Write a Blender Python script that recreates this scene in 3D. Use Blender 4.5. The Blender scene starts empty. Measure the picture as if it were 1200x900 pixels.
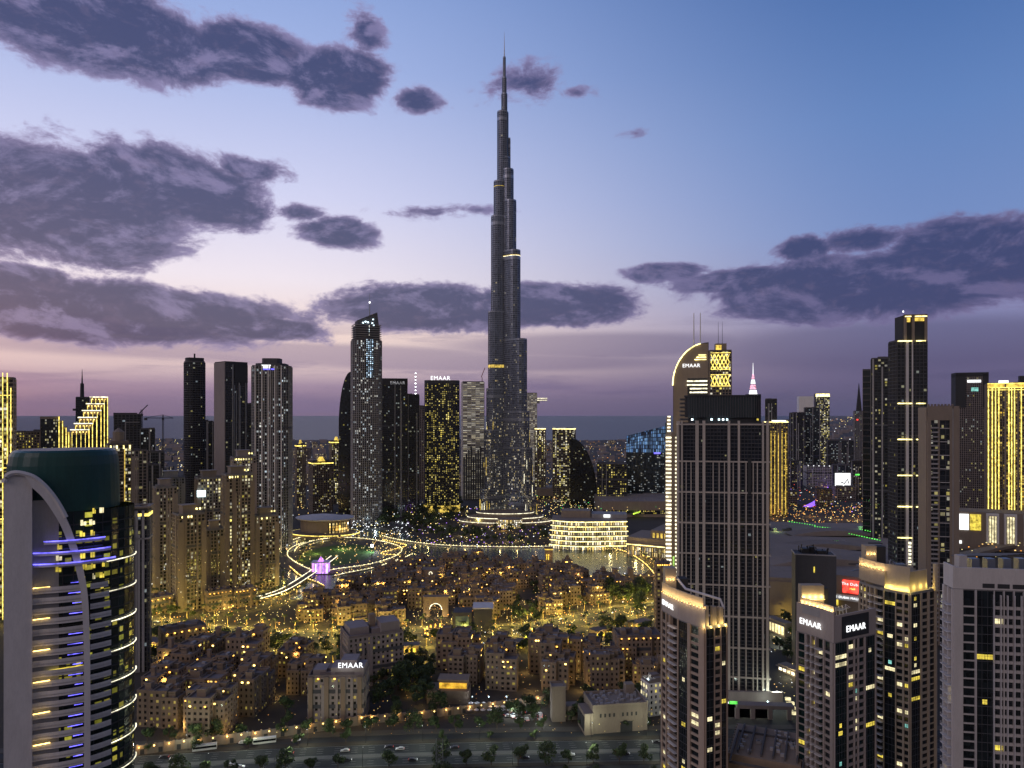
import bpy, math, random
from math import radians as RD, pi, sin, cos, tan, atan2, sqrt
from mathutils import Vector, Matrix
random.seed(7)
scene = bpy.context.scene
COL = scene.collection
F = 833.0; H = 180.0; HOR = 484.0
# ------------------------------------------------------------------ camera
cam = bpy.data.cameras.new('camera'); camo = bpy.data.objects.new('camera', cam); COL.objects.link(camo)
camo.location = (0, 0, H); camo.rotation_euler = (pi/2, 0, 0)
cam.sensor_fit = 'HORIZONTAL'; cam.sensor_width = 36.0; cam.lens = 36.0*F/1200.0
cam.shift_y = (HOR-450.0)/1200.0; cam.clip_start = 1.0; cam.clip_end = 200000.0
scene.camera = camo
scene.view_settings.view_transform = 'Standard'; scene.view_settings.look = 'None'
scene.view_settings.exposure = 0.0; scene.view_settings.gamma = 1.0
scene.view_settings.use_curve_mapping = False
cy = scene.cycles
cy.max_bounces = 5; cy.diffuse_bounces = 2; cy.glossy_bounces = 3; cy.transmission_bounces = 2; cy.volume_bounces = 0
cy.transparent_max_bounces = 4; cy.sample_clamp_indirect = 2.0; cy.sample_clamp_direct = 0.0
cy.caustics_reflective = False; cy.caustics_refractive = False
cy.use_light_tree = True
# ------------------------------------------------------------------ sky
def lin(c):
    return tuple(((v/255.0)/12.92 if v/255.0 <= .04045 else ((v/255.0+.055)/1.055)**2.4) for v in c) + (1.0,)
class NT:
    def __init__(s, nt): s.nt = nt
    def n(s, t, **k):
        nd = s.nt.nodes.new(t)
        for a, b in k.items(): setattr(nd, a, b)
        return nd
    def l(s, a, b): s.nt.links.new(a, b)
    def put(s, sock, v):
        if isinstance(v, bpy.types.NodeSocket): s.l(v, sock)
        else: sock.default_value = v
    def m(s, op, a, b=0.0, c=0.0, clamp=False):
        nd = s.n('ShaderNodeMath', operation=op); nd.use_clamp = clamp
        s.put(nd.inputs[0], a); s.put(nd.inputs[1], b); s.put(nd.inputs[2], c)
        return nd.outputs[0]
    def vm(s, op, a, b=(0, 0, 0)):
        nd = s.n('ShaderNodeVectorMath', operation=op)
        s.put(nd.inputs[0], a); s.put(nd.inputs[1], b)
        return nd.outputs['Value'] if op in ('LENGTH', 'DOT_PRODUCT') else nd.outputs[0]
    def mix(s, f, a, b, bt='MIX'):
        nd = s.n('ShaderNodeMix', data_type='RGBA', blend_type=bt)
        s.put(nd.inputs[0], f); s.put(nd.inputs[6], a); s.put(nd.inputs[7], b)
        return nd.outputs[2]
    def ss(s, v, a, b):
        nd = s.n('ShaderNodeMapRange', interpolation_type='SMOOTHSTEP')
        s.put(nd.inputs[0], v); nd.inputs[1].default_value = a; nd.inputs[2].default_value = b
        return nd.outputs[0]
    def ramp(s, v, pts):
        nd = s.n('ShaderNodeValToRGB'); cr = nd.color_ramp
        while len(cr.elements) < len(pts): cr.elements.new(0.5)
        for e, (p, c) in zip(cr.elements, pts): e.position = p; e.color = c
        s.put(nd.inputs[0], v); return nd.outputs[0]
    def noise(s, vec, sc, det=3, rough=.5, dist=0.0):
        nd = s.n('ShaderNodeTexNoise'); s.put(nd.inputs['Vector'], vec)
        nd.inputs['Scale'].default_value = sc; nd.inputs['Detail'].default_value = det
        nd.inputs['Roughness'].default_value = rough; nd.inputs['Distortion'].default_value = dist
        return nd.outputs[0]
w = bpy.data.worlds.new('World'); scene.world = w; w.use_nodes = True
w.node_tree.nodes.clear(); N = NT(w.node_tree)
tc = N.n('ShaderNodeTexCoord'); sep = N.n('ShaderNodeSeparateXYZ')
nrm = N.vm('NORMALIZE', tc.outputs['Generated']); N.l(nrm, sep.inputs[0])
dx, dy, dz = sep.outputs
az = N.m('ARCTAN2', dx, dy); el = N.m('ARCSINE', dz)
cmb = N.n('ShaderNodeCombineXYZ'); N.l(az, cmb.inputs[0]); N.l(el, cmb.inputs[1])
P = cmb.outputs[0]
e01 = N.m('DIVIDE', el, RD(60))
left = N.ramp(e01, [(0, lin((136, 116, 146))), (.035, lin((166, 144, 170))), (.055, lin((214, 190, 196))), (.1, lin((248, 222, 214))), (.17, lin((242, 232, 242))), (.27, lin((212, 214, 244))), (.42, lin((164, 182, 230))), (.62, lin((108, 144, 206))), (1, lin((50, 80, 140)))])
right = N.ramp(e01, [(0, lin((84, 80, 114))), (.06, lin((104, 98, 138))), (.12, lin((134, 136, 180))), (.22, lin((116, 142, 196))), (.34, lin((98, 132, 190))), (.5, lin((68, 106, 168))), (.7, lin((36, 74, 136))), (1, lin((26, 52, 104)))])
azf = N.ss(az, RD(-20), RD(32))
sky = N.mix(azf, left, right)
# clouds: banks given by azimuth / elevation, ragged by noise
def ae(px, py):
    X, Z = (px-600)/F, (HOR-py)/F
    return atan2(X, 1.0), math.asin(Z/sqrt(X*X+1+Z*Z))
def bank(lst):
    out = None
    for (cx, cyy, rx, ry, wt) in lst:
        a, e = ae(cx, cyy); a2, _ = ae(cx+rx, cyy); _, e2 = ae(cx, cyy-ry)
        ra, re = abs(a2-a), abs(e2-e)
        d = N.vm('SUBTRACT', P, (a, e, 0)); d = N.vm('MULTIPLY', d, (1/ra, 1/re, 1))
        v = N.m('SUBTRACT', 1.0, N.vm('LENGTH', d))
        v = N.m('MULTIPLY', v, wt) if wt != 1 else v
        out = v if out is None else N.m('MAXIMUM', out, v)
    return out
Ps = N.vm('MULTIPLY', P, (1.0, 1.9, 1.0))
nA = N.noise(Ps, 9.0, 12, .66, .35); nB = N.noise(Ps, 34.0, 8, .68, .5)
cl = bank([(130, 40, 210, 62, 1), (290, 62, 105, 45, 1), (395, 92, 80, 45, 1), (488, 118, 42, 24, .7), (425, 35, 30, 34, .4),
           (50, 235, 215, 92, 1), (195, 215, 130, 62, 1), (255, 245, 80, 34, .9), (285, 198, 62, 22, .6), (395, 272, 62, 24, .8), (352, 250, 40, 15, .5), (500, 250, 70, 12, .35), (560, 246, 40, 9, .3),
           (120, 366, 280, 46, 1.1), (300, 384, 90, 18, 1), (20, 325, 90, 22, .9),
           (500, 362, 150, 34, 1), (640, 358, 125, 32, 1.1), (1020, 335, 290, 50, 1.1), (1150, 300, 170, 60, 1.1), (940, 292, 44, 18, .8), (880, 328, 120, 20, 1), (760, 322, 30, 10, .6), (1010, 282, 60, 20, .7), (790, 318, 62, 15, .8),
           (740, 155, 34, 12, .35), (620, 98, 60, 24, .28), (675, 108, 30, 10, .3)])
cl = N.m('MULTIPLY', cl, 1.75)
den = N.m('ADD', cl, N.m('MULTIPLY', N.m('SUBTRACT', nA, .53), 2.1))
den = N.m('ADD', den, N.m('MULTIPLY', N.m('SUBTRACT', nB, .5), .75))
alpha = N.ss(den, -.06, .34); core = N.ss(den, .0, .6)
nUp = N.noise(N.vm('ADD', Ps, (.006, .030, 0)), 9.0, 12, .66, .35)     # density a little higher up: tops catch the sky
lit = N.ss(N.m('SUBTRACT', nA, nUp), -.02, .16)
# low stratus: long thin bands toward the horizon
Pb = N.vm('MULTIPLY', P, (1.0, 11.0, 1.0))
nL = N.noise(Pb, 3.2, 6, .6, .2)
low = N.m('MULTIPLY', N.ss(el, RD(9.0), RD(4.0)), N.ss(nL, .46, .62))
low = N.m('MAXIMUM', low, N.m('MULTIPLY', N.ss(bank([(300, 412, 420, 16, 1), (700, 405, 260, 20, 1), (1050, 405, 420, 42, 1), (560, 425, 300, 14, 1)]), .0, .5), .9))
edgec = N.mix(azf, lin((156, 142, 184)), lin((122, 112, 156)))
corec = N.mix(azf, lin((54, 60, 104)), lin((52, 60, 106)))
cc = N.mix(core, edgec, corec)
cc = N.mix(N.m('MULTIPLY', lit, .6), cc, N.mix(azf, lin((146, 136, 180)), lin((116, 108, 152))))
cc = N.mix(N.m('MULTIPLY', N.ss(nB, .5, .7), .14), cc, lin((150, 126, 158)))
lowc = N.mix(azf, lin((132, 116, 154)), lin((82, 80, 118)))
sky = N.mix(N.m('MULTIPLY', low, .6), sky, lowc)
sky = N.mix(N.m('MULTIPLY', alpha, .93), sky, cc)
# unseen sky behind the viewer: even lilac, brightened as added fill for the facades
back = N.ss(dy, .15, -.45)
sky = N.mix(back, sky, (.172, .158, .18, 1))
ns = N.n('ShaderNodeTexSky'); ns.sky_type = 'NISHITA'; ns.sun_disc = False
SUN_EL, SUN_AZ = RD(1.0), RD(-48)
ns.sun_elevation = SUN_EL; ns.sun_rotation = SUN_AZ
sky = N.mix(1.0, sky, N.mix(.012, (0, 0, 0, 1), ns.outputs[0]), 'ADD')
sky = N.mix(N.ss(el, RD(-.3), RD(-2)), sky, (.03, .03, .05, 1))
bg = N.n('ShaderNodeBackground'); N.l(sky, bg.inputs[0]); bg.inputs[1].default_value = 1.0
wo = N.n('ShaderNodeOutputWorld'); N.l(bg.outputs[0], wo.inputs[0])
w.cycles.sampling_method = 'MANUAL'; w.cycles.sample_map_resolution = 512
# weak, wide fill added from behind left, off the sunset side, brightening near facades
sl = bpy.data.lights.new('sun', 'SUN'); sl.energy = .5; sl.angle = RD(25); sl.color = (1, .82, .86)
so = bpy.data.objects.new('sun', sl); COL.objects.link(so)
sd = Vector((sin(SUN_AZ-RD(92)), cos(SUN_AZ-RD(92)), tan(RD(22)))).normalized()
so.rotation_euler = sd.to_track_quat('Z', 'Y').to_euler()

# ------------------------------------------------------------------ helpers
def X_(px, Y): return (px-600.0)*Y/F
def Z_(py, Y): return H-(py-HOR)*Y/F
def G_(px, py):
    Y = H*F/(py-HOR); return (X_(px, Y), Y)
class MB:
    def __init__(s): s.v = []; s.f = []; s.uv = []; s.mi = []
    def face(s, pts, uv=None, mi=0):
        b = len(s.v); s.v.extend(pts); s.f.append(tuple(range(b, b+len(pts))))
        s.uv.extend(uv if uv else [(0.0, 0.0)]*len(pts)); s.mi.append(mi)
    def box(s, x0, x1, y0, y1, z0, z1, mi=0):
        p = [(x0, y0, z0), (x1, y0, z0), (x1, y1, z0), (x0, y1, z0), (x0, y0, z1), (x1, y0, z1), (x1, y1, z1), (x0, y1, z1)]
        s.hexa(p, mi)
    def hexa(s, p, mi=0):
        b = len(s.v); s.v.extend(p)
        for q in ((3, 2, 1, 0), (4, 5, 6, 7), (0, 1, 5, 4), (1, 2, 6, 5), (2, 3, 7, 6), (3, 0, 4, 7)):
            s.f.append(tuple(b+i for i in q)); s.uv.extend([(0.0, 0.0)]*4); s.mi.append(mi)
    def obox(s, o, u, a0, a1, b0, b1, z0, z1, mi=0):
        n = (u[1], -u[0])
        c = [(o[0]+u[0]*a+n[0]*b, o[1]+u[1]*a+n[1]*b) for a, b in ((a0, b1), (a1, b1), (a1, b0), (a0, b0))]
        s.hexa([(x, y, z0) for x, y in c]+[(x, y, z1) for x, y in c], mi)
    def prism(s, poly, z0, z1, mi=0, top=True):
        n = len(poly); b = len(s.v)
        s.v.extend([(x, y, z0) for x, y in poly]+[(x, y, z1) for x, y in poly])
        for i in range(n):
            j = (i+1) % n; s.f.append((b+i, b+j, b+n+j, b+n+i)); s.uv.extend([(0., 0.)]*4); s.mi.append(mi)
        if top:
            s.f.append(tuple(b+n+i for i in range(n))); s.uv.extend([(0., 0.)]*n); s.mi.append(mi)
            s.f.append(tuple(b+i for i in range(n-1, -1, -1))); s.uv.extend([(0., 0.)]*n); s.mi.append(mi)
    def frust(s, poly0, z0, poly1, z1, mi=0, top=True):
        n = len(poly0); b = len(s.v)
        s.v.extend([(x, y, z0) for x, y in poly0]+[(x, y, z1) for x, y in poly1])
        for i in range(n):
            j = (i+1) % n; s.f.append((b+i, b+j, b+n+j, b+n+i)); s.uv.extend([(0., 0.)]*4); s.mi.append(mi)
        if top:
            s.f.append(tuple(b+n+i for i in range(n))); s.uv.extend([(0., 0.)]*n); s.mi.append(mi)
    def ring(s, poly, d0, d1, z0, z1, mi=0):
        a, c = offset(poly, d0), offset(poly, d1); n = len(poly); b = len(s.v)
        for P_, z in ((c, z0), (c, z1), (a, z1), (a, z0)): s.v.extend([(x, y, z) for x, y in P_])
        for i in range(n):
            j = (i+1) % n
            for k in range(4):
                k2 = (k+1) % 4
                s.f.append((b+k*n+i, b+k*n+j, b+k2*n+j, b+k2*n+i)); s.uv.extend([(0., 0.)]*4); s.mi.append(mi)
    def cyl(s, x, y, z0, z1, r, r2=None, n=10, mi=0):
        r2 = r if r2 is None else r2
        s.frust([(x+r*cos(2*pi*i/n), y+r*sin(2*pi*i/n)) for i in range(n)], z0, [(x+r2*cos(2*pi*i/n), y+r2*sin(2*pi*i/n)) for i in range(n)], z1, mi)
    def tube(s, pts, r, n=5, mi=0, closed=False, flat=1.0):
        pts = [Vector(p) for p in pts]; m = len(pts); rings = []
        for i, p in enumerate(pts):
            if closed: t = pts[(i+1) % m]-pts[i-1]
            else: t = pts[min(i+1, m-1)]-pts[max(i-1, 0)]
            t = t.normalized() if t.length > 1e-6 else Vector((0, 0, 1))
            up = Vector((0, 0, 1)) if abs(t.z) < .95 else Vector((1, 0, 0))
            a = t.cross(up).normalized(); b_ = a.cross(t)
            rings.append([tuple(p+a*(r*cos(2*pi*k/n))+b_*(r*flat*sin(2*pi*k/n))) for k in range(n)])
        b = len(s.v)
        for R in rings: s.v.extend(R)
        for i in range(m if closed else m-1):
            i2 = (i+1) % m
            for k in range(n):
                k2 = (k+1) % n
                s.f.append((b+i*n+k, b+i*n+k2, b+i2*n+k2, b+i2*n+k)); s.uv.extend([(0., 0.)]*4); s.mi.append(mi)
    def mesh(s, name, mats, smooth=False):
        me = bpy.data.meshes.new(name); me.from_pydata(s.v, [], s.f)
        for m in (mats if isinstance(mats, (list, tuple)) else [mats]): me.materials.append(m)
        if any(s.mi): me.polygons.foreach_set('material_index', s.mi)
        ul = me.uv_layers.new(name='UVMap')
        ul.data.foreach_set('uv', [c for t in s.uv for c in t])
        if smooth: me.polygons.foreach_set('use_smooth', [True]*len(me.polygons))
        me.update(); return me
    def build(s, name, mats, parent=None, smooth=False):
        if not s.f: return None
        o = bpy.data.objects.new(name, s.mesh(name, mats, smooth)); COL.objects.link(o)
        if parent is not None: o.parent = parent
        return o
def offset(poly, d):
    if d == 0: return list(poly)
    n = len(poly); out = []
    for i in range(n):
        p0, p1, p2 = poly[i-1], poly[i], poly[(i+1) % n]
        u = Vector((p1[0]-p0[0], p1[1]-p0[1])); v = Vector((p2[0]-p1[0], p2[1]-p1[1]))
        if u.length < 1e-6: u = v
        if v.length < 1e-6: v = u
        u.normalize(); v.normalize()
        n1 = Vector((u.y, -u.x)); n2 = Vector((v.y, -v.x)); b = n1+n2
        k = 1.0+n1.dot(n2); k = max(k, .35)
        out.append((p1[0]+b.x*d/k, p1[1]+b.y*d/k))
    return out
def rect(w_, d): return [(-w_/2, -d/2), (w_/2, -d/2), (w_/2, d/2), (-w_/2, d/2)]
def chamf(w_, d, c): return [(-w_/2+c, -d/2), (w_/2-c, -d/2), (w_/2, -d/2+c), (w_/2, d/2-c), (w_/2-c, d/2), (-w_/2+c, d/2), (-w_/2, d/2-c), (-w_/2, -d/2+c)]
def ell(w_, d, n=20, cx=0, cy_=0, ph=0): return [(cx+w_/2*cos(2*pi*(i+ph)/n), cy_+d/2*sin(2*pi*(i+ph)/n)) for i in range(n)]
def rrect(w_, d, r, k=4):
    out = []
    for cx, cy_, a0 in ((w_/2-r, -d/2+r, -90), (w_/2-r, d/2-r, 0), (-w_/2+r, d/2-r, 90), (-w_/2+r, -d/2+r, 180)):
        for i in range(k+1):
            a = RD(a0+90*i/k); out.append((cx+r*cos(a), cy_+r*sin(a)))
    return out
USED = set()
def thing(name, label, cat, loc=(0, 0, 0), rz=0.0, group=None, kind=None):
    o = bpy.data.objects.new(name, None); COL.objects.link(o)
    o.location = loc; o.rotation_euler = (0, 0, rz); tag(o, label, cat, group, kind); return o
def tag(o, label=None, cat=None, group=None, kind=None):
    if label: o['label'] = label
    if cat: o['category'] = cat
    if group: o['group'] = group
    if kind: o['kind'] = kind
    return o
def struct(o): o['kind'] = 'structure'; return o
KIDS = {}
def dup(root, loc, rz, sc=1.0, label=None, group=None):
    r = root.copy(); COL.objects.link(r); r.location = loc; r.rotation_euler = (0, 0, rz)
    r.scale = (sc, sc, sc) if not isinstance(sc, tuple) else sc
    if label: r['label'] = label
    if group: r['group'] = group
    if root.name not in KIDS: KIDS[root.name] = [(c, list(c.children)) for c in root.children]
    for ch, gs in KIDS[root.name]:
        c = ch.copy(); COL.objects.link(c); c.parent = r
        for g in gs:
            d = g.copy(); COL.objects.link(d); d.parent = c
    return r
def PL(x, y, z, W, c=(1, .72, .28), r=.5, spot=None):
    l = bpy.data.lights.new('lamp_light', 'POINT'); l.energy = W; l.color = c; l.shadow_soft_size = r
    o = bpy.data.objects.new('lamp_light', l); COL.objects.link(o); o.location = (x, y, z); return o

# ------------------------------------------------------------------ materials
def bsdf(m):
    return m.node_tree.nodes['Principled BSDF']
def mat(name, c, rough=.8, metal=0.0, var=.18, vs=.25, spec=.4, streak=True):
    m = bpy.data.materials.new(name); m.use_nodes = True; b = bsdf(m); n = NT(m.node_tree)
    g = n.n('ShaderNodeNewGeometry'); oi = n.n('ShaderNodeObjectInfo')
    p = n.vm('MULTIPLY', g.outputs['Position'], (1, 1, .25 if streak else 1))
    v = n.noise(p, vs, 5, .65); v2 = n.noise(p, vs*9, 3, .6)
    f = n.m('ADD', n.m('MULTIPLY', n.m('SUBTRACT', v, .5), var*2.4), n.m('MULTIPLY', n.m('SUBTRACT', v2, .5), var*1.4))
    f = n.m('ADD', f, n.m('MULTIPLY', n.m('SUBTRACT', oi.outputs['Random'], .5), var))
    f = n.m('ADD', f, 1.0)
    col = n.vm('SCALE', (c[0], c[1], c[2])); sc = col.node; n.put(sc.inputs['Scale'], f)
    n.l(col, b.inputs['Base Color'])
    b.inputs['Roughness'].default_value = rough; b.inputs['Metallic'].default_value = metal
    b.inputs['Specular IOR Level'].default_value = spec
    return m
def glow(name, c, s, sample=False, even=False):
    m = bpy.data.materials.new(name); m.use_nodes = True; b = bsdf(m)
    b.inputs['Base Color'].default_value = (c[0]*.5, c[1]*.5, c[2]*.5, 1); b.inputs['Emission Color'].default_value = (*c, 1)
    b.inputs['Emission Strength'].default_value = s
    n = NT(m.node_tree); v = n.noise(n.n('ShaderNodeNewGeometry').outputs['Position'], .22, 4, .7)
    if even: b.inputs['Emission Strength'].default_value = s
    else: n.l(n.m('MULTIPLY', n.m('ADD', .25, n.m('MULTIPLY', n.ss(v, .3, .7), 1.3)), s), b.inputs['Emission Strength'])
    if not sample: m.cycles.emission_sampling = 'NONE'
    return m
WARM = (1.0, .72, .22); YEL = (1.0, .82, .12); COOL = (.72, .88, 1.0); WHT = (1.0, .95, .82)
def win(name, base=(.015, .018, .022), p=.15, c1=YEL, c2=WHT, s=1.2, mx=.12, my=.18, rough=.18, clump=1.0, frame=None, zfade=None, metal=0.0):
    """glass with one UV unit per window; a random share of the rooms behind is lit"""
    m = bpy.data.materials.new(name); m.use_nodes = True; b = bsdf(m); n = NT(m.node_tree)
    uv = n.n('ShaderNodeUVMap'); oi = n.n('ShaderNodeObjectInfo')
    cell = n.vm('FLOOR', uv.outputs[0]); fr = n.vm('FRACTION', uv.outputs[0])
    ofs = n.n('ShaderNodeCombineXYZ'); n.l(n.m('MULTIPLY', oi.outputs['Random'], 91.0), ofs.inputs[2])
    cp = n.vm('ADD', cell, ofs.outputs[0])
    wn = n.n('ShaderNodeTexWhiteNoise', noise_dimensions='3D'); n.l(cp, wn.inputs['Vector'])
    cs = n.n('ShaderNodeSeparateColor'); n.l(wn.outputs['Color'], cs.inputs[0])
    cln = n.noise(n.vm('MULTIPLY', cp, (.5, .13, 1.0)), 1.0, 2, .5)
    pe = n.m('MULTIPLY', n.m('POWER', n.m('MULTIPLY', cln, 2.0), 2.2*clump), p)
    if zfade:
        gz = n.n('ShaderNodeSeparateXYZ'); n.l(n.n('ShaderNodeNewGeometry').outputs['Position'], gz.inputs[0])
        pe = n.m('MULTIPLY', pe, n.m('ADD', .06, n.m('MULTIPLY', n.ss(gz.outputs[2], zfade, 20), 1.1)))
    b.inputs['Metallic'].default_value = metal
    lit = n.m('LESS_THAN', wn.outputs['Value'], pe)
    fs = n.n('ShaderNodeSeparateXYZ'); n.l(fr, fs.inputs[0])
    ax = n.m('ABSOLUTE', n.m('SUBTRACT', fs.outputs[0], .5)); ay = n.m('ABSOLUTE', n.m('SUBTRACT', fs.outputs[1], .5))
    wx = n.m('SUBTRACT', .5-mx, n.m('MULTIPLY', n.m('POWER', cs.outputs[2], 2.0), .26)) if mx > .02 else .5
    msk = n.m('MULTIPLY', n.m('LESS_THAN', ax, wx), n.m('LESS_THAN', ay, .5-my))
    # curtains: part of each lit room is darker
    room = n.noise(n.vm('MULTIPLY', n.vm('ADD', uv.outputs[0], ofs.outputs[0]), (2.2, 1.3, 1)), 1.4, 2, .6)
    k = n.m('MULTIPLY', n.m('MULTIPLY', lit, msk), n.m('ADD', .15, n.m('MULTIPLY', n.m('POWER', cs.outputs[0], 1.5), 1.6)))
    k = n.m('MULTIPLY', k, n.m('ADD', .35, n.m('MULTIPLY', room, 1.3)))
    col = n.mix(cs.outputs[1], (*c1, 1), (*c2, 1))
    n.l(col, b.inputs['Emission Color']); n.l(n.m('MULTIPLY', k, s), b.inputs['Emission Strength'])
    if frame:
        bc = n.mix(msk, (*frame, 1), (*base, 1)); n.l(bc, b.inputs['Base Color'])
        n.l(n.m('ADD', n.m('MULTIPLY', msk, rough-.7), .7), b.inputs['Roughness'])
    else:
        bc = n.mix(cs.outputs[2], (base[0]*.6, base[1]*.6, base[2]*.6, 1), (base[0]*1.6, base[1]*1.6, base[2]*1.6, 1)); n.l(bc, b.inputs['Base Color'])
        b.inputs['Roughness'].default_value = rough
    b.inputs['Specular IOR Level'].default_value = .5
    m.cycles.emission_sampling = 'NONE'
    return m
M = dict(
 beige=mat('beige_stone', (.23, .185, .15)), tan=mat('tan_stone', (.24, .195, .16)), lilac=mat('pale_concrete', (.62, .59, .59)), pier=mat('pier_stone', (.46, .41, .37)), nbeige=mat('near_sandstone', (.38, .31, .235)), ntan=mat('near_tan_stone', (.36, .275, .215)), nmauve=mat('near_mauve_stone', (.36, .31, .29)), npale=mat('near_pale_render', (.50, .47, .46)),
 white=mat('white_render', (.74, .72, .71)), grey=mat('grey_concrete', (.30, .29, .30)), dark=mat('dark_cladding', (.07, .07, .08)),
 charcoal=mat('charcoal_cladding', (.035, .036, .04)), steel=mat('brushed_steel', (.32, .33, .36), .35, .8, .1), mauve=mat('mauve_stone', (.26, .22, .215)),
 green=mat('green_glass_panel', (.02, .075, .068), .3, 0, .25, spec=.3), roofg=mat('roof_screed', (.20, .19, .19), .95, streak=False), roofd=mat('roof_felt', (.09, .085, .09), .95, streak=False),
 old=mat('old_town_render', (.20, .15, .115), .95, var=.22), old2=mat('old_town_plaster', (.24, .18, .135), .95, var=.22), oldr=mat('old_town_roof', (.17, .14, .135), .95, streak=False, var=.3),
 asphalt=mat('asphalt', (.034, .036, .04), .85, streak=False, vs=.06), pave=mat('paving', (.085, .075, .065), .9, streak=False, vs=.1),
 kerb=mat('kerb_stone', (.13, .125, .12), .9), paint=mat('road_paint', (.3, .3, .29), .6, var=.25), lawn=mat('lawn_grass', (.05, .11, .025), .95, streak=False, vs=.08),
 soil=mat('sandy_ground', (.055, .046, .038), .98, streak=False, vs=.02, var=.3), rail=mat('painted_rail', (.5, .47, .46), .6),
 bark=mat('bark', (.11, .08, .055), .95), palmt=mat('palm_trunk', (.16, .115, .07), .95), black=mat('black_metal', (.02, .02, .022), .5),
 red=mat('crane_red', (.28, .05, .04), .6), glassd=mat('dark_glass', (.012, .016, .02), .12, 0, .3, spec=.6), roofm=mat('mall_roof_membrane', (.23, .19, .165), .9, streak=False, vs=.03, var=.25),
 carw=mat('car_paint_pale', (.6, .6, .6), .3), card=mat('car_paint_dark', (.05, .05, .06), .3), tyre=mat('tyre_rubber', (.02, .02, .02), .9),
)
GL = dict(
 warm=glow('warm_lamp', (1, .66, .18), 5.0), yel=glow('yellow_strip', (1, .78, .16), 2.2), yelh=glow('bright_yellow_strip', (1, .84, .32), 3.2), orange=glow('orange_lamp', (1, .5, .08), 4.0),
 white=glow('white_lamp', (.95, .97, 1), 4.0), sign=glow('sign_white', (.97, .99, 1), 1.5, even=True), blue=glow('blue_strip', (.16, .14, 1), 2.3), cool=glow('cool_lamp', (.7, .92, 1), 4.0),
 green=glow('green_lamp', (.15, 1, .12), 1.2), purple=glow('purple_light', (.55, .2, 1), 2.2), red=glow('red_lamp', (1, .06, .04), 2.0), pearl=glow('pearl_strip', (1, .93, .66), 2.0),
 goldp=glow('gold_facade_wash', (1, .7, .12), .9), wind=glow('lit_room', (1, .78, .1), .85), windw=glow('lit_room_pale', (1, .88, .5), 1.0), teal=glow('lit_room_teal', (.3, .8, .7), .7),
)
W_ = dict(
 res=win('residential_windows', p=.19, c1=YEL, c2=WHT, s=1.3), resl=win('residential_windows_lively', p=.42, c1=YEL, c2=WHT, s=1.4),
 dim=win('mostly_dark_windows', p=.055, c1=YEL, c2=COOL, s=1.4), cool=win('cool_lit_windows', p=.17, c1=COOL, c2=WHT, s=1.9, clump=1.4),
 yellow=win('yellow_lit_windows', p=.42, c1=(1, .76, .1), c2=(1, .85, .3), s=1.25, mx=.2, my=.24, clump=1.0), burj=win('tower_curtain_wall', base=(.13, .15, .205), p=.16, c1=WARM, c2=WHT, s=1.7, rough=.24, clump=1.8, zfade=330, metal=.6),
 off=win('office_windows', base=(.02, .03, .04), p=.18, c1=WHT, c2=COOL, s=1.0, mx=.04, my=.25), blue=win('blue_lit_windows', base=(.02, .03, .05), p=.9, c1=(.15, .35, .8), c2=(.3, .55, .9), s=.55, mx=.15, my=.1, clump=.5),
 town=win('old_town_windows', base=(.02, .018, .016), p=.20, c1=YEL, c2=WARM, s=1.1, mx=.0, my=.0), gold=win('gold_washed_windows', base=(.03, .025, .015), p=.55, c1=(1, .62, .06), c2=(1, .75, .2), s=.9, mx=.2, my=.2, clump=.5),
 slab=win('open_slab_floors', base=(.05, .045, .04), p=1.1, c1=(1, .85, .55), c2=WHT, s=.3, mx=.0, my=.27, clump=.3),
 near=win('near_dark_glazing', base=(.012, .016, .018), p=.0, rough=.1), neart=win('near_teal_glazing', base=(.008, .022, .022), p=.0, rough=.1),
)
# ------------------------------------------------------------------ facades
def S(bay=3.6, fl=3.4, pier=.6, band=.7, dep=.35, pe=1, be=1): return dict(bay=bay, fl=fl, pier=pier, band=band, dep=dep, pe=pe, be=be)
def shell(mw, mg, poly, z0, z1, st, u0=0):
    n = len(poly); h = z1-z0; nf = max(1, round(h/st['fl'])); fh = h/nf; u = u0
    for i in range(n):
        p, q = poly[i], poly[(i+1) % n]; L = math.hypot(q[0]-p[0], q[1]-p[1])
        if L < .05: continue
        d = ((q[0]-p[0])/L, (q[1]-p[1])/L); nb = max(1, round(L/st['bay'])); b = L/nb
        mg.face([(p[0], p[1], z0), (q[0], q[1], z0), (q[0], q[1], z1), (p[0], p[1], z1)], [(u, 0), (u+nb, 0), (u+nb, nf), (u, nf)])
        u += nb
        if st['pier'] > 0:
            for k in range(0, nb+1, st['pe']):
                a = k*b; hw = st['pier']/2
                a0, a1 = max(a-hw, 0), min(a+hw, L)
                if k == nb: a0 = L-hw
                mw.obox(p, d, a0, a1, -.02, st['dep']+.05, z0, z1+.02)
    if st['band'] > 0:
        for k in range(0, nf+1, st['be']):
            z = z0+k*fh; za, zb = z-st['band']*.5, z+st['band']*.5
            if k == 0: za = z0
            if k+st['be'] > nf: zb = min(zb, z1)
            if zb > za+.01: mw.ring(poly, 0, st['dep'], za, zb)
def roofcap(mr, poly, z, par=1.2, t=.4):
    mr.face([(x, y, z) for x, y in poly]); mr.ring(poly, -t, .06, z-.3, z+par)
def junk(mr, w_, d, z, k, rnd):
    for _ in range(k):
        a, b = rnd.uniform(1.2, w_*.16+1.5), rnd.uniform(1.2, d*.16+1.5); x, y = rnd.uniform(-w_*.36, w_*.36), rnd.uniform(-d*.36, d*.36)
        mr.box(x-a, x+a, y-b, y+b, z-.1, z+rnd.uniform(.8, 3.2))
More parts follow.
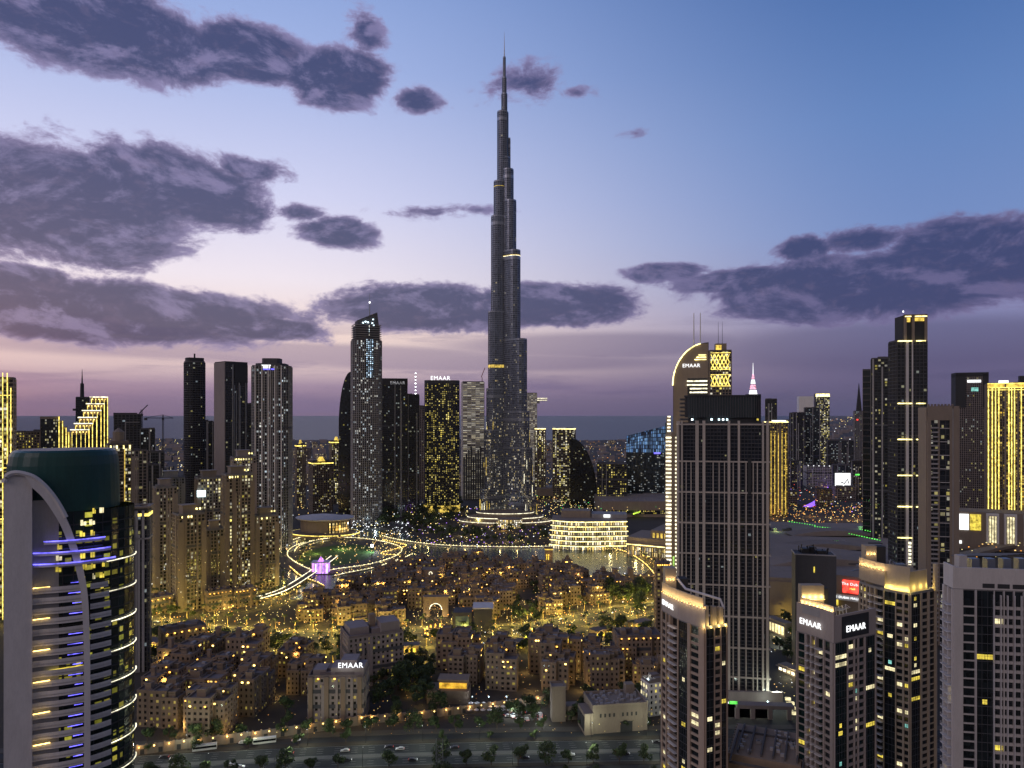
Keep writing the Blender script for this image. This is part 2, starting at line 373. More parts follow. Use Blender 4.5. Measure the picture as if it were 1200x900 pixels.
def fit(xl, xr, Y, t=0.0, ratio=1.0):
    c = (xl+xr)/2.0; a = atan2(c-600, F); r = Y/cos(a)
    al, ar = atan2(xl-600, F), atan2(xr-600, F); Wd = r*2*tan((ar-al)/2)
    w_ = Wd/(cos(t)+ratio*abs(sin(t))); return X_(c, Y), w_, w_*ratio, -a+t
def T(name, label, xl, xr, yt, Y, st, wall, glass, t=0.0, ratio=1.0, shape='rect', roof='roofd', group=None, cat='tower', par=1.5, z0=0.0, segs=None, seed=None, n=20, jk=4, ztop=None):
    """A tower fitted to where it stands; segs: [(fraction of width, pixel row of its top)] for stepped tops."""
    t = RD(t); X, w_, d, rz = fit(xl, xr, Y, t, ratio)
    rnd = random.Random(hash((xl, yt)) & 0xffff if seed is None else seed)
    r = thing(name, label, cat, (X, Y, z0), rz, group)
    mw, mg, mr = MB(), MB(), MB(); ht = Z_(yt, Y)-z0
    def pol(ww, dd):
        if shape == 'rect': return rect(ww, dd)
        if shape == 'round': return ell(ww, dd, n)
        if shape == 'chamf': return chamf(ww, dd, min(ww, dd)*.2)
        if shape == 'rr': return rrect(ww, dd, min(ww, dd)*.3)
        return shape(ww, dd)
    pb = pol(w_, d); shell(mw, mg, pb, 0, ht, st); roofcap(mr, pb, ht, par)
    if jk: junk(mr, w_, d, ht, jk, rnd)
    if jk and shape in ('rect', 'chamf') and w_ > 14:
        wm_ = M['grey' if wall in ('dark', 'charcoal') else wall]; ns_ = rnd.randint(2, 4); xs__ = sorted(rnd.uniform(-.42, .42) for _ in range(ns_))
        for x__ in xs__:
            ww_ = rnd.uniform(.8, 2.2); h__ = ht*rnd.choice([1, 1, .96, .85]); part(r, 'pilaster', wm_, lambda b: b.box(x__*w_-ww_/2, x__*w_+ww_/2, -d/2-st['dep']-.7, -d/2+.05, 0, h__))
        y__ = rnd.uniform(-.3, .3); part(r, 'pilaster', wm_, lambda b: (b.box(-w_/2-st['dep']-.6, -w_/2+.05, y__*d-1, y__*d+1, 0, ht), b.box(w_/2-.05, w_/2+st['dep']+.6, y__*d-1, y__*d+1, 0, ht)))
        for f__ in (.33, .66): part(r, 'plant_floor', M['dark'], lambda b: b.ring(pb, .02, st['dep']+.12, ht*f__, ht*f__+2.2))
    mw.build('wall', M[wall], r); mg.build('glazing', W_[glass], r); mr.build('roof', M[roof], r)
    r['w'] = w_; r['d'] = d; r['h'] = ht
    return r, w_, d, ht
def text(root, s, size, loc, rot, m, ext=.3, name='sign_lettering', sx=1.0):
    c = bpy.data.curves.new(name, 'FONT'); c.body = s; c.size = size; c.extrude = ext; c.align_x = 'CENTER'; c.align_y = 'CENTER'; c.space_character = 1.1; c.resolution_u = 3
    c.materials.append(m); t_o = bpy.data.objects.new(name, c); COL.objects.link(t_o); bpy.context.view_layer.update()
    me = bpy.data.meshes.new_from_object(t_o.evaluated_get(bpy.context.evaluated_depsgraph_get())); bpy.data.objects.remove(t_o); me.materials.clear(); me.materials.append(m)
    o = bpy.data.objects.new(name, me); COL.objects.link(o); o.parent = root; o.location = loc; o.rotation_euler = rot; o.scale = (sx, 1, 1); return o
def part(root, name, m, fn, smooth=False):
    b = MB(); fn(b); return b.build(name, m, root, smooth)
HAZE = True
# ------------------------------------------------------------------ ground, sea, roads, lake
def sheet(name, pts, z, m, kind='structure', up=0.0):
    b = MB()
    if up: b.prism(pts, z-up, z)
    else: b.face([(x, y, z) for x, y in pts])
    o = b.build(name, m); o['kind'] = kind; return o
def ccw(p):
    a = sum(p[i-1][0]*p[i][1]-p[i][0]*p[i-1][1] for i in range(len(p)))
    return p if a > 0 else p[::-1]
def smooth(pts, k=5, closed=False):
    n = len(pts); out = []
    for i in range(n if closed else n-1):
        p0, p1, p2, p3 = (pts[(i-1) % n] if (closed or i > 0) else pts[i]), pts[i], pts[(i+1) % n], (pts[(i+2) % n] if (closed or i+2 < n) else pts[(i+1) % n])
        for j in range(k):
            t = j/k
            out.append(tuple(.5*((2*p1[a])+(-p0[a]+p2[a])*t+(2*p0[a]-5*p1[a]+4*p2[a]-p3[a])*t*t+(-p0[a]+3*p1[a]-3*p2[a]+p3[a])*t**3) for a in range(len(p1))))
    if not closed: out.append(tuple(pts[-1]))
    return out
def side(line, d):
    out = []
    for i, p in enumerate(line):
        a, b = line[max(i-1, 0)], line[min(i+1, len(line)-1)]
        u = Vector((b[0]-a[0], b[1]-a[1])); u.normalize(); out.append((p[0]-u.y*d, p[1]+u.x*d))
    return out
def strip(name, line, w0, w1, z, m, up=0.0, build=True, mb=None):
    a, b = side(line, w0), side(line, w1); M_ = mb or MB()
    for i in range(len(line)-1):
        q = [a[i], a[i+1], b[i+1], b[i]]
        if w1 < w0: q = q[::-1]
        if up: M_.prism(q, z-up, z)
        else: M_.face([(x, y, z) for x, y in q])
    if mb is None:
        o = M_.build(name, m); o['kind'] = 'structure'; return o
def along(line, step, start=0.0):
    out = []; acc = start
    for i in range(len(line)-1):
        p, q = line[i], line[i+1]; L = math.hypot(q[0]-p[0], q[1]-p[1])
        while acc < L:
            t = acc/L; out.append((p[0]+(q[0]-p[0])*t, p[1]+(q[1]-p[1])*t, atan2(q[1]-p[1], q[0]-p[0]))); acc += step
        acc -= L
    return out
sheet('ground', [(-30000, -200), (45000, -200), (45000, 45000), (-30000, 45000)], 0.0, M['soil'])
sea_m = bpy.data.materials.new('sea_water'); sea_m.use_nodes = True
b_ = bsdf(sea_m); b_.inputs['Base Color'].default_value = (.018, .028, .05, 1); b_.inputs['Roughness'].default_value = .4; b_.inputs['Specular IOR Level'].default_value = .22
n_ = NT(sea_m.node_tree); bp = n_.n('ShaderNodeBump'); bp.inputs['Strength'].default_value = .6; bp.inputs['Distance'].default_value = 3.0
n_.l(n_.noise(n_.n('ShaderNodeNewGeometry').outputs['Position'], .02, 6, .6), bp.inputs['Height']); n_.l(bp.outputs[0], b_.inputs['Normal'])
coast = [(-30000, 4300), (-3200, 4650), (-2600, 5000), (-1400, 4700), (-300, 4900), (500, 4650), (1100, 5000), (1900, 5600), (2600, 7500), (4200, 11000), (7200, 19000), (15000, 36000), (18000, 44900), (-30000, 44900)]
sheet('sea', ccw(coast), .5, sea_m)
wat = bpy.data.materials.new('lake_water'); wat.use_nodes = True
b_ = bsdf(wat); b_.inputs['Base Color'].default_value = (.02, .045, .05, 1); b_.inputs['Roughness'].default_value = .27
n_ = NT(wat.node_tree); bp = n_.n('ShaderNodeBump'); bp.inputs['Strength'].default_value = .2; bp.inputs['Distance'].default_value = .15
n_.l(n_.noise(n_.n('ShaderNodeNewGeometry').outputs['Position'], .35, 4, .6), bp.inputs['Height']); n_.l(bp.outputs[0], b_.inputs['Normal'])
lake = smooth([G_(*p) for p in [(338, 702), (316, 668), (322, 640), (352, 623), (400, 617), (452, 622), (520, 634), (600, 641), (700, 642), (738, 650), (760, 668), (722, 679), (660, 668), (560, 655), (492, 664), (440, 676), (400, 690)]], 4, True)
sheet('lake', ccw(lake), .03, wat)
IC = G_(405, 650); IA, IB = 76.0, 112.0
isl = [(IC[0]+IA*cos(2*pi*i/40), IC[1]+IB*sin(2*pi*i/40)) for i in range(40)]
sheet('island', isl, .8, M['pave'], up=.9)
sheet('lawn', [(IC[0]-10+IA*.6*cos(2*pi*i/32), IC[1]-4+IB*.62*sin(2*pi*i/32)) for i in range(32)], .82, M['lawn'])
# near highway
hw = smooth([(-700, 290), (-420, 332), (-190, 361), (-70, 373), (50, 378), (170, 380), (420, 372), (900, 340)], 6)
strip('highway', hw, -11, 12.6, .06, M['asphalt'])
strip('service_road', hw, -32, -15, .056, M['asphalt']); strip('service_road', hw, 17.5, 24, .052, M['asphalt'])
strip('median', hw, -1.8, 1.8, .19, M['kerb'], up=.15); strip('verge', hw, -14.8, -11.2, .18, M['soil'], up=.15)
strip('verge', hw, 13.2, 17.3, .184, M['soil'], up=.15); strip('pavement', hw, 24.2, 30, .188, M['pave'], up=.15)
strip('pavement', hw, -37, -32.2, .186, M['pave'], up=.15)
pm = MB()
for off in (-10.4, -2.3, 2.3, 12.4): strip('', hw, off-.08, off+.08, .066, None, mb=pm)
for off in (-7.6, -5, 5, 7.5, 10):
    sl_ = side(hw, off)
    for k, (x, y, a) in enumerate(along(sl_, 9.0)):
        u = (cos(a), sin(a)); pm.face([(x-u[1]*s_*.08+u[0]*l_, y+u[0]*s_*.08+u[1]*l_, .066) for s_, l_ in ((-1, 0), (-1, 3.2), (1, 3.2), (1, 0))])
o = pm.build('road_markings', M['paint']); o['kind'] = 'structure'
# boulevard through the old town and side streets
blv = smooth([G_(*p) for p in [(20, 700), (120, 722), (230, 738), (350, 746), (480, 742), (600, 738), (700, 722), (790, 706), (900, 700)]], 6)
strip('boulevard', blv, -11, 11, .05, M['asphalt']); strip('boulevard_median', blv, -2, 2, .17, M['pave'], up=.12)
strip('boulevard_pavement', blv, 11.2, 19, .16, M['pave'], up=.12); strip('boulevard_pavement', blv, -19, -11.2, .164, M['pave'], up=.12)
blv2 = smooth([G_(*p) for p in [(120, 690), (180, 706), (250, 716), (310, 708), (350, 694)]], 6)
strip('lane', blv2, -6, 6, .046, M['pave'])
brd = [G_(300, 706), G_(335, 694), G_(375, 668), G_(392, 655)]
far_rd = smooth([G_(*p) for p in [(860, 624), (930, 606), (1000, 612), (1060, 604), (1120, 612), (1230, 606)]], 5)
strip('highway_distant', far_rd, -22, 22, .05, M['asphalt'])
strip('road', smooth([G_(892, 700), G_(903, 745), G_(912, 800), G_(925, 860), G_(960, 930)], 5), -9, 9, .04, M['asphalt'])
# ------------------------------------------------------------------ supertall tower
bx, bY = X_(591, 1220), 1220.0
bk = thing('skyscraper', 'immensely tall silver-blue tower of stepped rounded wings narrowing to a needle spire', 'skyscraper', (bx, bY, 0))
def stad(ang, E, hw_, r):
    u = (cos(ang), sin(ang)); v = (-u[1], u[0]); pts = [(-v[0]*hw_, -v[1]*hw_)]
    for i in range(9):
        a = -pi/2+pi*i/8; pts.append((u[0]*(r+hw_*cos(a))+v[0]*hw_*sin(a), u[1]*(r+hw_*cos(a))+v[1]*hw_*sin(a)))
    pts.append((v[0]*hw_, v[1]*hw_)); return pts
wings = [(RD(207), [(41, 50), (34, 150), (30, 220), (27, 351), (22, 514), (17.6, 574), (11.7, 694)]),
         (RD(322), [(54, 40), (47, 120), (42, 181), (38, 303), (27, 454), (20, 540), (15.4, 594), (9, 616)]),
         (RD(86), [(52, 90), (44, 260), (34, 400), (24, 500), (15, 650)])]
bst = S(2.7, 3.6, .42, .6, .62)
fin = mat('steel_fins', (.30, .32, .38), .33, .75, .1)
for wi, (ang, tiers) in enumerate(wings):
    for k, (E, top) in enumerate(tiers):
        hwd = min(11.5-k*.45, E*.72); cc_ = abs(cos(ang)) if wi < 2 else 1.0
        pl = stad(ang, E, hwd, max((E-hwd)/cc_, 1.0))
        mr, mw, mg = MB(), MB(), MB(); shell(mw, mg, pl, 0, top, bst, u0=wi*97+k*31)
        mr.face([(x, y, top) for x, y in pl]); mr.ring(pl, -.3, .6, top-.4, top+2.2)
        if k % 2 == 0: mr.ring(pl, .1, .75, top-14, top-9)
        pt = mr.build('wing_tier', fin, bk); mw.build('fin_lattice', fin, pt); mg.build('glazing', W_['burj'], pt)
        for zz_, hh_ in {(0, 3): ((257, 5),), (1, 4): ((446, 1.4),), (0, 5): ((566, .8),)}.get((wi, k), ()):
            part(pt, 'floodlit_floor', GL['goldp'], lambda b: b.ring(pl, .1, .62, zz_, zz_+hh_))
        rb_ = random.Random(wi*9+k)
        if top < 360 or (wi == 0 and k < 5):
            for _ in range(9 if top < 360 else 2):
                q_ = rb_.choice(pl); z_ = rb_.uniform(4, min(top, 190)-30) if top < 360 else rb_.uniform(360, 500); L__ = rb_.uniform(4, 22)
                if q_[1] < 4: part(pt, 'light_streak', GL['pearl' if rb_.random() < .4 else 'goldp'], lambda b: b.cyl(q_[0]*1.012, q_[1]*1.012-.5, z_, z_+L__, .34, .34, 5))
        if top in (454,):
            part(pt, 'light_band', GL['pearl' if top < 500 else 'yel'], lambda b: b.ring(pl, .1, .7, top-8.4, top-7.8))
core = [(10.5, 560), (9, 608), (6.6, 694), (4.6, 726), (3.2, 754), (1.9, 789)]
for k, (r_, top) in enumerate(core):
    pl = ell(2*r_, 2*r_, 16); mw, mg, mr = MB(), MB(), MB(); z0 = core[k-1][1] if k else 0
    shell(mw, mg, pl, z0, top, bst, u0=500+k*20); mr.face([(x, y, top) for x, y in pl]); mr.ring(pl, 0, .6, top-.4, top+2)
    pt = mr.build('core_tier', fin, bk); mw.build('fin_lattice', fin, pt); mg.build('glazing', W_['burj'], pt)
part(bk, 'spire', M['steel'], lambda b: b.cyl(0, 0, 788, 834, 1.1, .15, 8))
part(bk, 'spire_lamp', GL['white'], lambda b: b.cyl(0, 0, 770, 792, 1.6, .8, 8))
part(bk, 'spire_lamp', GL['yel'], lambda b: b.cyl(-9, -4, 694.2, 697, 1.6, 1.6, 8))
# podium terraces round its foot
pod = thing('podium', 'low curved terraces with lit edges at the foot of the tallest tower', 'podium', (bx+2, 1150, 0))
for k, (ww, dd, z1_) in enumerate(((150, 70, 6), (122, 56, 12), (92, 44, 19))):
    pl = ell(ww, dd, 36, 0, 16)
    pt = part(pod, 'terrace', M['tan'], lambda b: (b.prism(pl, 0, z1_-.8), b.ring(pl, -1, 1.0, z1_-.8, z1_)))
    part(pt, 'edge_strip', GL['pearl'], lambda b: b.ring(pl, 1.03, 1.4, z1_-1.6, z1_-.9))
pv = part(pod, 'entrance_pavilion', M['tan'], lambda b: b.prism(ell(38, 26, 20, 8, -36), 0, 15))
part(pv, 'lit_glazing', win('pavilion_windows', p=3, c1=(1, .72, .2), c2=WHT, s=1.3), lambda b: [b.face([(8+19.2*cos(a), -36+13.2*sin(a), .5), (8+19.2*cos(a+.314), -36+13.2*sin(a+.314), .5), (8+19.2*cos(a+.314), -36+13.2*sin(a+.314), 14), (8+19.2*cos(a), -36+13.2*sin(a), 14)], [(k*2, 0), (k*2+2, 0), (k*2+2, 5), (k*2, 5)]) for k in range(20) for a in [k*.314]])
# ------------------------------------------------------------------ towers beyond the lake, west side
st1 = S(3.2, 3.6, .5, .8, .4); st2 = S(3.4, 3.4, 1.0, .9, .5); st3 = S(5, 3.4, .5, 1.2, .6, 1, 1); stV = S(4, 3.5, .9, .5, .7)
r, w_, d, h = T('residential_tower', 'slim dark round-cornered tower with a blank cap, left of the square dark pair', 214.5, 241.5, 425, 1100, S(3.4, 3.5, .35, 1.3, .9), 'dark', 'dim', 12, 1, 'rr', par=2, jk=0)
part(r, 'cap', M['charcoal'], lambda b: (b.prism(rrect(w_*.9, d*.9, 6), h-20, h+7), b.box(-1, 1, -1, 1, h, h+14)))
T('residential_tower', 'short dark tower tucked beside the slim round-cornered tower', 239, 250, 494, 1180, st1, 'charcoal', 'dim')
r, w_, d, h = T('residential_tower', 'broad dark tower with a pale stone left side and grid of thin window lines', 252, 290, 428, 1050, S(4.2, 3.5, .3, .5, .3), 'dark', 'dim', 28, .9, jk=2)
part(r, 'side_cladding', M['mauve'], lambda b: b.box(-w_/2-1.6, -w_/2-.5, -d/2-.6, d/2, 0, h+3))
part(r, 'screen_wall', M['charcoal'], lambda b: (b.box(-w_*.1, w_/2, -d/2-1.2, -d/2-.6, h-26, h), b.box(-w_/2, w_/2, -d/2-.4, d/2+.4, h+.1, h+4.5)))
for k in range(3): part(r, 'light_strip', GL['goldp'] if k == 9 else M['steel'], lambda b: b.box(-w_*.12+k*9, -w_*.12+k*9+.7, -d/2-1.4, -d/2-.7, 20, h-30))
T('residential_tower', 'lower dark tower with thin vertical lines between the broad dark tower and the twin-shaft tower', 283, 302, 474, 1080, S(4.2, 3.5, .5, .5, .5), 'dark', 'dim', 20, 1)
r, w_, d, h = T('residential_tower', 'tall dark tower with thin white vertical fins and a bright blue-white roof sign', 294, 344, 430, 950, S(3.6, 3.5, .7, .45, 1.1), 'grey', 'cool', -14, .8, 'chamf', jk=3)
part(r, 'crown', M['dark'], lambda b: (b.prism(chamf(w_*.5, d*.5, 3), h, h+11), b.prism(chamf(w_*.82, d*.8, 5), h, h+4)))
part(r, 'sign_panel', GL['sign'], lambda b: b.box(-9, 3, -d/2-1.6, -d/2-1.1, h-3, h+1.5)); part(r, 'sign_glow', GL['blue'], lambda b: b.box(-9, 8, -d/2-1.5, -d/2-1.15, h-5, h-3.2))
for k in range(5): part(r, 'fin', M['lilac'], lambda b: b.box(-w_*.36+k*w_*.18-.6, -w_*.36+k*w_*.18+.6, -d/2-2.2, -d/2-.4, 0, h+1))
# dusk-lit middle distance behind the opera house
for a in [('beige tower with a small golden crown right of the twin-fin tower', 346, 358, 521, 1350, 'beige', 'resl'), ('beige hotel slab with a golden roof line behind the round theatre', 362, 390, 541, 1300, 'beige', 'res'),
          ('dark tower with a tiny golden lantern behind the hotel slab', 386, 402, 517, 1420, 'tan', 'resl')]:
    r, w_, d, h = T('residential_tower', a[0], a[1], a[2], a[3], a[4], st2, a[5], a[6], 15, .8)
    part(r, 'crown_light', GL['yel'], lambda b: b.ring(rect(w_, d), .5, .9, h-3, h-1.2)); part(r, 'lantern', GL['goldp'], lambda b: b.frust(rect(w_*.4, d*.4), h, rect(w_*.15, d*.15), h+9))
# curved pointed dark tower
def sailtower(name, label, xl, xr, ytop, ysh, Y, wall, glass, flip=1, th=24, st=st1, mats=None):
    X, w_, _, rz = fit(xl, xr, Y); r = thing(name, label, 'tower', (X, Y, 0), rz)
    zt, zs = Z_(ytop, Y), Z_(ysh, Y); n = 14; out = [(-w_/2, 0), (w_/2, 0)]
    prof = [(w_/2*flip, zt)]+[(flip*(w_/2-w_*(sin(k/n*pi/2))), zs+(zt-zs)*cos(k/n*pi/2)) for k in range(1, n+1)]
    pts = [(w_/2*flip, 0)]+prof+[(-w_/2*flip, 0)]
    if flip < 0: pts = pts[::-1]
    b = MB(); m_ = len(pts)
    front = [(x, -th/2, z) for x, z in pts]; bk_ = [(x, th/2, z) for x, z in pts]
    b.face(front[::1], [(x/3.4, z/3.5) for x, z in pts]); b.face(bk_[::-1], [(x/3.4, z/3.5) for x, z in pts][::-1])
    b.build('glazing', W_[glass], r)
    s_ = MB()
    for i in range(m_):
        j = (i+1) % m_; a, c = pts[i], pts[j]; s_.face([(a[0], -th/2-1, a[1]), (a[0], th/2+1, a[1]), (c[0], th/2+1, c[1]), (c[0], -th/2-1, c[1])])
    s_.build('shell_wall', M[wall], r); return r, w_, zt, zs, pts
r, w_, zt, zs, _p = sailtower('residential_tower', 'dark slim tower tapering to a pointed curved tip left of the blue-lit tower', 397, 411, 436, 500, 1250, 'charcoal', 'dim')
# blue-lit tower with mast
r, w_, d, h = T('hotel_tower', 'slender tower with blue-white lights up its face, slanted crown and thin mast', 410.5, 448, 400, 1150, S(3.2, 3.5, .8, .6, .9), 'grey', 'cool', 10, .8, 'chamf', jk=0, group=None)
part(r, 'upper_tier', M['dark'], lambda b: (b.prism(rect(w_*.84, d*.8), h, h+24), b.hexa([(-w_*.36, -d*.35, h+24), (w_*.4, -d*.35, h+24), (w_*.4, d*.35, h+24), (-w_*.36, d*.35, h+24), (-w_*.36, -d*.35, h+32), (w_*.34, -d*.35, h+46), (w_*.34, d*.35, h+46), (-w_*.36, d*.35, h+32)])))
for k in range(7): part(r, 'slab_edge', M['grey'], lambda b: b.ring(rect(w_*.9, d*.85), -.2, 1.2, h+3+k*3.6, h+3.8+k*3.6))
part(r, 'mast', M['steel'], lambda b: b.cyl(w_*.12, 0, h+40, h+78, .9, .25, 6)); part(r, 'mast_lamp', GL['white'], lambda b: b.cyl(w_*.12, 0, h+62, h+64.5, 1.1, 1.1, 6))
part(r, 'light_column', win('blue_column_windows', p=3, c1=(.45, .7, 1), c2=COOL, s=1.6, mx=.22, my=.25), lambda b: b.face([(-4, -d/2-1.8, h-60), (8, -d/2-1.8, h-60), (8, -d/2-1.8, h+2), (-4, -d/2-1.8, h+2)], [(0, 0), (4, 0), (4, 20), (0, 20)]))
part(r, 'light_column', win('white_column_windows', p=3, c1=COOL, c2=WHT, s=1.4, mx=.25, my=.25), lambda b: b.face([(0, -d/2-1.8, h+4), (2.4, -d/2-1.8, h+4), (2.4, -d/2-1.8, h+24), (0, -d/2-1.8, h+24)], [(0, 0), (1, 0), (1, 7), (0, 7)]))
for x, z in ((-9, 29), (-5, 31), (-1, 30), (7, 35), (8, 26), (6, 29)): part(r, 'floodlight', GL['cool'], lambda b: b.box(x, x+2.2, -d*.4-1.6, -d*.4-.8, h+z-2, h+z-.2))
r, w_, d, h = T('residential_tower', 'black grid-faced block with a faint white rooftop name, right of the blue-lit tower', 448, 477, 446, 1250, S(3.2, 3.5, .6, .9, .5), 'charcoal', 'dim', 0, .9)
text(r, 'EMAAR', 7.5, (5, -d/2-1.2, h-5), (pi/2, 0, 0), glow('dim_sign', (.8, .8, .85), .35)); part(r, 'parapet_screen', M['charcoal'], lambda b: b.ring(rect(w_, d), -.5, .9, h-9, h+3))
T('residential_tower', 'lower black grid-faced block stepping down beside the black block with the faint name', 476, 491, 463, 1265, S(3.2, 3.5, .6, .9, .5), 'charcoal', 'dim', 0, 1.2)
T('residential_tower', 'plain brown slab filling the gap left of the yellow-windowed round tower', 488, 499, 476, 1500, st1, 'mauve', 'dim', 0, 1)
ms = thing('lattice_mast', 'thin mast strung with white lamps behind the black blocks', 'mast', (X_(487, 1330), 1330, 0))
part(ms, 'pole', M['steel'], lambda b: b.cyl(0, 0, 0, Z_(437, 1330), 1.0, .4, 6))
for k in range(7): part(ms, 'lamp', GL['white'], lambda b: b.cyl(0, 0, Z_(438+k*4, 1330), Z_(438+k*4, 1330)+2, 1.2, 1.2, 6))
r, w_, d, h = T('residential_tower', 'round-ended tower speckled with yellow windows under a bright white roof sign', 498, 538, 447, 1300, S(3.3, 3.5, .5, 1.1, .7), 'dark', 'yellow', 0, .62, 'rr', jk=0)
text(r, 'EMAAR', 10.5, (-3, -d/2+4, h+5), (pi/2, 0, 0), GL['sign'], .5)
part(r, 'roof_screen', M['dark'], lambda b: b.ring(rrect(w_, d, d*.3), -1, .8, h-5, h+1.5)); part(r, 'base_light', GL['goldp'], lambda b: b.ring(rrect(w_, d, d*.3), .8, 1.6, 1, 13))
r, w_, d, h = T('unfinished_tower', 'pale tower of bare concrete floors still under construction with lit open slabs', 541, 567, 448, 1500, S(9, 3.8, .4, 1.0, 1.2), 'lilac', 'slab', 5, .8, jk=0)
for k in range(9): part(r, 'scaffold_panel', M['dark'], lambda b: b.box(-w_/2+k*w_/9+.6, -w_/2+(k+1)*w_/9-.6, -d/2-1.7, -d/2-1.4, 0, h*(.36+.03*((k*5)%4))))
cr = thing('tower_crane', 'small red crane jib on the unfinished pale tower', 'crane', (X_(565, 1490), 1490, h))
part(cr, 'mast', M['red'], lambda b: b.box(-.7, .7, -.7, .7, 0, 10)); part(cr, 'jib', M['red'], lambda b: b.tube([(-2, 0, 10), (6, 0, 30)], .7, 4))
r, w_, d, h = T('residential_tower', 'pale stepped tower with a long cantilevered sky deck, just right of the tallest tower', 616, 629, 461, 1850, S(5, 3.8, .5, 1.0, 1.0), 'lilac', 'slab', 0, 1.1, jk=0)
part(r, 'sky_deck', M['lilac'], lambda b: (b.box(-w_/2, w_/2+27, -11, 11, h-20, h-12), b.box(-w_/2+2, w_/2+8, -9, 9, h-26, h-20)))
part(r, 'deck_lights', GL['pearl'], lambda b: (b.box(-w_/2, w_/2+27, -11.8, -11.2, h-13.5, h-12.5), b.box(-w_/2, w_/2+27, -11.8, -11.2, h-18.5, h-17.8)))
for a in [('pale hotel block with gold outlined roof and glowing window columns', 648, 674, 503, 1450, 17), ('narrow hotel wing with a gold roof line beside the sky-deck tower', 627, 639, 503, 1470, 17)]:
    r, w_, d, h = T('hotel', a[0], a[1], a[2], a[3], a[4], S(4, 3.6, .9, .8, .5), 'beige', 'resl', 0, .6, cat='hotel', jk=2)
    part(r, 'roof_light_strip', GL['yelh'], lambda b: b.ring(rect(w_, d), .3, .9, h+.2, h+1.8))
    for x in (-.42, .05, .36): part(r, 'lit_window_column', win('gold_column_windows', p=3, c1=(1, .8, .3), c2=WHT, s=1.0, mx=.1, my=.22), lambda b: b.face([(w_*x, -d/2-1, h-52), (w_*(x+.1), -d/2-1, h-52), (w_*(x+.1), -d/2-1, h-3), (w_*x, -d/2-1, h-3)], [(0, 0), (1, 0), (1, 15), (0, 15)]))
sailtower('residential_tower', 'black curved tower with a rounded shoulder in front of the gold outlined hotel', 668, 700, 513, 585, 1380, 'charcoal', 'dim', flip=-1, th=30)
T('office_block', 'dark office block striped by golden window rows, under the glass slope', 700, 734, 543, 1330, S(4, 4.2, .2, 1.2, .4), 'charcoal', 'yellow', 0, .8, cat='office', ztop=None)
X, w_, _, rz = fit(734, 780, 1400); r = thing('glass_tower', 'dark sloping glass building with blue-lit top and green-lit right edge', 'tower', (X, 1400, 0), rz)
zt, zl = Z_(499, 1400), Z_(506, 1400)
part(r, 'glazing', W_['off'], lambda b: b.face([(-w_/2, -20, 0), (w_/2, -20, 0), (w_/2, -20, zt-52), (-w_/2, -20, zl-40)], [(0, 0), (22, 0), (22, 26), (0, 24)]))
part(r, 'sloped_glazing', W_['blue'], lambda b: b.face([(-w_/2, -20, zl-40), (w_/2, -20, zt-52), (w_/2, 4, zt), (-w_/2, 2, zl-8)], [(0, 0), (24, 0), (24, 7), (0, 6)]))
part(r, 'wall', M['charcoal'], lambda b: b.hexa([(-w_/2, -19.8, 0), (w_/2, -19.8, 0), (w_/2, 22, 0), (-w_/2, 22, 0), (-w_/2, 1.8, zl-8.6), (w_/2, 3.8, zt-.6), (w_/2, 22, zt-.6), (-w_/2, 22, zl-8.6)]))
part(r, 'edge_fin', M['green'], lambda b: b.tube([(w_/2+1.6, -16, 0), (w_/2+1.6, -18, zt*.5), (w_/2+.8, 2, zt+6)], 2.0, 6)); part(r, 'light_patch', GL['blue'], lambda b: b.box(w_*.2, w_*.36, -21, -20.4, zt-54, zt-51))
# ------------------------------------------------------------------ far left group
r, w_, d, h = T('gold_striped_tower', 'tower edge outlined by tall glowing yellow vertical strips at the left border', -22, 19, 444, 620, S(4, 3.5, .7, .8, .5), 'mauve', 'resl', -8, .6, jk=0)
for x in (-.1, .03, .16, .3, .41): part(r, 'light_strip', GL['yel'], lambda b: b.box(w_*x, w_*x+.5, -d/2-1.5, -d/2-.8, h*.0, h+(5 if x < .35 else -8)))
for z in (.93, .63, .42): part(r, 'cross_strip', GL['yel'], lambda b: b.box(-w_/2, w_*.42, -d/2-1.2, -d/2-.6, h*z, h*z+.5))
T('residential_block', 'low block full of yellow-lit windows between the striped tower and the fan-shaped tower', 19, 50, 506, 900, S(3, 3.4, .6, 1, .4), 'tan', 'yellow', 0, .8, cat='apartment block', par=1)
def fan(label, xs, tops, Y, x_solid=None):
    X0 = X_(xs[0], Y); Xe = X_(xs[-1], Y); r = thing('stepped_tower', label, 'tower', ((X0+Xe)/2, Y, 0), -atan2((X0+Xe)/2, Y)); n = len(tops); cx = (X0+Xe)/2; r.scale = (.87, 1, 1)
    for i in range(n):
        a, b2 = X_(xs[i], Y)-cx, X_(xs[i+1], Y)-cx; z = Z_(tops[i], Y)
        p_ = part(r, 'step', M['tan'], lambda b: b.box(a, b2, -14-i*.2, 14, 0, z))
        mg = MB(); nb = max(1, round((b2-a)/2.6)); nf = int(z/3.5)
        mg.face([(a+.6, -14.3-i*.2, 0), (b2-.6, -14.3-i*.2, 0), (b2-.6, -14.3-i*.2, z-3), (a+.6, -14.3-i*.2, z-3)], [(0, 0), (nb, 0), (nb, nf), (0, nf)]); mg.build('glazing', W_['res'], p_)
    return r, cx
r, cx = fan('dark beige stepped tower whose glowing edges descend toward the right, behind the green-topped tower', [48, 70, 74, 78, 82, 86], [488, 493, 500, 506, 512], 900)
for i, (x, y) in enumerate(zip([69, 73, 77, 80, 84], [489, 494, 502, 507, 514])): part(r, 'light_strip', GL['yel'], lambda b: b.box(X_(x, 900)-cx-.4, X_(x, 900)-cx+.5, -16.6-i*.2, -15.6-i*.2, 40, Z_(y, 900)+1))
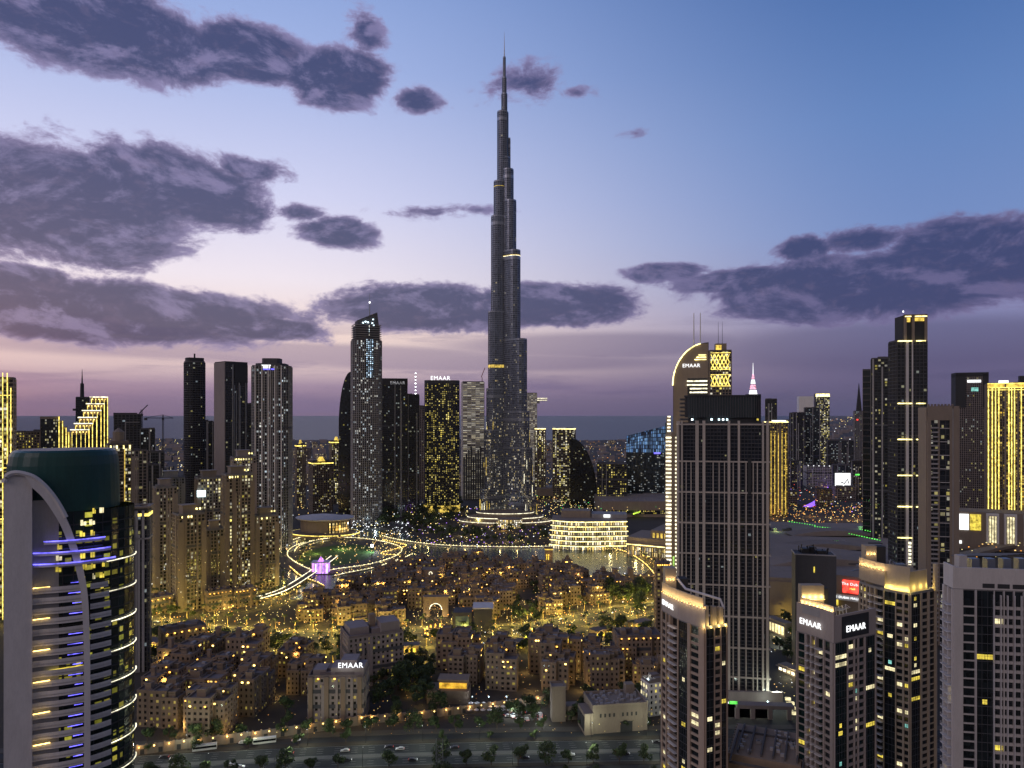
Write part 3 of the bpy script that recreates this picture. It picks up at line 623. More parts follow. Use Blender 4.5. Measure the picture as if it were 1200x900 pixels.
X0 = X_(83, 880); r = thing('stepped_tower', 'golden stepped tower rising to the right in six outlined terraces', 'tower', (X_(104, 880), 880, 0), -atan2(X_(104, 880), 880)); r.scale = (.87, 1, 1)
for i, (xa, xb, yt_) in enumerate([(106, 126, 465), (101.5, 122, 473), (97, 118, 481), (92.5, 113, 489), (88, 108, 496), (84, 104, 503)]):
    a, b2 = X_(xa, 880)-X_(104, 880), X_(xb, 880)-X_(104, 880); z = Z_(yt_, 880); yf = 10-i*6
    p_ = part(r, 'step', M['tan'], lambda b: b.box(a, b2, yf, yf+6.1, 0, z))
    mg = MB(); mg.face([(a+.5, yf-.3, 0), (b2-.5, yf-.3, 0), (b2-.5, yf-.3, z-6), (a+.5, yf-.3, z-6)], [(0, 0), (8, 0), (8, int(z/3.6)), (0, int(z/3.6))]); mg.build('glazing', W_['dim'], p_)
    part(p_, 'edge_strip', GL['pearl'], lambda b: b.box(a-1, b2+.8, yf-1, yf-.35, z-.6, z+.5)); part(p_, 'edge_strip', GL['yel'], lambda b: b.box(b2-.1, b2+.7, yf-.9, yf-.3, 0, z-.7))
    for k in range(4): part(p_, 'column_strip', GL['yel'], lambda b: b.box(a+1+k*(b2-a)/4, a+1.5+k*(b2-a)/4, yf-.9, yf-.35, z-(9 if i < 5 else 60), z-2.5))
    for k in range(5): part(p_, 'wall_lamp', GL['warm'], lambda b: b.box(a+2+k*4, a+3+k*4, yf-1.1, yf-.7, z-3.4, z-2.2))
r, w_, d, h = T('spire_tower', 'dark tower with a needle spire rising behind the golden stepped tower', 89, 105, 466, 1300, st1, 'charcoal', 'dim', 0, .8, jk=0)
part(r, 'spire', M['charcoal'], lambda b: (b.cyl(-1, 0, h, h+26, 3.4, 3, 8), b.cyl(-1, 0, h+26, h+52, 1.4, .3, 8))); part(r, 'deck', M['dark'], lambda b: b.box(-w_/2-5, w_/2, -8, 8, h-24, h-20))
r, w_, d, h = T('unfinished_tower', 'dark concrete tower topped by a box and crane, behind the lantern tower', 134, 165, 486, 1100, S(5, 3.8, 1.2, .9, .6), 'dark', 'dim', 0, .6, jk=0)
part(r, 'roof_box', M['charcoal'], lambda b: b.box(-w_/2-1, w_/2-5, -10, 10, h-6, h+3)); part(r, 'frame', M['grey'], lambda b: (b.box(-w_*.1, w_*.45, -d/2-1, -d/2-.5, h-12, h-11), b.box(-w_*.1, -w_*.06, -d/2-1, -d/2-.5, 0, h-12)))
def crane(label, x, ytop, ybase, Y, L, Lb, m='black', tilt=0):
    o = thing('tower_crane', label, 'crane', (X_(x, Y), Y, 0)); zt = Z_(ytop, Y)
    part(o, 'mast', M[m], lambda b: [b.tube([(sx*1, sy*1, 0), (sx*1, sy*1, zt)], .3, 4) for sx in (-1, 1) for sy in (-1, 1)]+[b.tube([(-1, -1, z), (1, -1, z+4)], .2, 4) for z in range(0, int(zt)-4, 4)])
    if tilt: part(o, 'jib', M[m], lambda b: b.tube([(-4, 0, zt-6), (L*cos(tilt), 0, zt-6+L*sin(tilt))], .8, 4))
    else:
        part(o, 'jib', M[m], lambda b: (b.tube([(-Lb, 0, zt-6), (L, 0, zt-6)], .55, 4), b.tube([(-Lb, 0, zt-6), (0, 0, zt), (L, 0, zt-6)], .3, 4)))
        part(o, 'counterweight', M[m], lambda b: b.box(-Lb, -Lb+5, -1, 1, zt-10, zt-6))
    part(o, 'cab', M[m], lambda b: b.box(-1.4, 1.4, -1.6, 1.6, zt-10, zt-6.5)); return o
crane('dark hammerhead crane standing against the sea', 191, 486, 540, 1300, 19, 34)
crane('dark luffing crane leaning above the concrete tower', 166, 480, 540, 1090, 16, 5, tilt=RD(55))
T('residential_tower', 'dark narrow block with vertical white lamps right of the crane-topped tower', 165, 181, 503, 1000, st1, 'charcoal', 'cool', 0, 1)
T('residential_tower', 'mid-rise dark slab below the hammerhead crane', 172, 192, 530, 900, st1, 'dark', 'dim', 0, 1)
r, w_, d, h = T('lantern_tower', 'ornate beige tower with a glowing golden lantern on top', 124, 154, 521, 740, S(3.2, 3.4, 1.2, .8, .6, 2), 'beige', 'resl', 10, .8, jk=0)
part(r, 'crown', M['beige'], lambda b: (b.prism(rect(w_*.8, d*.8), h, h+4), b.prism(ell(11, 11, 8), h+4, h+13)))
part(r, 'lantern', GL['goldp'], lambda b: b.frust(ell(9.5, 9.5, 8), h+5, ell(8.5, 8.5, 8), h+12)) ; part(r, 'dome', M['beige'], lambda b: b.frust(ell(11.5, 11.5, 8), h+13, ell(2, 2, 8), h+17))
for x in (-.42, -.15, .15, .42): part(r, 'uplight', GL['yelh'], lambda b: b.box(w_*x-.6, w_*x+.6, -d/2-1.2, -d/2-.7, h-4, h-.5))
for x in (-.18, .18): part(r, 'light_strip', GL['goldp'], lambda b: b.box(w_*x, w_*x+.6, -d/2-1.1, -d/2-.7, 30, h-5))
T('residential_tower', 'grey tower with white-gridded balconies right of the lantern tower', 153, 172, 528, 780, stV, 'mauve', 'res', 0, .9)
T('residential_tower', 'black narrow tower in shade beside the white-gridded grey tower', 170, 186, 545, 820, st1, 'charcoal', 'dim', 0, 1)
r, w_, d, h = T('residential_tower', 'dark tower with a glowing yellow-green cornice behind the curved glass tower', 145, 177, 597, 500, S(3.4, 3.4, .8, .5, .5, 2), 'dark', 'dim', -10, .9)
part(r, 'lit_cornice', GL['yel'], lambda b: b.ring(rect(w_, d), .6, 1.1, h-4, h-2)); part(r, 'cornice_slab', M['tan'], lambda b: b.ring(rect(w_, d), -1, 2, h+1.6, h+3)); part(r, 'facade_trim', M['grey'], lambda b: b.ring(rect(w_, d), .5, 1.2, h-20, h-19))
# beige residential cluster in front of the dark trio
cl_ = [('beige gridded tower with a pale roof slab at the left of the residential cluster', 179, 207, 571, 715, 'mauve', 'res', 12, 0), ('beige tower with golden roof lights at the front of the residential cluster', 202, 240, 602, 655, 'beige', 'res', 18, 1),
       ('brown tower with scattered yellow windows behind the golden-roofed front tower', 228, 262, 560, 800, 'tan', 'resl', 10, 0), ('tall beige stepped tower with twin golden roof lamps, middle of the residential cluster', 259, 297, 556, 730, 'beige', 'resl', 14, 1),
       ('lower beige tower with a pale cap at the right end of the residential cluster', 296, 326, 604, 745, 'tan', 'res', 12, 1), ('small beige tower squeezed between the front tower and the tall stepped tower', 240, 262, 620, 690, 'tan', 'dim', 8, 0),
       ('grey tower behind the tall beige stepped tower with a sloping cap', 270, 300, 536, 820, 'mauve', 'resl', 10, 1), ('pale block with a tiny white sign lamp above the gridded tower', 186, 216, 560, 850, 'grey', 'res', 0, 0)]
for lb, xl, xr, yt_, Y, wl, gl, t_, lit in cl_:
    r, w_, d, h = T('residential_tower', lb, xl, xr, yt_, Y, S(3.1, 3.3, 1.0, .9, .5), wl, gl, t_, .8, roof='roofg')
    part(r, 'penthouse', M[wl], lambda b: (b.box(-w_*.3, w_*.25, -d*.3, d*.3, h, h+8), b.box(-w_*.34, w_*.29, -d*.34, d*.34, h+8, h+8.8)))
    part(r, 'corner_bay', M[wl], lambda b: (b.box(-w_/2-1, -w_/2+3, -d/2-1, -d/2-.5, 0, h-6), b.box(w_/2-3, w_/2+1, -d/2-1, -d/2-.5, 0, h-6)))
    if lit:
        for k in range(4): part(r, 'roof_lamp', GL['yelh'], lambda b: b.box(-w_*.4+k*2.6, -w_*.4+k*2.6+1.2, -d/2-1, -d/2-.55, h-2.4, h-.6))
        for k in range(2): part(r, 'roof_lamp', GL['yelh'], lambda b: b.box(w_*.2+k*3, w_*.2+k*3+1.4, -d*.3-.6, -d*.3-.1, h+4, h+5.6))
o_ = thing('billboard', 'cool white video screen glowing between the residential towers', 'billboard', (X_(245, 800), 780, 0)); part(o_, 'screen', GL['cool'], lambda b: b.box(-4.5, 4.5, -.3, .3, 88, 95)); part(o_, 'post', M['black'], lambda b: b.cyl(0, .8, 0, 88, .5, .5, 6))
# ------------------------------------------------------------------ theatre, pavilion, arcade buildings
th = thing('opera_house', 'low round theatre with a wide oval grey roof and orange-lit glass side by the lake', 'theatre', (X_(381, 1060), 1060, 0), RD(-8))
part(th, 'roof', M['lilac'], lambda b: (b.frust(ell(84, 66, 32), 23, ell(88, 70, 32), 25), b.frust(ell(88, 70, 32), 25, ell(30, 24, 32), 28.5)))
part(th, 'roof_recess', M['charcoal'], lambda b: b.prism(ell(26, 8, 20, 10, 12), 27, 28.9)); part(th, 'drum_wall', M['tan'], lambda b: b.prism(ell(70, 54, 28, -2, 0), 0, 23.2))
part(th, 'lit_foyer', win('foyer_windows', p=3, c1=(1, .55, .1), c2=(1, .8, .35), s=1.4, my=.1), lambda b: [b.face([(35*cos(a)+1, 28*sin(a), 0), (35*cos(a+.15)+1, 28*sin(a+.15), 0), (35*cos(a+.15)+1, 28*sin(a+.15), 20), (35*cos(a)+1, 28*sin(a), 20)], [(k, 0), (k+1, 0), (k+1, 5), (k, 5)]) for k in range(8) for a in [-1.15+k*.15]])
part(th, 'terrace', M['tan'], lambda b: b.prism(ell(104, 70, 30, 4, -12), 0, 5)); part(th, 'terrace_light', GL['yel'], lambda b: b.ring(ell(104, 70, 30, 4, -12), .1, .6, 4.2, 5))
pvX, pvY = G_(376, 672)
pv = thing('event_pavilion', 'boxy pavilion glowing violet and white beside the bridge on the island', 'pavilion', (pvX, pvY, .8), RD(5)); pv.scale = (.85, .85, .72)
part(pv, 'frame', M['white'], lambda b: [b.box(-11+k*4.2, -10.2+k*4.2, y0, y0+.8, 0, 17) for k in range(6) for y0 in (-8, 7.2)]+[b.box(-11.4, 11.4, -8.4, 8.4, 17, 18)])
part(pv, 'lit_wall', glow('violet_wall', (.62, .3, 1), 1.5), lambda b: b.box(-10, 10, -6.5, 6.5, 0, 16))
for k in range(6): part(pv, 'light_tube', GL['sign'] if k % 2 else GL['purple'], lambda b: b.box(-9.8+k*3.7, -8.6+k*3.7, -7.2, -6.7, 1, 15))
part(pv, 'finial', GL['purple'], lambda b: b.frust(rect(7, 7), 18, rect(.6, .6), 25))
br = thing('footbridge', 'curved footbridge with lit handrails from the old town to the island', 'bridge', (0, 0, 0))
bl_ = smooth(brd, 6); part(br, 'deck', M['pave'], lambda b: [b.prism([a1, a2, b2_, b1][::-1], 2.4, 3.2) for a, b_0 in [(side(bl_, 4), side(bl_, -4))] for a1, a2, b1, b2_ in zip(a, a[1:], b_0, b_0[1:])])
for s_ in (4.1, -4.1): part(br, 'handrail_light', GL['pearl'], lambda b: b.tube([(x, y, 4) for x, y in side(bl_, s_)], .4, 5))
part(br, 'pier', M['grey'], lambda b: [b.cyl(x, y, 0, 2.4, .8, .8, 8) for x, y, _ in along(bl_, 18, 6)])
def ledline(name, label, pts, r=.42, m='yel', z=1.6, cat='light strip', closed=False, k=5, W=420):
    o = thing(name, label, cat); l = smooth([G_(*p) for p in pts], k, closed); l2 = l+[l[0]] if closed else l
    part(o, 'strip', GL['goldp' if m != 'pearl' else 'pearl'], lambda b: b.tube([(x, y, z) for x, y in l], r*.42, 5, closed=closed)); part(o, 'kerb_wall', M['tan'], lambda b: [b.obox((x, y), (cos(a), sin(a)), -3.0, 3.0, -.3, .3, 0, z-r) for x, y, a in along(l2, 6)])
    q0 = None; tot = sum(math.dist(a, b) for a, b in zip(l2, l2[1:])); sp = max(5.0, tot/90)
    for x, y, a in along(l2, sp, 1):
        c = part(o, 'lamp', GL['warm' if m != 'pearl' else 'yelh'], lambda b: b.cyl(0, 0, -.3, .45, .55, .3, 6)) if q0 is None else q0.copy()
        if q0 is None: q0 = c
        else: COL.objects.link(c)
        c.location = (x+random.uniform(-.4, .4), y+random.uniform(-.4, .4), z+.4)
    for x, y, a in along(l2, max(24.0, tot/16), 6): PL(x+random.uniform(-3, 3), y-3.5, z+2.6, W*random.uniform(1, 3.2), (1, random.uniform(.62, .76), random.uniform(.16, .34)), .4)
    return l
isl_out = [(405+dx_, 650+dy_) for dx_, dy_ in ((-68, 2), (-60, -9), (-35, -16), (0, -19), (35, -16), (64, -8), (60, 2), (30, 12), (-10, 18), (-30, 21), (-50, 15))]
ledline('promenade_light', 'golden lit handrail looping round the island edge', isl_out, .5, 'pearl', closed=True)
ledline('promenade_light', 'golden lit rim of the lakeside walk west of the island', [(318, 655), (328, 640), (342, 630), (370, 624), (398, 622)], .8, 'yel')
ledline('promenade_light', 'second golden rim of the walk under the residential towers', [(322, 652), (334, 639), (352, 631), (380, 627), (410, 624)], .5, 'pearl')
ledline('promenade_light', 'inner golden ring path light round the lawn', [(345, 648), (352, 640), (376, 633), (400, 631)], .45, 'pearl')
ledline('promenade_light', 'golden line along the near western quay', [(340, 666), (352, 676), (372, 684), (380, 688)], .5, 'yel')
ledline('promenade_light', 'long string of lamps along the far lake shore below the tallest tower', [(448, 629), (470, 634), (520, 640), (600, 642), (660, 641), (700, 642)], .42, 'pearl')
ledline('promenade_light', 'bright zigzag terrace light at the tip of the island', [(448, 634), (476, 640), (462, 645), (446, 650), (470, 652)], .7, 'yel')
ledline('promenade_light', 'lit quay line at the bridge landing in the old town', [(262, 716), (296, 706), (330, 700), (352, 688)], .45, 'yel')
ledline('promenade_light', 'golden line of the quay south of the island', [(392, 676), (410, 672), (440, 666), (470, 656), (484, 650)], .5, 'pearl')
# terraced mall front
ml = thing('shopping_mall', 'curved terraced mall front with five glowing white-gold balconies above the lake', 'mall', (X_(692, 960), 960, 0), -.1)
zt = Z_(609, 960)
for k in range(6):
    z = zt*(k+1)/6; gx = (6-k)*1.5
    def crv(off, x0=-52, x1=48): return [(x0+(x1-x0)*i/16-gx*.3*(1-i/8), -off-13*sin(i/16*pi)-3*sin(i/16*pi*2+.4)-gx*1.6) for i in range(17)]
    f_ = crv(6); bkk = [(f_[-1][0], 40), (f_[0][0], 40)]
    pt = part(ml, 'terrace', M['beige'], lambda b: b.prism(f_+bkk, z-1.1, z)); ins = [(x*.98, y+4) for x, y in f_]
    gm = MB(); [gm.face([(*ins[i], z-zt/6), (*ins[i+1], z-zt/6), (*ins[i+1], z-1.1), (*ins[i], z-1.1)], [(i*2, 0), (i*2+2, 0), (i*2+2, 1), (i*2, 1)]) for i in range(16)]
    gm.build('shop_glazing', win('shop_windows', p=2.2, c1=(1, .7, .2), c2=WHT, s=.8, my=.06) if k == 0 else W_['shop'], pt) if k else None
    if k == 0: W_['shop'] = win('shop_windows', p=2.0, c1=(1, .68, .16), c2=WHT, s=.9, my=.06, clump=.5); gm.build('shop_glazing', W_['shop'], pt)
    part(pt, 'edge_strip', GL['yelh'], lambda b: b.tube([(x, y-.5, z-.3) for x, y in f_], .55, 5))
part(ml, 'upper_block', M['tan'], lambda b: b.box(-40, 0, 20, 44, zt, zt+9)); part(ml, 'sign_panel', GL['sign'], lambda b: b.box(18, 27, 16, 16.6, zt+1, zt+5)); part(ml, 'service_block', M['grey'], lambda b: b.box(2, 50, 18, 48, zt, zt+5))
mw_ = thing('mall_wing', 'mall wing with a gold-lit arched colonnade stepping down the right lake shore', 'mall', (X_(765, 880), 880, 0), -.5)
part(mw_, 'wall', M['tan'], lambda b: (b.box(-34, 30, 0, 60, 0, 24), b.box(-6, 40, 10, 70, 24, 33)))
part(mw_, 'glazing', W_['shop'], lambda b: (b.face([(-33, -.4, 2), (29, -.4, 2), (29, -.4, 13), (-33, -.4, 13)], [(0, 0), (20, 0), (20, 2), (0, 2)]), b.face([(-34.4, 58, 3), (-34.4, 2, 3), (-34.4, 2, 20), (-34.4, 58, 20)], [(0, 0), (12, 0), (12, 3), (0, 3)])))
part(mw_, 'gold_wall', GL['goldp'], lambda b: [b.box(-3+k*5, -.5+k*5, 9.3, 9.8, 22, 30) for k in range(8)])
for k in range(12): part(mw_, 'column', M['beige'], lambda b: b.box(-32+k*5.4, -30.8+k*5.4, -2.2, -1, 0, 15))
part(mw_, 'cornice_strip', GL['yelh'], lambda b: b.box(-34, 30, -2.6, -2, 15, 15.7)); part(mw_, 'cornice', M['beige'], lambda b: b.box(-34, 30, -2.4, 0, 15.8, 17))
ledline('promenade_light', 'golden walkway sweeping round the east side of the lake below the mall', [(700, 642), (728, 646), (748, 656), (762, 668), (770, 680)], .7, 'yelh')
ledline('promenade_light', 'second golden walkway along the mall colonnade', [(712, 636), (744, 646), (768, 660), (782, 676)], .6, 'yel')
bg2 = thing('stone_bridge', 'stone bridge with two square gate towers across the east end of the lake', 'bridge', (*G_(728, 679), 0), RD(4))
part(bg2, 'deck', M['old'], lambda b: b.box(-40, 44, -3, 3, 3, 4.4)); part(bg2, 'arch_pier', M['old'], lambda b: [b.box(x-1.5, x+1.5, -3.2, 3.2, 0, 3) for x in range(-36, 44, 12)])
for x in (-7, 10):
    p_ = part(bg2, 'gate_tower', M['old2'], lambda b: (b.box(x-2.4, x+2.4, -4, 4, 0, 11), b.box(x-2.8, x+2.8, -4.4, 4.4, 11, 12)))
part(bg2, 'lantern', GL['warm'], lambda b: [b.box(x, x+.7, -3.9, -3.2, 4.4, 5.4) for x in range(-34, 44, 9)])
for lb, xl, xr, yb, Yd, hh in [('wide low mall roof hall with pale membrane behind the terraced front', 700, 800, 606, 120, 26), ('flat mall hall north of the terraced front with white skylights', 745, 792, 592, 160, 24),
                               ('dark low hall with lit row of roof edges right of the tallest tower', 628, 668, 590, 70, 26)]:
    Y = H*F/(yb-HOR)+60; X, w_, _, rz = fit(xl, xr, Y); r = thing('mall_hall', lb, 'hall', (X, Y, 0), 0)
    part(r, 'wall', M['tan'], lambda b: b.box(-w_/2, w_/2, -Yd/2, Yd/2, 0, hh)); part(r, 'roof', M['roofm'], lambda b: b.prism(rect(w_-3, Yd-3), hh, hh+1.2))
    part(r, 'window_row', W_['yellow'], lambda b: b.face([(-w_/2+1, -Yd/2-.3, 5), (w_/2-1, -Yd/2-.3, 5), (w_/2-1, -Yd/2-.3, 12), (-w_/2+1, -Yd/2-.3, 12)], [(0, 0), (int(w_/3), 0), (int(w_/3), 2), (0, 2)]))
    for k in range(10): part(r, 'skylight', GL['pearl'] if 'white' in lb else M['grey'], lambda b: b.box(-w_*.45+k*w_*.09, -w_*.45+k*w_*.09+3, -Yd*.3, -Yd*.3+2, hh+1.2, hh+2))
r_ = thing('lit_ramp', 'curling car ramp edged in yellow-green light behind the mall', 'ramp'); l = smooth([G_(*p) for p in [(695, 590), (712, 592), (718, 599), (744, 600), (748, 604), (738, 608)]], 6)
part(r_, 'deck', M['pave'], lambda b: strip('', l, -5, 5, 8, None, up=1, mb=b)); part(r_, 'edge_light', glow('lime_strip', (.6, .95, .08), 1.4), lambda b: (b.tube([(x, y, 9) for x, y in side(l, 7)], 1.2, 5)))
# ------------------------------------------------------------------ sail hotel, lattice tower and others on the right
Y = 800
r, w_, zt, zs, pts = sailtower('sail_hotel', 'sail-shaped hotel tower with a curved lit left edge, white roof name and twin masts', 789, 830, 403, 452, Y, 'tan', 'near', flip=1, th=26)
p_ = part(r, 'face_cladding', M['tan'], lambda b: b.face([(x*.985-.2, -13.3, min(z, zt-1)) for x, z in pts]))
part(r, 'edge_strip', GL['yelh'], lambda b: b.tube([(x-.4*(1 if i else 0), -14.4, z) for i, (x, z) in enumerate(pts[3:-1])], .65, 5))
text(r, 'EMAAR', 5.6, (0.5, -14, Z_(429.5, Y)), (pi/2, 0, 0), GL['sign'], .25)
for k in range(4): part(r, 'lit_balcony_band', GL['pearl'], lambda b: b.box(-1-(k > 1)*3, w_*.46, -14.6, -13.6, Z_(461-k*4.3, Y), Z_(461-k*4.3, Y)+1.5))
for k in range(3): part(r, 'crown_strip', GL['yelh'], lambda b: b.box(4+k*2.2, 16.5, -14.2, -13.6, Z_(423-k*2.6, Y), Z_(423-k*2.6, Y)+.9))
part(r, 'dark_recess', M['charcoal'], lambda b: b.box(-3.5, w_*.47, -13.7, -13.35, Z_(465, Y), Z_(444, Y)))
for x in (813, 820.3): part(r, 'mast', M['white'], lambda b: b.cyl(X_(x, Y)-X_(809.5, Y), 0, zt-12, Z_(367, Y), .75, .4, 8))
r = thing('balcony_tower', 'narrow twin-shaft tower glowing with stacked yellow balcony slabs beside the dark gridded tower', 'tower', (X_(789, 640), 640, 0), -atan2(X_(789, 640), 640)+.06)
hb, hs = Z_(509, 640), Z_(489, 640)
part(r, 'core_wall', M['tan'], lambda b: (b.box(-1.6, 1.4, -2.5, 12, 0, hb+2), b.box(-6.6, -1.7, 0, 12, 0, hb), b.box(1.5, 6.6, 0, 12, 0, hb)))
part(r, 'green_light_strip', glow('soft_green', (.5, .9, .2), .8), lambda b: b.box(-.6, .8, -3.0, -2.6, 0, hb*.32))
nfl = int(hb/3.55)
proto = None
for k in range(nfl):
    for sx in (-4.2, 4.0):
        if proto is None: proto = part(r, 'balcony', GL['pearl'], lambda b: b.box(-2.4, 2.4, -1.6, 0, 0, 1.35)); proto.location = (sx, 0, k*3.55+1)
        else: c = proto.copy(); COL.objects.link(c); c.location = (sx, 0, k*3.55+1)
part(r, 'shaft_back', M['tan'], lambda b: b.box(-5, -1.8, 12.2, 24, 0, hs))
for k in range(5): part(r, 'upper_balcony', GL['pearl'], lambda b: b.box(-4.6, -1.8, 10.6, 12.1, hb+2+k*3.3, hb+3.3+k*3.3))
# gold lattice tower
Y = 1000
r, w_, d, h = T('lattice_tower', 'golden lattice-crowned tower with two thin antennas behind the gridded dark tower', 829, 857, 412, Y, S(4, 3.6, .8, .8, .5), 'tan', 'resl', 8, .8, jk=0, seed=3)
part(r, 'upper_box', M['tan'], lambda b: b.box(-w_*.2, w_*.3, -d*.3, d*.3, h, Z_(403, Y)))
def lattice(b):
    y = -d/2-1.3
    for z0, z1 in ((Z_(425, Y), Z_(416, Y)), (Z_(433, Y), Z_(425, Y)), (Z_(452, Y), Z_(441, Y))):
        for k in range(5):
            x0, x1 = -w_*.45+k*w_*.17, -w_*.45+(k+1)*w_*.17
            b.tube([(x0, y, z0), (x1, y, z1)], .45, 4); b.tube([(x1, y, z0), (x0, y, z1)], .45, 4)
part(r, 'lattice', GL['yel'], lattice); part(r, 'belt_strip', GL['yel'], lambda b: [b.box(-w_*.45, w_*.45, -d/2-1.4, -d/2-.8, z, z+.7) for z in (Z_(433, Y)-1, Z_(440, Y), Z_(453, Y), Z_(414.6, Y))])
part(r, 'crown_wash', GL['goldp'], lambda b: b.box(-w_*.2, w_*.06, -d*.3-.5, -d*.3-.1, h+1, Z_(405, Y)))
for x in (-1.5, 4): part(r, 'antenna', M['steel'], lambda b: b.cyl(x, 0, Z_(404, Y), Z_(377, Y), .45, .2, 6))
sp = thing('lit_spire', 'small stepped spire glowing pinkish white with red lights, right of the lattice tower', 'spire', (X_(882.5, 1500), 1500, 0)); zq = Z_(462, 1500)
part(sp, 'tower_base', M['charcoal'], lambda b: b.box(-14, 14, -8, 8, 0, zq))
for k in range(4): part(sp, 'spire_tier', GL['sign'] if k % 2 == 0 else glow('pink_light', (1, .45, .6), 1.4), lambda b: b.frust(rect(15-k*3.4, 9-k*1.6), zq+k*11, rect(12-k*3.2, 7-k*1.5), zq+k*11+9))
part(sp, 'spire_base_light', GL['red'], lambda b: b.box(-8, 8, -6, -5, zq-1.5, zq)); part(sp, 'needle', GL['sign'], lambda b: b.cyl(0, 0, zq+42, zq+66, .9, .3, 6))
# broad dark gridded tower
Y = 453
t_ = RD(7); X, w_, d, rz = fit(796, 903, Y, t_, .34)
rT = r = thing('gridded_tower', 'broad dark tower with a pale grid of piers and a recessed dark glass crown', 'tower', (X, Y+6, 0), rz)
h = Z_(497.5, Y); z0t = Z_(812, Y)+2; fh = (h-z0t)/72.0
mg = MB(); pb = rect(w_, d); mw = MB()
for i, (p, q) in enumerate(zip(pb, pb[1:]+pb[:1])):
    L = math.hypot(q[0]-p[0], q[1]-p[1]); nb = round(L/2.1); mg.face([(*p, 0), (*q, 0), (*q, h), (*p, h)], [(i*40, 0), (i*40+nb, 0), (i*40+nb, 76), (i*40, 76)])
mg.build('glazing', win('gridded_tower_glass', base=(.014, .018, .024), p=.012, c1=YEL, c2=COOL, s=1.4, rough=.12), r)
part(r, 'slab_edging', M['dark'], lambda b: [b.ring(pb, 0, .45, z0t+k*fh-.28, z0t+k*fh+.22) for k in range(0, 73)])
part(r, 'mullion_grid', M['dark'], lambda b: [b.obox(p, ((q[0]-p[0])/L, (q[1]-p[1])/L), a-.1, a+.1, 0, .6, 0, h) for p, q in zip(pb, pb[1:]+pb[:1]) for L in [math.hypot(q[0]-p[0], q[1]-p[1])] for a in [k*L/round(L/2.1) for k in range(round(L/2.1)+1)]])
px2x = lambda px: (px-849.5)/107.0*w_*1.0
pier_m = M['pier']
for a, b2 in ((797, 799), (814.5, 818.6), (823.3, 826.6), (853.8, 856.8), (866, 868.6), (895, 897.2), (900, 903)):
    part(r, 'pier', pier_m, lambda b: b.box(px2x(a), px2x(b2), -d/2-1.5, -d/2-.02, 0, h+2.5))
for a in (803.2, 809.2, 836.2, 843.5, 850, 876, 884.5, 889.5, 860.5): part(r, 'slim_pier', pier_m, lambda b: b.box(px2x(a)-.26, px2x(a)+.26, -d/2-1.1, -d/2-.02, 0, Z_(541, Y)))
for z in (497.3, 540.5, 576.5, 612.3, 648, 684, 720, 756, 790): part(r, 'belt_course', pier_m, lambda b: (b.ring(pb, .01, 1.25, Z_(z, Y)-.45, Z_(z, Y)+.45)))
for y_ in (-d/2+2, 0, d/2-2): part(r, 'side_pier', pier_m, lambda b: b.box(-w_/2-1.3, -w_/2-.02, y_-.8, y_+.8, 0, h+2))
part(r, 'roof', M['roofd'], lambda b: roofcap(b, pb, h, 1.2)); cp = rrect(w_*.86, d*.86, 6, 5); hz = Z_(463, Y)
pc = part(r, 'crown_screen', M['charcoal'], lambda b: (b.prism(offset(cp, -2), h-.2, hz-1.5), b.ring(cp, -.8, .5, hz-1, hz)))
part(pc, 'screen_lattice', M['dark'], lambda b: [b.box(x-.22, x+.22, y-.22, y+.22, h+4.5, hz-.5) for x, y, _ in along(cp+[cp[0]], 1.6)])
part(pc, 'screen_glass', mat('crown_glass', (.05, .065, .07), .25, .2), lambda b: b.ring(cp, -.5, -.3, h+4.5, hz-1))
for x in (-20, -8, -3.5, -1, 1.5, 20): part(r, 'crown_lamp', GL['cool'] if x < 10 else GL['wind'], lambda b: b.box(x, x+1.1, -d*.43-1, -d*.43-.4, h+2.6, h+3.8))
part(r, 'stepped_annex', M['dark'], lambda b: [b.box(-w_/2+.5, -w_/2+7, -3, 6, h+k*2.6, h+k*2.6+1.2) for k in range(7)]); part(r, 'dark_slot', M['charcoal'], lambda b: b.box(px2x(878), px2x(882), -d/2-1.7, -d/2-1.2, Z_(578, Y), Z_(536, Y)))
pd = thing('podium_building', 'pool-deck podium with tall dark openings and white floodlights at the foot of the gridded tower', 'podium', (X_(868, 430), 430, 0), RD(-4)); hp = Z_(818, 430)
part(pd, 'wall', M['mauve'], lambda b: (b.box(-26, 30, -10, 30, 0, hp-9), b.box(-5, 28, -12, -6, hp-1.5, hp+.5), b.box(-5, 28, 10, 12, 0, hp)))
for x in (-5, 4, 14, 25): part(pd, 'column', M['mauve'], lambda b: b.box(x-1, x+1.4, -12, -10.1, 0, hp-1.5))
part(pd, 'pool_deck', M['pave'], lambda b: b.box(-26, 30, -9.8, 29, hp-9, hp-8.4)); part(pd, 'pool', wat, lambda b: b.box(-4, 12, 12, 20, hp-8.39, hp-8.3))
for x, y in ((2, -3), (17, 4), (-16, -6), (20, 12)):
    part(pd, 'floodlight', GL['cool'], lambda b: b.box(x, x+.9, y, y+.9, hp-4, hp-3.4)); PL(X_(868, 430)+x, 430+y-1, hp-3, 900, (.85, 1, .85), .4)
part(pd, 'green_sign', GL['green'], lambda b: b.box(-9, -4.5, -10.6, -10.1, 8, 9.6)); part(pd, 'white_sign', GL['sign'], lambda b: b.box(-19, -9.5, -10.6, -10.1, 8.2, 9.2))
part(pd, 'shop_window', GL['windw'], lambda b: [b.box(27.2+k*.01, 30+.3, -9+k*2.2, -7.6+k*2.2, 2+(k % 3)*2, 3.6+(k % 3)*2) for k in range(6)])
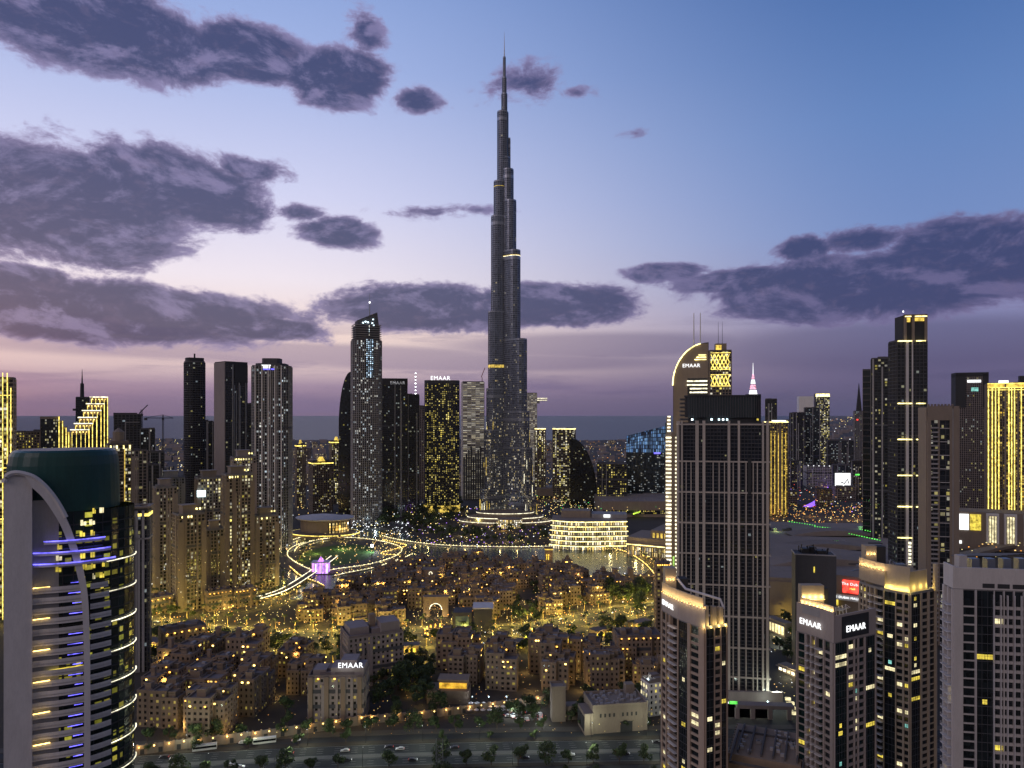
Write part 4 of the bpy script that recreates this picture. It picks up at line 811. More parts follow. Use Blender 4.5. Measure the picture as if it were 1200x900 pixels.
# hotel with golden columns right of the gridded tower
r, w_, d, h = T('golden_hotel', 'hotel slab with glowing golden fluted columns just right of the gridded tower', 895, 923, 495, 1250, S(3.6, 3.5, .9, .4, .9), 'tan', 'gold', 14, .8)
part(r, 'roof_light_strip', GL['yelh'], lambda b: b.ring(rect(w_, d), .2, 1, h+.1, h+1.6)); part(r, 'roof_lamps', GL['sign'], lambda b: b.box(-w_*.3, w_*.4, -d/2-1, -d/2-.3, h+2, h+4))
for k in range(5): part(r, 'light_column', GL['goldp'], lambda b: b.box(-w_*.35+k*w_*.18, -w_*.35+k*w_*.18+1.0, -d/2-1.6, -d/2-1.0, 4, h-18))
T('residential_tower', 'dark blocky roof tower peeking over the golden hotel', 897, 910, 468, 1400, st1, 'charcoal', 'dim', 0, 1)
# distant right cluster
far = [('slab tower with a white blank top in the far right cluster', 934, 953, 466, 2300, 'white', 'dim'), ('dark tower with a glowing gold cap in the far right cluster', 954, 972, 462, 2200, 'dark', 'resl'),
       ('dark twin tower in front of the white-topped slab, far right cluster', 925, 944, 484, 1900, 'charcoal', 'dim'), ('dark rounded tower between the gold-capped and white-topped towers', 942, 960, 478, 1950, 'charcoal', 'off'),
       ('broad dark glass block right of the gold-capped tower', 968, 1000, 516, 1800, 'charcoal', 'off'), ('grey tower with red lights under a sharp far spire', 1000, 1013, 482, 2200, 'grey', 'dim'),
       ('dark slim block with green and violet lights below the spire', 975, 998, 545, 1600, 'charcoal', 'off'), ('wide pale slab with a row of tiny roof lights', 941, 976, 546, 1750, 'lilac', 'dim'),
       ('squat dark block left of the wide pale slab', 922, 940, 540, 1700, 'charcoal', 'res'), ('dark mid-rise with a green sign right of the spire', 998, 1014, 540, 1500, 'charcoal', 'res'),
       ('low sandy apartment block beside the golden highway', 916, 934, 576, 1400, 'beige', 'res'), ('low sandy twin block by the violet lit street', 955, 975, 573, 1380, 'beige', 'res'), ('grey low block behind the curling highway', 976, 1002, 570, 1480, 'mauve', 'res')]
for i, (lb, xl, xr, yt_, Y, wl, gl) in enumerate(far):
    r, w_, d, h = T('residential_tower' if i < 8 else 'apartment_block', lb, xl, xr, yt_, Y, S(4, 3.8, .6, .9, .5), wl, gl, 10, .8)
    if i == 1: part(r, 'gold_cap', GL['yelh'], lambda b: b.box(-w_/2-.5, w_/2+.5, -d/2-1.2, -d/2-.6, h-8, h+1))
    if i == 0: part(r, 'blank_crown', M['white'], lambda b: b.box(-w_/2-.8, w_/2+.8, -d/2-1.4, d/2, h-46, h+4))
    if i == 5: part(r, 'spire', M['charcoal'], lambda b: b.frust(rect(16, 8), h, rect(1, 1), Z_(449, Y))); part(r, 'red_lamp', GL['red'], lambda b: b.box(-9, -4, -d/2-2, -d/2-1, h-28, h-24))
    if i == 7: [part(r, 'roof_lamp', GL['sign'], lambda b: b.box(-w_*.45+k*w_*.2, -w_*.45+k*w_*.2+2, -d/2-1, -d/2, h+1, h+3)) for k in range(5)]
    if i == 9: part(r, 'green_sign', GL['green'], lambda b: b.box(-8, 0, -d/2-2, -d/2-1, h-30, h-27))
sc_ = thing('billboard', 'wide glowing white video billboard above the golden highway', 'billboard', (X_(985, 1500), 1490, 0)); part(sc_, 'screen', GL['sign'], lambda b: b.box(-16, 16, -.5, .5, Z_(572, 1500), Z_(554, 1500)))
part(sc_, 'dark_shape', M['black'], lambda b: b.tube([(-5, -1, Z_(564, 1500)), (3, -1, Z_(566, 1500)), (10, -1, Z_(561, 1500)), (12, -1, Z_(566, 1500))], 1.2, 5)); part(sc_, 'post', M['black'], lambda b: (b.cyl(-8, 1, 0, Z_(572, 1500), 1, 1, 6), b.cyl(8, 1, 0, Z_(572, 1500), 1, 1, 6)))
vl = thing('violet_street_light', 'violet light ribbon along a winding street before the distant towers', 'light strip'); l = smooth([G_(*p) for p in [(946, 594), (958, 588), (966, 578), (967, 570)]], 5)
part(vl, 'strip', glow('violet_ribbon', (.3, .12, 1), 1.6), lambda b: strip('', l, -7, 7, 1.0, None, up=.9, mb=b))
# tall gold-banded tower
Y = 700
r, w_, d, h = T('gold_banded_tower', 'tall dark tower ringed by thin golden belts with a gold framed crown', 1041, 1086, 401, Y, S(3.4, 3.5, .5, .6, .5), 'dark', 'dim', 22, .75, jk=0)
xs_ = lambda px: (px-1062.0)/45*w_
part(r, 'upper_tower', M['charcoal'], lambda b: b.box(xs_(1049), w_/2, -d/2+1, d/2, h, Z_(371, Y)))
part(r, 'crown_frame', M['tan'], lambda b: [b.box(x, x+2.2, -d/2-.6, -d/2+.9, h, Z_(370, Y)) for x in (xs_(1050), xs_(1062), w_/2-2)]+[b.box(xs_(1050), w_/2, -d/2-.6, -d/2+.9, Z_(374, Y), Z_(370, Y))])
part(r, 'crown_strip', GL['yelh'], lambda b: (b.box(xs_(1051), xs_(1060), -d/2-1.1, -d/2-.65, Z_(373, Y), Z_(372, Y)), b.box(xs_(1066), w_/2-.3, -d/2-1.1, -d/2-.65, Z_(373, Y), Z_(372, Y))))
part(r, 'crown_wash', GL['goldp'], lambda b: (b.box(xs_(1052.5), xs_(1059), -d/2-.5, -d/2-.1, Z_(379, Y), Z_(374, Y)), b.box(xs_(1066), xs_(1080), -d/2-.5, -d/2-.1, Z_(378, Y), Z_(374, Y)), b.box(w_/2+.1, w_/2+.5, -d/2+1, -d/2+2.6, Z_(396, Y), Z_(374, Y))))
for x in (1052, 1054): part(r, 'pier', M['lilac'], lambda b: b.box(xs_(x), xs_(x)+1.2, -d/2-1.6, -d/2-.6, 0, h))
part(r, 'pier', M['lilac'], lambda b: b.box(xs_(1061), xs_(1062.6), -d/2-1.6, -d/2-.6, 0, h))
for y in (401, 473, 514.5, 556, 592, 628):
    for a, b2 in ((1039, 1060.5), (1067, 1081)):
        if y == 628 and a > 1060: continue
        part(r, 'light_belt', GL['yelh'], lambda b: b.box(xs_(a), xs_(b2), -d/2-2.4, -d/2-1.7, Z_(y, Y)-.45, Z_(y, Y)+.55))
for k in range(7): part(r, 'stair_light', GL['pearl'], lambda b: b.box(xs_(1055.5), xs_(1059.5), -d/2-2.1, -d/2-1.7, Z_(661-k*4.3, Y), Z_(661-k*4.3, Y)+2.2))
part(r, 'roof_lamp', GL['white'], lambda b: b.cyl(-4, 0, Z_(366, Y), Z_(364, Y), .7, .7, 6)); part(r, 'antenna', M['steel'], lambda b: b.cyl(-4, 0, Z_(371, Y), Z_(364, Y), .2, .2, 6))
T('residential_tower', 'dark tower with a patchwork of small lights just left of the gold-banded tower', 1021, 1044, 421, 900, S(3.4, 3.5, .4, .7, .4), 'charcoal', 'res', 0, .8)
T('residential_tower', 'plain slim mauve shaft at the left edge of the patchwork tower', 1011, 1022, 434, 940, S(8, 8, .3, .3, .2), 'mauve', 'near', 0, .9, jk=0)
r, w_, d, h = T('residential_tower', 'beige tower with a broad frame round dark glazed strips, right of the gold-banded tower', 1077, 1122, 479, 560, S(4.2, 4.0, .3, .3, .3), 'dark', 'res', 20, .8, jk=2)
part(r, 'frame_wall', M['beige'], lambda b: [b.box(x0, x1, -d/2-1.4, -d/2-.3, 0, h+1) for x0, x1 in ((-w_/2-.4, -w_/2+2), (-w_*.17, -w_*.12), (w_*.22, w_*.3))]+[b.box(-w_/2-.4, w_*.3, -d/2-1.5, -d/2-.3, h-9, h+2), b.box(w_*.34, w_/2+.6, -d/2-1.2, d/2, 0, h+2), b.box(-w_/2-1, -w_/2-.4, -d/2, d/2, 0, h+1)])
bp0 = part(r, 'balcony', M['grey'], lambda b: b.box(-w_/2+2, -w_*.17, -d/2-2.1, -d/2-.3, 3.5, 4.6))
for k in range(1, int((h-10)/3.5)-1): c = bp0.copy(); COL.objects.link(c); c.location = (0, 0, k*3.5)
[part(r, 'belt_course', M['lilac'], lambda b: b.box(-w_*.12, w_*.22, -d/2-.9, -d/2-.3, k*10.5, k*10.5+.4)) for k in range(1, int(h/10.5))]; part(r, 'parapet', M['beige'], lambda b: [b.box(-w_/2+k*2.4, -w_/2+k*2.4+1, -d/2-1.4, -d/2+.6, h+2, h+3.6) for k in range(int(w_/2.4))])
r, w_, d, h = T('residential_tower', 'pale grey ribbed tower with a dark open crown, left of the gold-lit hotel', 1115, 1157, 440, 1150, S(2.6, 3.5, .7, .6, .8), 'mauve', 'dim', 12, .7, jk=0)
part(r, 'crown', M['charcoal'], lambda b: (b.box(-w_/2-1, -w_*.2, -d/2-2, d/2, h-52, h+1), b.box(w_*.34, w_/2+1, -d/2-2, d/2, h-52, h+1), b.box(-w_/2-1, w_/2+1, -d/2-2, d/2, h-2, h+4)))
part(r, 'crown_light', GL['sign'], lambda b: b.box(-w_*.15, w_*.28, -d/2-2.4, -d/2-2.0, h-12, h-8)); part(r, 'teal_light', GL['teal'], lambda b: b.box(-w_*.02, w_*.2, -d/2-1.6, -d/2-1.1, h-26, h-20))
r, w_, d, h = T('gold_lit_hotel', 'wide hotel tower flooded with golden vertical light strips at the right border', 1153, 1222, 450, 1000, S(3.6, 3.5, .5, .5, .5), 'tan', 'gold', 6, .6)
for x in (-.49, -.42, -.36, -.3, -.12, -.07, -.02, .1, .18, .25, .34): part(r, 'light_strip', GL['yel'], lambda b: b.box(w_*x, w_*x+1.0, -d/2-1.6, -d/2-.8, 8, h-6))
part(r, 'crown_strip', GL['yel'], lambda b: [b.box(-w_/2, w_/2, -d/2-1.8, -d/2-1, h-k, h-k+.8) for k in (0, 6, 9)]); part(r, 'crown_sign', GL['sign'], lambda b: b.box(-w_*.3, -w_*.12, -d/2-2.2, -d/2-1.8, h+1, h+4.5))
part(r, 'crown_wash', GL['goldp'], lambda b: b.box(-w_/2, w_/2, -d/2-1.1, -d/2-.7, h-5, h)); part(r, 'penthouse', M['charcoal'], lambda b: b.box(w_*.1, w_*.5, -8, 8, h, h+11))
sm = thing('small_mall', 'pale podium with glowing white screens and framed shop portals under the gold-lit hotel', 'podium', (X_(1170, 930), 930, 0), -atan2(570, F)*.55)
hq = Z_(601, 930); part(sm, 'wall', M['beige'], lambda b: b.box(-58, 60, 0, 40, 0, hq)); part(sm, 'screen', GL['sign'], lambda b: b.box(-52, -34, -1.6, -1.1, hq-24, hq-3)); part(sm, 'screen', GL['wind'], lambda b: b.box(-32.5, -20, -1.6, -1.1, hq-24, hq-3))
for x in (-14, 6, 28, 46):
    p_ = part(sm, 'portal_frame', M['white'], lambda b: (b.box(x, x+2, -3, -.1, 8, hq-1), b.box(x+12, x+14, -3, -.1, 8, hq-1), b.box(x+2, x+12, -3, -.1, hq-4, hq-1)))
    part(p_, 'lit_window', GL['windw'], lambda b: b.box(x+2.4, x+11.6, -1.2, -.6, 10, hq-5)); part(p_, 'window_bars', M['dark'], lambda b: [b.box(x+2.6+k*3, x+3.4+k*3, -1.6, -1.25, 10, hq-5) for k in range(4)])
part(sm, 'signage', GL['sign'], lambda b: b.box(-50, -42, -1.6, -1.1, 7, 11))
vd = thing('flyover', 'long pale concrete flyover with amber lamps in front of the small mall', 'bridge', (0, 0, 0)); l = smooth([G_(*p) for p in [(1100, 668), (1140, 655), (1200, 643), (1260, 640)]], 4)
part(vd, 'deck', M['beige'], lambda b: strip('', l, -7, 7, 9, None, up=3.5, mb=b)); part(vd, 'column', M['beige'], lambda b: [b.cyl(x, y, 0, 5.6, 1.2, 1.2, 8) for x, y, _ in along(l, 25, 5)])
# big mall roofs to the right
for i, (lb, p, hh) in enumerate([('huge pale membrane roof of the mall, nearest block', [(895, 720), (1075, 730), (1072, 690), (900, 668)], 30), ('long low mall roof edged with green lights, middle block', [(880, 690), (1080, 690), (1085, 656), (885, 650)], 24),
                                 ('dark flat car-park roof with rows of green lamps', [(890, 668), (1085, 668), (1085, 632), (890, 628)], 20)]):
    pts = ccw([G_(*q) for q in p]); o = thing('mall_roof_hall', lb, 'hall'); part(o, 'wall', M['tan'], lambda b: b.prism(pts, 0, hh)); part(o, 'roof', M['roofm'], lambda b: b.prism(offset(pts, -2), hh, hh+1.4 if i else hh+3))
    cxx, cyy = sum(q[0] for q in pts)/4, sum(q[1] for q in pts)/4
    for k in range(16):
        fx, fy = random.uniform(-.8, .8), random.uniform(-.8, .8); c0_ = (cxx+(pts[0][0]-cxx)*fx*.8, cyy+(pts[2][1]-cyy)*fy*.8); sz = random.uniform(2, 7)
        part(o, 'roof_unit', M['roofd' if k % 3 else 'grey'], lambda b: b.box(c0_[0]-sz, c0_[0]+sz, c0_[1]-sz*.5, c0_[1]+sz*.5, hh+1, hh+3.2+random.uniform(0, 2.5)))
        if k % 4 == 0: PL(c0_[0], c0_[1]-sz-2, hh+4.5, 900, (1, .85, .4) if k % 8 else (.3, 1, .3), .4)
    part(o, 'vault', M['roofm'], lambda b: [b.hexa([(cxx-70+a0, cyy-14, hh+3.1), (cxx-70+a1, cyy-14, hh+3.1), (cxx-70+a1, cyy+16, hh+3.1), (cxx-70+a0, cyy+16, hh+3.1), (cxx-70+a0, cyy-12, hh+3.1+z0), (cxx-70+a1, cyy-12, hh+3.1+z1), (cxx-70+a1, cyy+14, hh+3.1+z1), (cxx-70+a0, cyy+14, hh+3.1+z0)]) for q in range(12) for a0, a1, z0, z1 in [(q*9, q*9+9, .3+6*sin(pi*q/12), .3+6*sin(pi*(q+1)/12))]])
    part(o, 'roof_ridge', M['steel'], lambda b: b.tube([(X_(940+i*20, 700), 640+i*60, hh+3.4), (X_(1010, 760), 700+i*60, hh+3.4)], .5, 5))
gl_ = thing('green_roof_lamps', 'rows of small green lamps edging the mall car-park roofs', 'lamp'); k_ = 0
for x0, x1, y0, y1 in ((925, 958, 603+8, 616), (955, 990, 617, 620), (980, 1036, 622, 634), (1008, 1040, 620, 627), (900, 912, 636, 640), (905, 920, 652, 655)):
    for k in range(int((x1-x0)/3.0)):
        px, py = x0+3.0*k, y0+(y1-y0)*k*3.0/(x1-x0); Y = (H-26)*F/(py-HOR); c = part(gl_, 'lamp', GL['green'], lambda b: b.box(-.6, .6, -.6, .6, 0, .8)) if k_ == 0 else c0.copy()
        if k_ == 0: c0 = c
        elif k_ < 90: COL.objects.link(c)
        if k_ < 90: c.location = (X_(px, Y), Y, 25.5)
        k_ += 1
rb = thing('restaurant_block', 'mall corner building with a red lit sign over a curved white lit sign', 'shop', (X_(1000, 540), 555, 0), RD(-32)); hr = Z_(680, 540)
part(rb, 'wall', M['tan'], lambda b: b.box(-14, 16, 0, 22, 0, hr)); part(rb, 'red_sign_panel', GL['red'], lambda b: b.box(-1, 11.5, -.9, -.4, hr-13, hr-3)); text(rb, 'The Dubai', 2.9, (5.2, -1.5, hr-5.8), (pi/2, 0, 0), GL['sign'], .1); text(rb, 'Mall', 2.2, (6, -1.5, hr-9.3), (pi/2, 0, 0), GL['orange'], .1)
part(rb, 'white_sign_band', M['white'], lambda b: b.box(-10, 12, -3.4, -2.9, hr-18.5, hr-14)); text(rb, 'THE DUBAI MALL', 2.4, (1, -3.7, hr-16.2), (pi/2, 0, 0), GL['sign'], .1); part(rb, 'lit_canopy', GL['wind'], lambda b: b.box(-14, -4, -3, -1, hr-23, hr-17))
lt = thing('equipment_tower', 'plain windowless dark tower with jumbled roof machinery behind the near twin-name tower', 'tower', (X_(953, 500), 500, 0), -atan2(353, F)+RD(10)); he = Z_(648, 500)
part(lt, 'wall', M['dark'], lambda b: b.box(-13, 13.5, -8, 8, 0, he)); part(lt, 'coping', M['grey'], lambda b: b.ring(rect(26.5, 16), -.4, .2, he-.3, he+.5)); part(lt, 'light_slot', GL['wind'], lambda b: b.box(-1.2, -.4, -8.4, -8, he-12, he-8))
part(lt, 'roof_machinery', M['black'], lambda b: [b.tube([(x, y, he), (x+dx_, y, he+hh)], .35, 4) for x, y, dx_, hh in [(random.uniform(-9, 9), random.uniform(-5, 5), random.uniform(-3, 3), random.uniform(2, 6)) for _ in range(16)]]+[b.box(-8, -3, -3, 3, he, he+3.4), b.box(2, 8, -4, 2, he, he+2.4), b.cyl(-1, 0, he, he+4.5, 2, 2, 10)])
# ------------------------------------------------------------------ near towers: faces built column by column
BAL = {}
def bal_mesh(w_, dp=1.5):
    k = (round(w_, 1), dp)
    if k not in BAL:
        b = MB(); b.box(-w_/2, w_/2, -dp, 0, -.12, .12, 0)
        b.box(-w_/2, w_/2, -dp, -dp+.06, 1.0, 1.1, 1)
        n = max(3, int(w_/.35))
        for i in range(n+1): x = -w_/2+.03+(w_-.06)*i/n; b.box(x-.025, x+.025, -dp+.01, -dp+.05, .12, 1.0, 1)
        for x in (-w_/2, w_/2-.06): b.box(x, x+.06, -dp+.06, -.01, 1.0, 1.1, 1)
        BAL[k] = b.mesh('balcony', [M['lilac'], M['rail']])
    return BAL[k]
WIN = {}
def win_mesh(w_, h_, kind):
    k = (round(w_, 1), round(h_, 1), kind)
    if k not in WIN:
        b = MB(); b.box(-w_/2, w_/2, 0, .06, 0, h_, 0)
        for x in (-w_/2, 0, w_/2): b.box(x-.05, x+.05, -.05, -.002, 0, h_, 1)
        b.box(-w_/2, w_/2, -.045, -.004, h_*.62, h_*.62+.07, 1)
        WIN[k] = b.mesh('window', [{'dark': M['glassd'], 'lit': GL['wind'], 'pale': GL['windw'], 'teal': GL['teal']}[kind], M['dark']])
    return WIN[k]
def inst(root, me, name, loc, rz):
    o = bpy.data.objects.new(name, me); COL.objects.link(o); o.parent = root; o.location = loc; o.rotation_euler = (0, 0, rz); return o
def face_cols(root, p, q, z0, z1, fh, pat, wm, rnd, lit=.06, cnt=None, glz='near'):
    L = math.hypot(q[0]-p[0], q[1]-p[1]); u = ((q[0]-p[0])/L, (q[1]-p[1])/L); nn = (u[1], -u[0]); rz = atan2(u[1], u[0])
    tot = sum(a for a, _ in pat); x = 0.0; nf = int((z1-z0)/fh)
    mw, mg, ms_ = MB(), MB(), MB()
    at = lambda a, b: (p[0]+u[0]*a+nn[0]*b, p[1]+u[1]*a+nn[1]*b)
    for wd, ty in pat:
        w_ = wd/tot*L; a0, a1 = x, x+w_; x = a1
        if ty == 'P': mw.obox(p, u, a0, a1, -.6, .55, z0, z1); continue
        back = {'G': 0.0, 'W': -.25, 'B': -1.3, 'D': -.4}[ty]; A, B = at(a0, back), at(a1, back)
        nb = max(1, round(w_/1.7)); mg.face([(*A, z0), (*B, z0), (*B, z1), (*A, z1)], [(a0, 0), (a0+nb, 0), (a0+nb, nf), (a0, nf)])
        if back < -.3: mw.obox(p, u, a0-.02, a0+.22, back, .4, z0, z1); mw.obox(p, u, a1-.22, a1+.02, back, .4, z0, z1)
        for k in range(nf):
            z = z0+k*fh
            if ty == 'G': ms_.obox(p, u, a0, a1, .0, .07, z-.12, z+.1)
            elif ty == 'W': mw.obox(p, u, a0, a1, -.25, .3, z-.55, z+.55)
            elif ty == 'D': mw.obox(p, u, a0, a1, back, .1, z-.25, z+.25)
            elif ty == 'B': mw.obox(p, u, a0+.22, a1-.22, back, .35, z-.18, z+.16)
            zz = z1-(k+1)*fh  # top floors first
            if ty == 'B' and cnt['b'] < 100 and zz > z0: c = at((a0+a1)/2, .35); inst(root, bal_mesh(w_-.5), 'balcony', (c[0], c[1], z0+(nf-1-k)*fh+.06), rz); cnt['b'] += 1
            isl_ = rnd.random() < lit*(2.2 if ty in 'G' else 1)
            if cnt['w'] < 100 and (isl_ or (ty == 'W' and cnt['w'] < 60)):
                c = at((a0+a1)/2, back+.03); kd = 'dark' if not isl_ else rnd.choice(['lit', 'lit', 'pale', 'teal'] if rnd.random() < .3 else ['lit', 'pale'])
                fw = w_-(.5 if back < -.3 else .2)
                if ty == 'G': fw = min(fw, rnd.choice([1.7, 2.6, fw])); 
                inst(root, win_mesh(fw, fh-1.5, kd), 'window', (c[0], c[1], z0+(nf-1-k)*fh+.75), rz); cnt['w'] += 1
        if ty == 'G':
            for i in range(nb+1): ms_.obox(p, u, a0+w_*i/nb-.05, a0+w_*i/nb+.05, .0, .12, z0, z1)
    mw.build('facade_wall', wm, root); mg.build('glazing', W_[glz], root); ms_.build('mullion_grid', M['dark'], root)
def near_tower(name, label, x_edge, x_corner, x_right, y_corner_top, Yc, t, fh, patL, patR, wm, seg=4, bulge=1.5, lit=.07, glz='near', seed=1, z0=0, backd=None, segR=1, bulgeR=0):
    """corner nearest the viewer at x_corner; the left face runs back to x_edge, the right face to x_right"""
    t = RD(t); a = atan2(x_corner-600, F); zc = Z_(y_corner_top, Yc); C = Vector((X_(x_corner, Yc), Yc))
    dr = lambda ang: Vector((cos(ang), sin(ang)))
    uL, uR = dr(pi-a-t+0), dr(-a+(pi/2-t))    # directions from the corner
    def reach(u, px):
        k = (px-600)/F; return (k*C.y-C.x)/(u.x-k*u.y)
    LL, LR = reach(uL, x_edge), reach(uR, x_right); rnd = random.Random(seed)
    r = thing(name, label, 'tower', (C.x, C.y, z0)); cnt = {'b': 0, 'w': 0}
    pA = uL*LL; nL = Vector((uL.y, -uL.x)); nL = nL if nL.y < 0 else -nL
    lp = [pA*(1-i/seg)+nL*bulge*sin(pi*i/seg) for i in range(seg+1)]
    pB = uR*LR; nR = Vector((uR.y, -uR.x)); nR = nR if nR.y < 0 else -nR
    rp = [pB*(i/segR)+nR*bulgeR*sin(pi*i/segR) for i in range(segR+1)]
    far_ = pA+pB; poly = [tuple(v) for v in lp]+[tuple(v) for v in rp[1:]]+[tuple(far_)]
    for i in range(seg): face_cols(r, tuple(lp[i]), tuple(lp[i+1]), 0, zc, fh, patL[i], wm, rnd, lit, cnt, glz)
    for i in range(segR): face_cols(r, tuple(rp[i]), tuple(rp[i+1]), 0, zc, fh, patR[i], wm, rnd, lit, cnt, glz)
    cn2 = {'b': 100, 'w': 70}
    face_cols(r, tuple(pB), tuple(far_), 0, zc, fh, [(1, 'P'), (3, 'W'), (1, 'P'), (3, 'G'), (1, 'P')], wm, rnd, lit, cn2, glz)
    face_cols(r, tuple(far_), tuple(pA), 0, zc, fh, [(1, 'P'), (3, 'W'), (1, 'P'), (3, 'G'), (1, 'P')], wm, rnd, lit, cn2, glz)
    part(r, 'roof', M['roofg'], lambda b: roofcap(b, poly, zc, .9))
    return r, lp, rp, far_, zc, C, poly
def crown_band(root, pts, z0, z1, th, m, name='crown_wall'):
    b = MB()
    for i in range(len(pts)-1):
        p, q = pts[i], pts[i+1]; L = (Vector(q)-Vector(p)).length; u = ((q[0]-p[0])/L, (q[1]-p[1])/L)
        b.obox(p, u, -.15, L+.15, -th, .1+.004*i, z0, z1)
    return b.build(name, m, root)
def sconces(root, C, pts, z, step, m='warm', W=45, off=.5, every=1, col=(1, .7, .3)):
    for k, (x, y, a) in enumerate(along([tuple(p) for p in pts], step, step/2)):
        nx, ny = sin(a), -cos(a); o = part(root, 'wall_lamp', GL[m], lambda b: b.box(-.13, .13, -.1, .1, -.12, .12)); o.location = (x+nx*off, y+ny*off, z)
        if k % every == 0: PL(C.x+x+nx*(off+.35), C.y+y+ny*(off+.35), z+.5, W, col, .15)
V = lambda *a: Vector(a)
# tower with the name sign in the middle
pat1 = [[(.6, 'P'), (2, 'W'), (.5, 'P'), (1.2, 'W')], [(.5, 'P'), (4.6, 'B'), (.5, 'P')], [(3, 'G'), (.9, 'P')], [(3.4, 'W'), (2.2, 'P')]]
r, lp, rp, fp, zc, C, poly = near_tower('residential_tower', 'sand-coloured tower with a sweeping sconce-lit crown and one white name sign on its curved side', 775.5, 826, 852, 737, 300, 52, 3.25, pat1, [[(.3, 'P'), (3, 'G'), (.25, 'P'), (2.2, 'W'), (.25, 'P'), (2, 'G'), (.3, 'P')]], M['ntan'], bulge=1.8, lit=.09, seed=5)
ins = [v*.97+V(.3, .6) for v in lp]; zt = Z_(700, 300)
crown_band(r, [tuple(v) for v in lp], zc+.2, zc+8.2, .5, M['nmauve'], 'sign_wall')
uu = (lp[1]-lp[0]).normalized(); cband = [tuple(v+V(.35, .8)) for v in lp[:-1]]+[tuple(lp[-1]*.9+lp[-2]*.1+V(0, .8))]
crown_band(r, cband, zc+8.2, zc+12.6, .5, M['nbeige'], 'crown_wall'); sconces(r, C, lp, zc+8.7, 1.9, W=190)
m_ = (lp[0]*.62+lp[1]*.38); ang = atan2((lp[1]-lp[0]).y, (lp[1]-lp[0]).x); nv = V((lp[1]-lp[0]).normalized().y, -(lp[1]-lp[0]).normalized().x)
c_ = lp[0]*.1+lp[1]*.9+nv*.55; text(r, 'EMAAR', 3.3, (c_.x, c_.y, zc+4.3), (pi/2, 0, ang), GL['sign'], .12)
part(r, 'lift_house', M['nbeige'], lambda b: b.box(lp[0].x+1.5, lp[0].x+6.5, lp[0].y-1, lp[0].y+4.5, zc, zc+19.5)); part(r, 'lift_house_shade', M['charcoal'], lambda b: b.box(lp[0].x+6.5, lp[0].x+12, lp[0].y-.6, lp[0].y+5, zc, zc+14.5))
for k in range(3):
    x = lp[0].x+2.2+k*1.5; part(r, 'wall_lamp', GL['warm'], lambda b: b.box(x, x+.3, lp[0].y-1.3, lp[0].y-1.02, zc+14, zc+14.4)); PL(C.x+x, C.y+lp[0].y-1.7, zc+14.6, 100, (1, .7, .3), .1)
part(r, 'roof_rail_tube', M['lilac'], lambda b: b.tube([(lp[0].x+7, lp[0].y+1, zc+15), (lp[1].x+6, lp[1].y+6, zc+13.6), (lp[3].x, lp[3].y+9, zc+13), (rp[-1].x-2, rp[-1].y+3, zc+10.5), (rp[-1].x-1, rp[-1].y+1, zc+7)], .55, 7))
for f_ in (.06, .42, .72):
    b0 = rp[0]*(1-f_)+rp[-1]*f_; part(r, 'corner_fin', M['nbeige'], lambda b: b.obox(tuple(b0), tuple((rp[-1]-rp[0]).normalized()), 0, 1.5, -2.6, -.3, zc, zc+9.5-f_*2))
    PL(C.x+b0.x+2.3, C.y+b0.y+.4, zc+1.2, 520, (1, .74, .25), .15); part(r, 'uplight', GL['warm'], lambda b: b.box(b0.x+1.9, b0.x+2.4, b0.y-.1, b0.y+.3, zc+.2, zc+.6))
PL(C.x+rp[0].x-1, C.y-.6, zc+1, 380, (1, .74, .25), .15)
# twin-name tower
pat2 = [[(3, 'D'), (.5, 'P')], [(2.6, 'B'), (.5, 'P'), (2.6, 'B'), (.5, 'P')], [(2.6, 'B'), (.5, 'P')], [(3, 'W'), (1.6, 'P')]]
r, lp, rp, fp, zc, C, poly = near_tower('residential_tower', 'mauve-grey tower with white name signs on both faces of its boxy crown', 934, 977, 1026, 754, 300, 38, 3.25, pat2, [[(.2, 'P'), (3.6, 'G'), (.3, 'P'), (1.8, 'W'), (.2, 'P'), (1, 'W'), (.2, 'P'), (1.8, 'W'), (.3, 'P'), (3, 'G'), (.3, 'P')]], M['nmauve'], bulge=-.9, lit=.08, glz='neart', seed=9)
crown_band(r, [tuple(v) for v in lp], zc+.2, zc+13, .5, M['nmauve'], 'sign_wall'); crown_band(r, [tuple(v) for v in rp], zc+.2, zc+11.5, .5, M['nmauve'], 'sign_wall')
uR = (rp[-1]-rp[0]).normalized(); LR = (rp[-1]-rp[0]).length; part(r, 'sign_recess', M['charcoal'], lambda b: b.obox(tuple(rp[0]), tuple(uR), LR*.18, LR*.82, .12, .3, zc+1.2, zc+10.5)); part(r, 'louvre_recess', M['grey'], lambda b: b.obox(tuple(lp[1]), tuple((lp[2]-lp[1]).normalized()), -2, (lp[2]-lp[1]).length+2, .2, .4, zc+8.8, zc+12))
nR = V(uR.y, -uR.x); c_ = rp[0]+uR*LR*.5+nR*.5; text(r, 'EMAAR', 3.9, (c_.x, c_.y, zc+4.9), (pi/2, 0, atan2(uR.y, uR.x)), GL['sign'], .12, sx=.95)
uL = (lp[3]-lp[1]).normalized(); nL = V(uL.y, -uL.x); c_ = (lp[1]+lp[2])/2+nL*.9; text(r, 'EMAAR', 3.7, (c_.x, c_.y, zc+5.2), (pi/2, 0, atan2(uL.y, uL.x)), GL['sign'], .12, sx=.9)
sc2 = [tuple(v*.9+V(.6, 1.2)) for v in lp]; crown_band(r, sc2, zc+12.4, zc+15.2, .4, M['nbeige'], 'inner_parapet'); sconces(r, C, [V(*v) for v in sc2], zc+13.0, 1.9, W=170, off=.35)
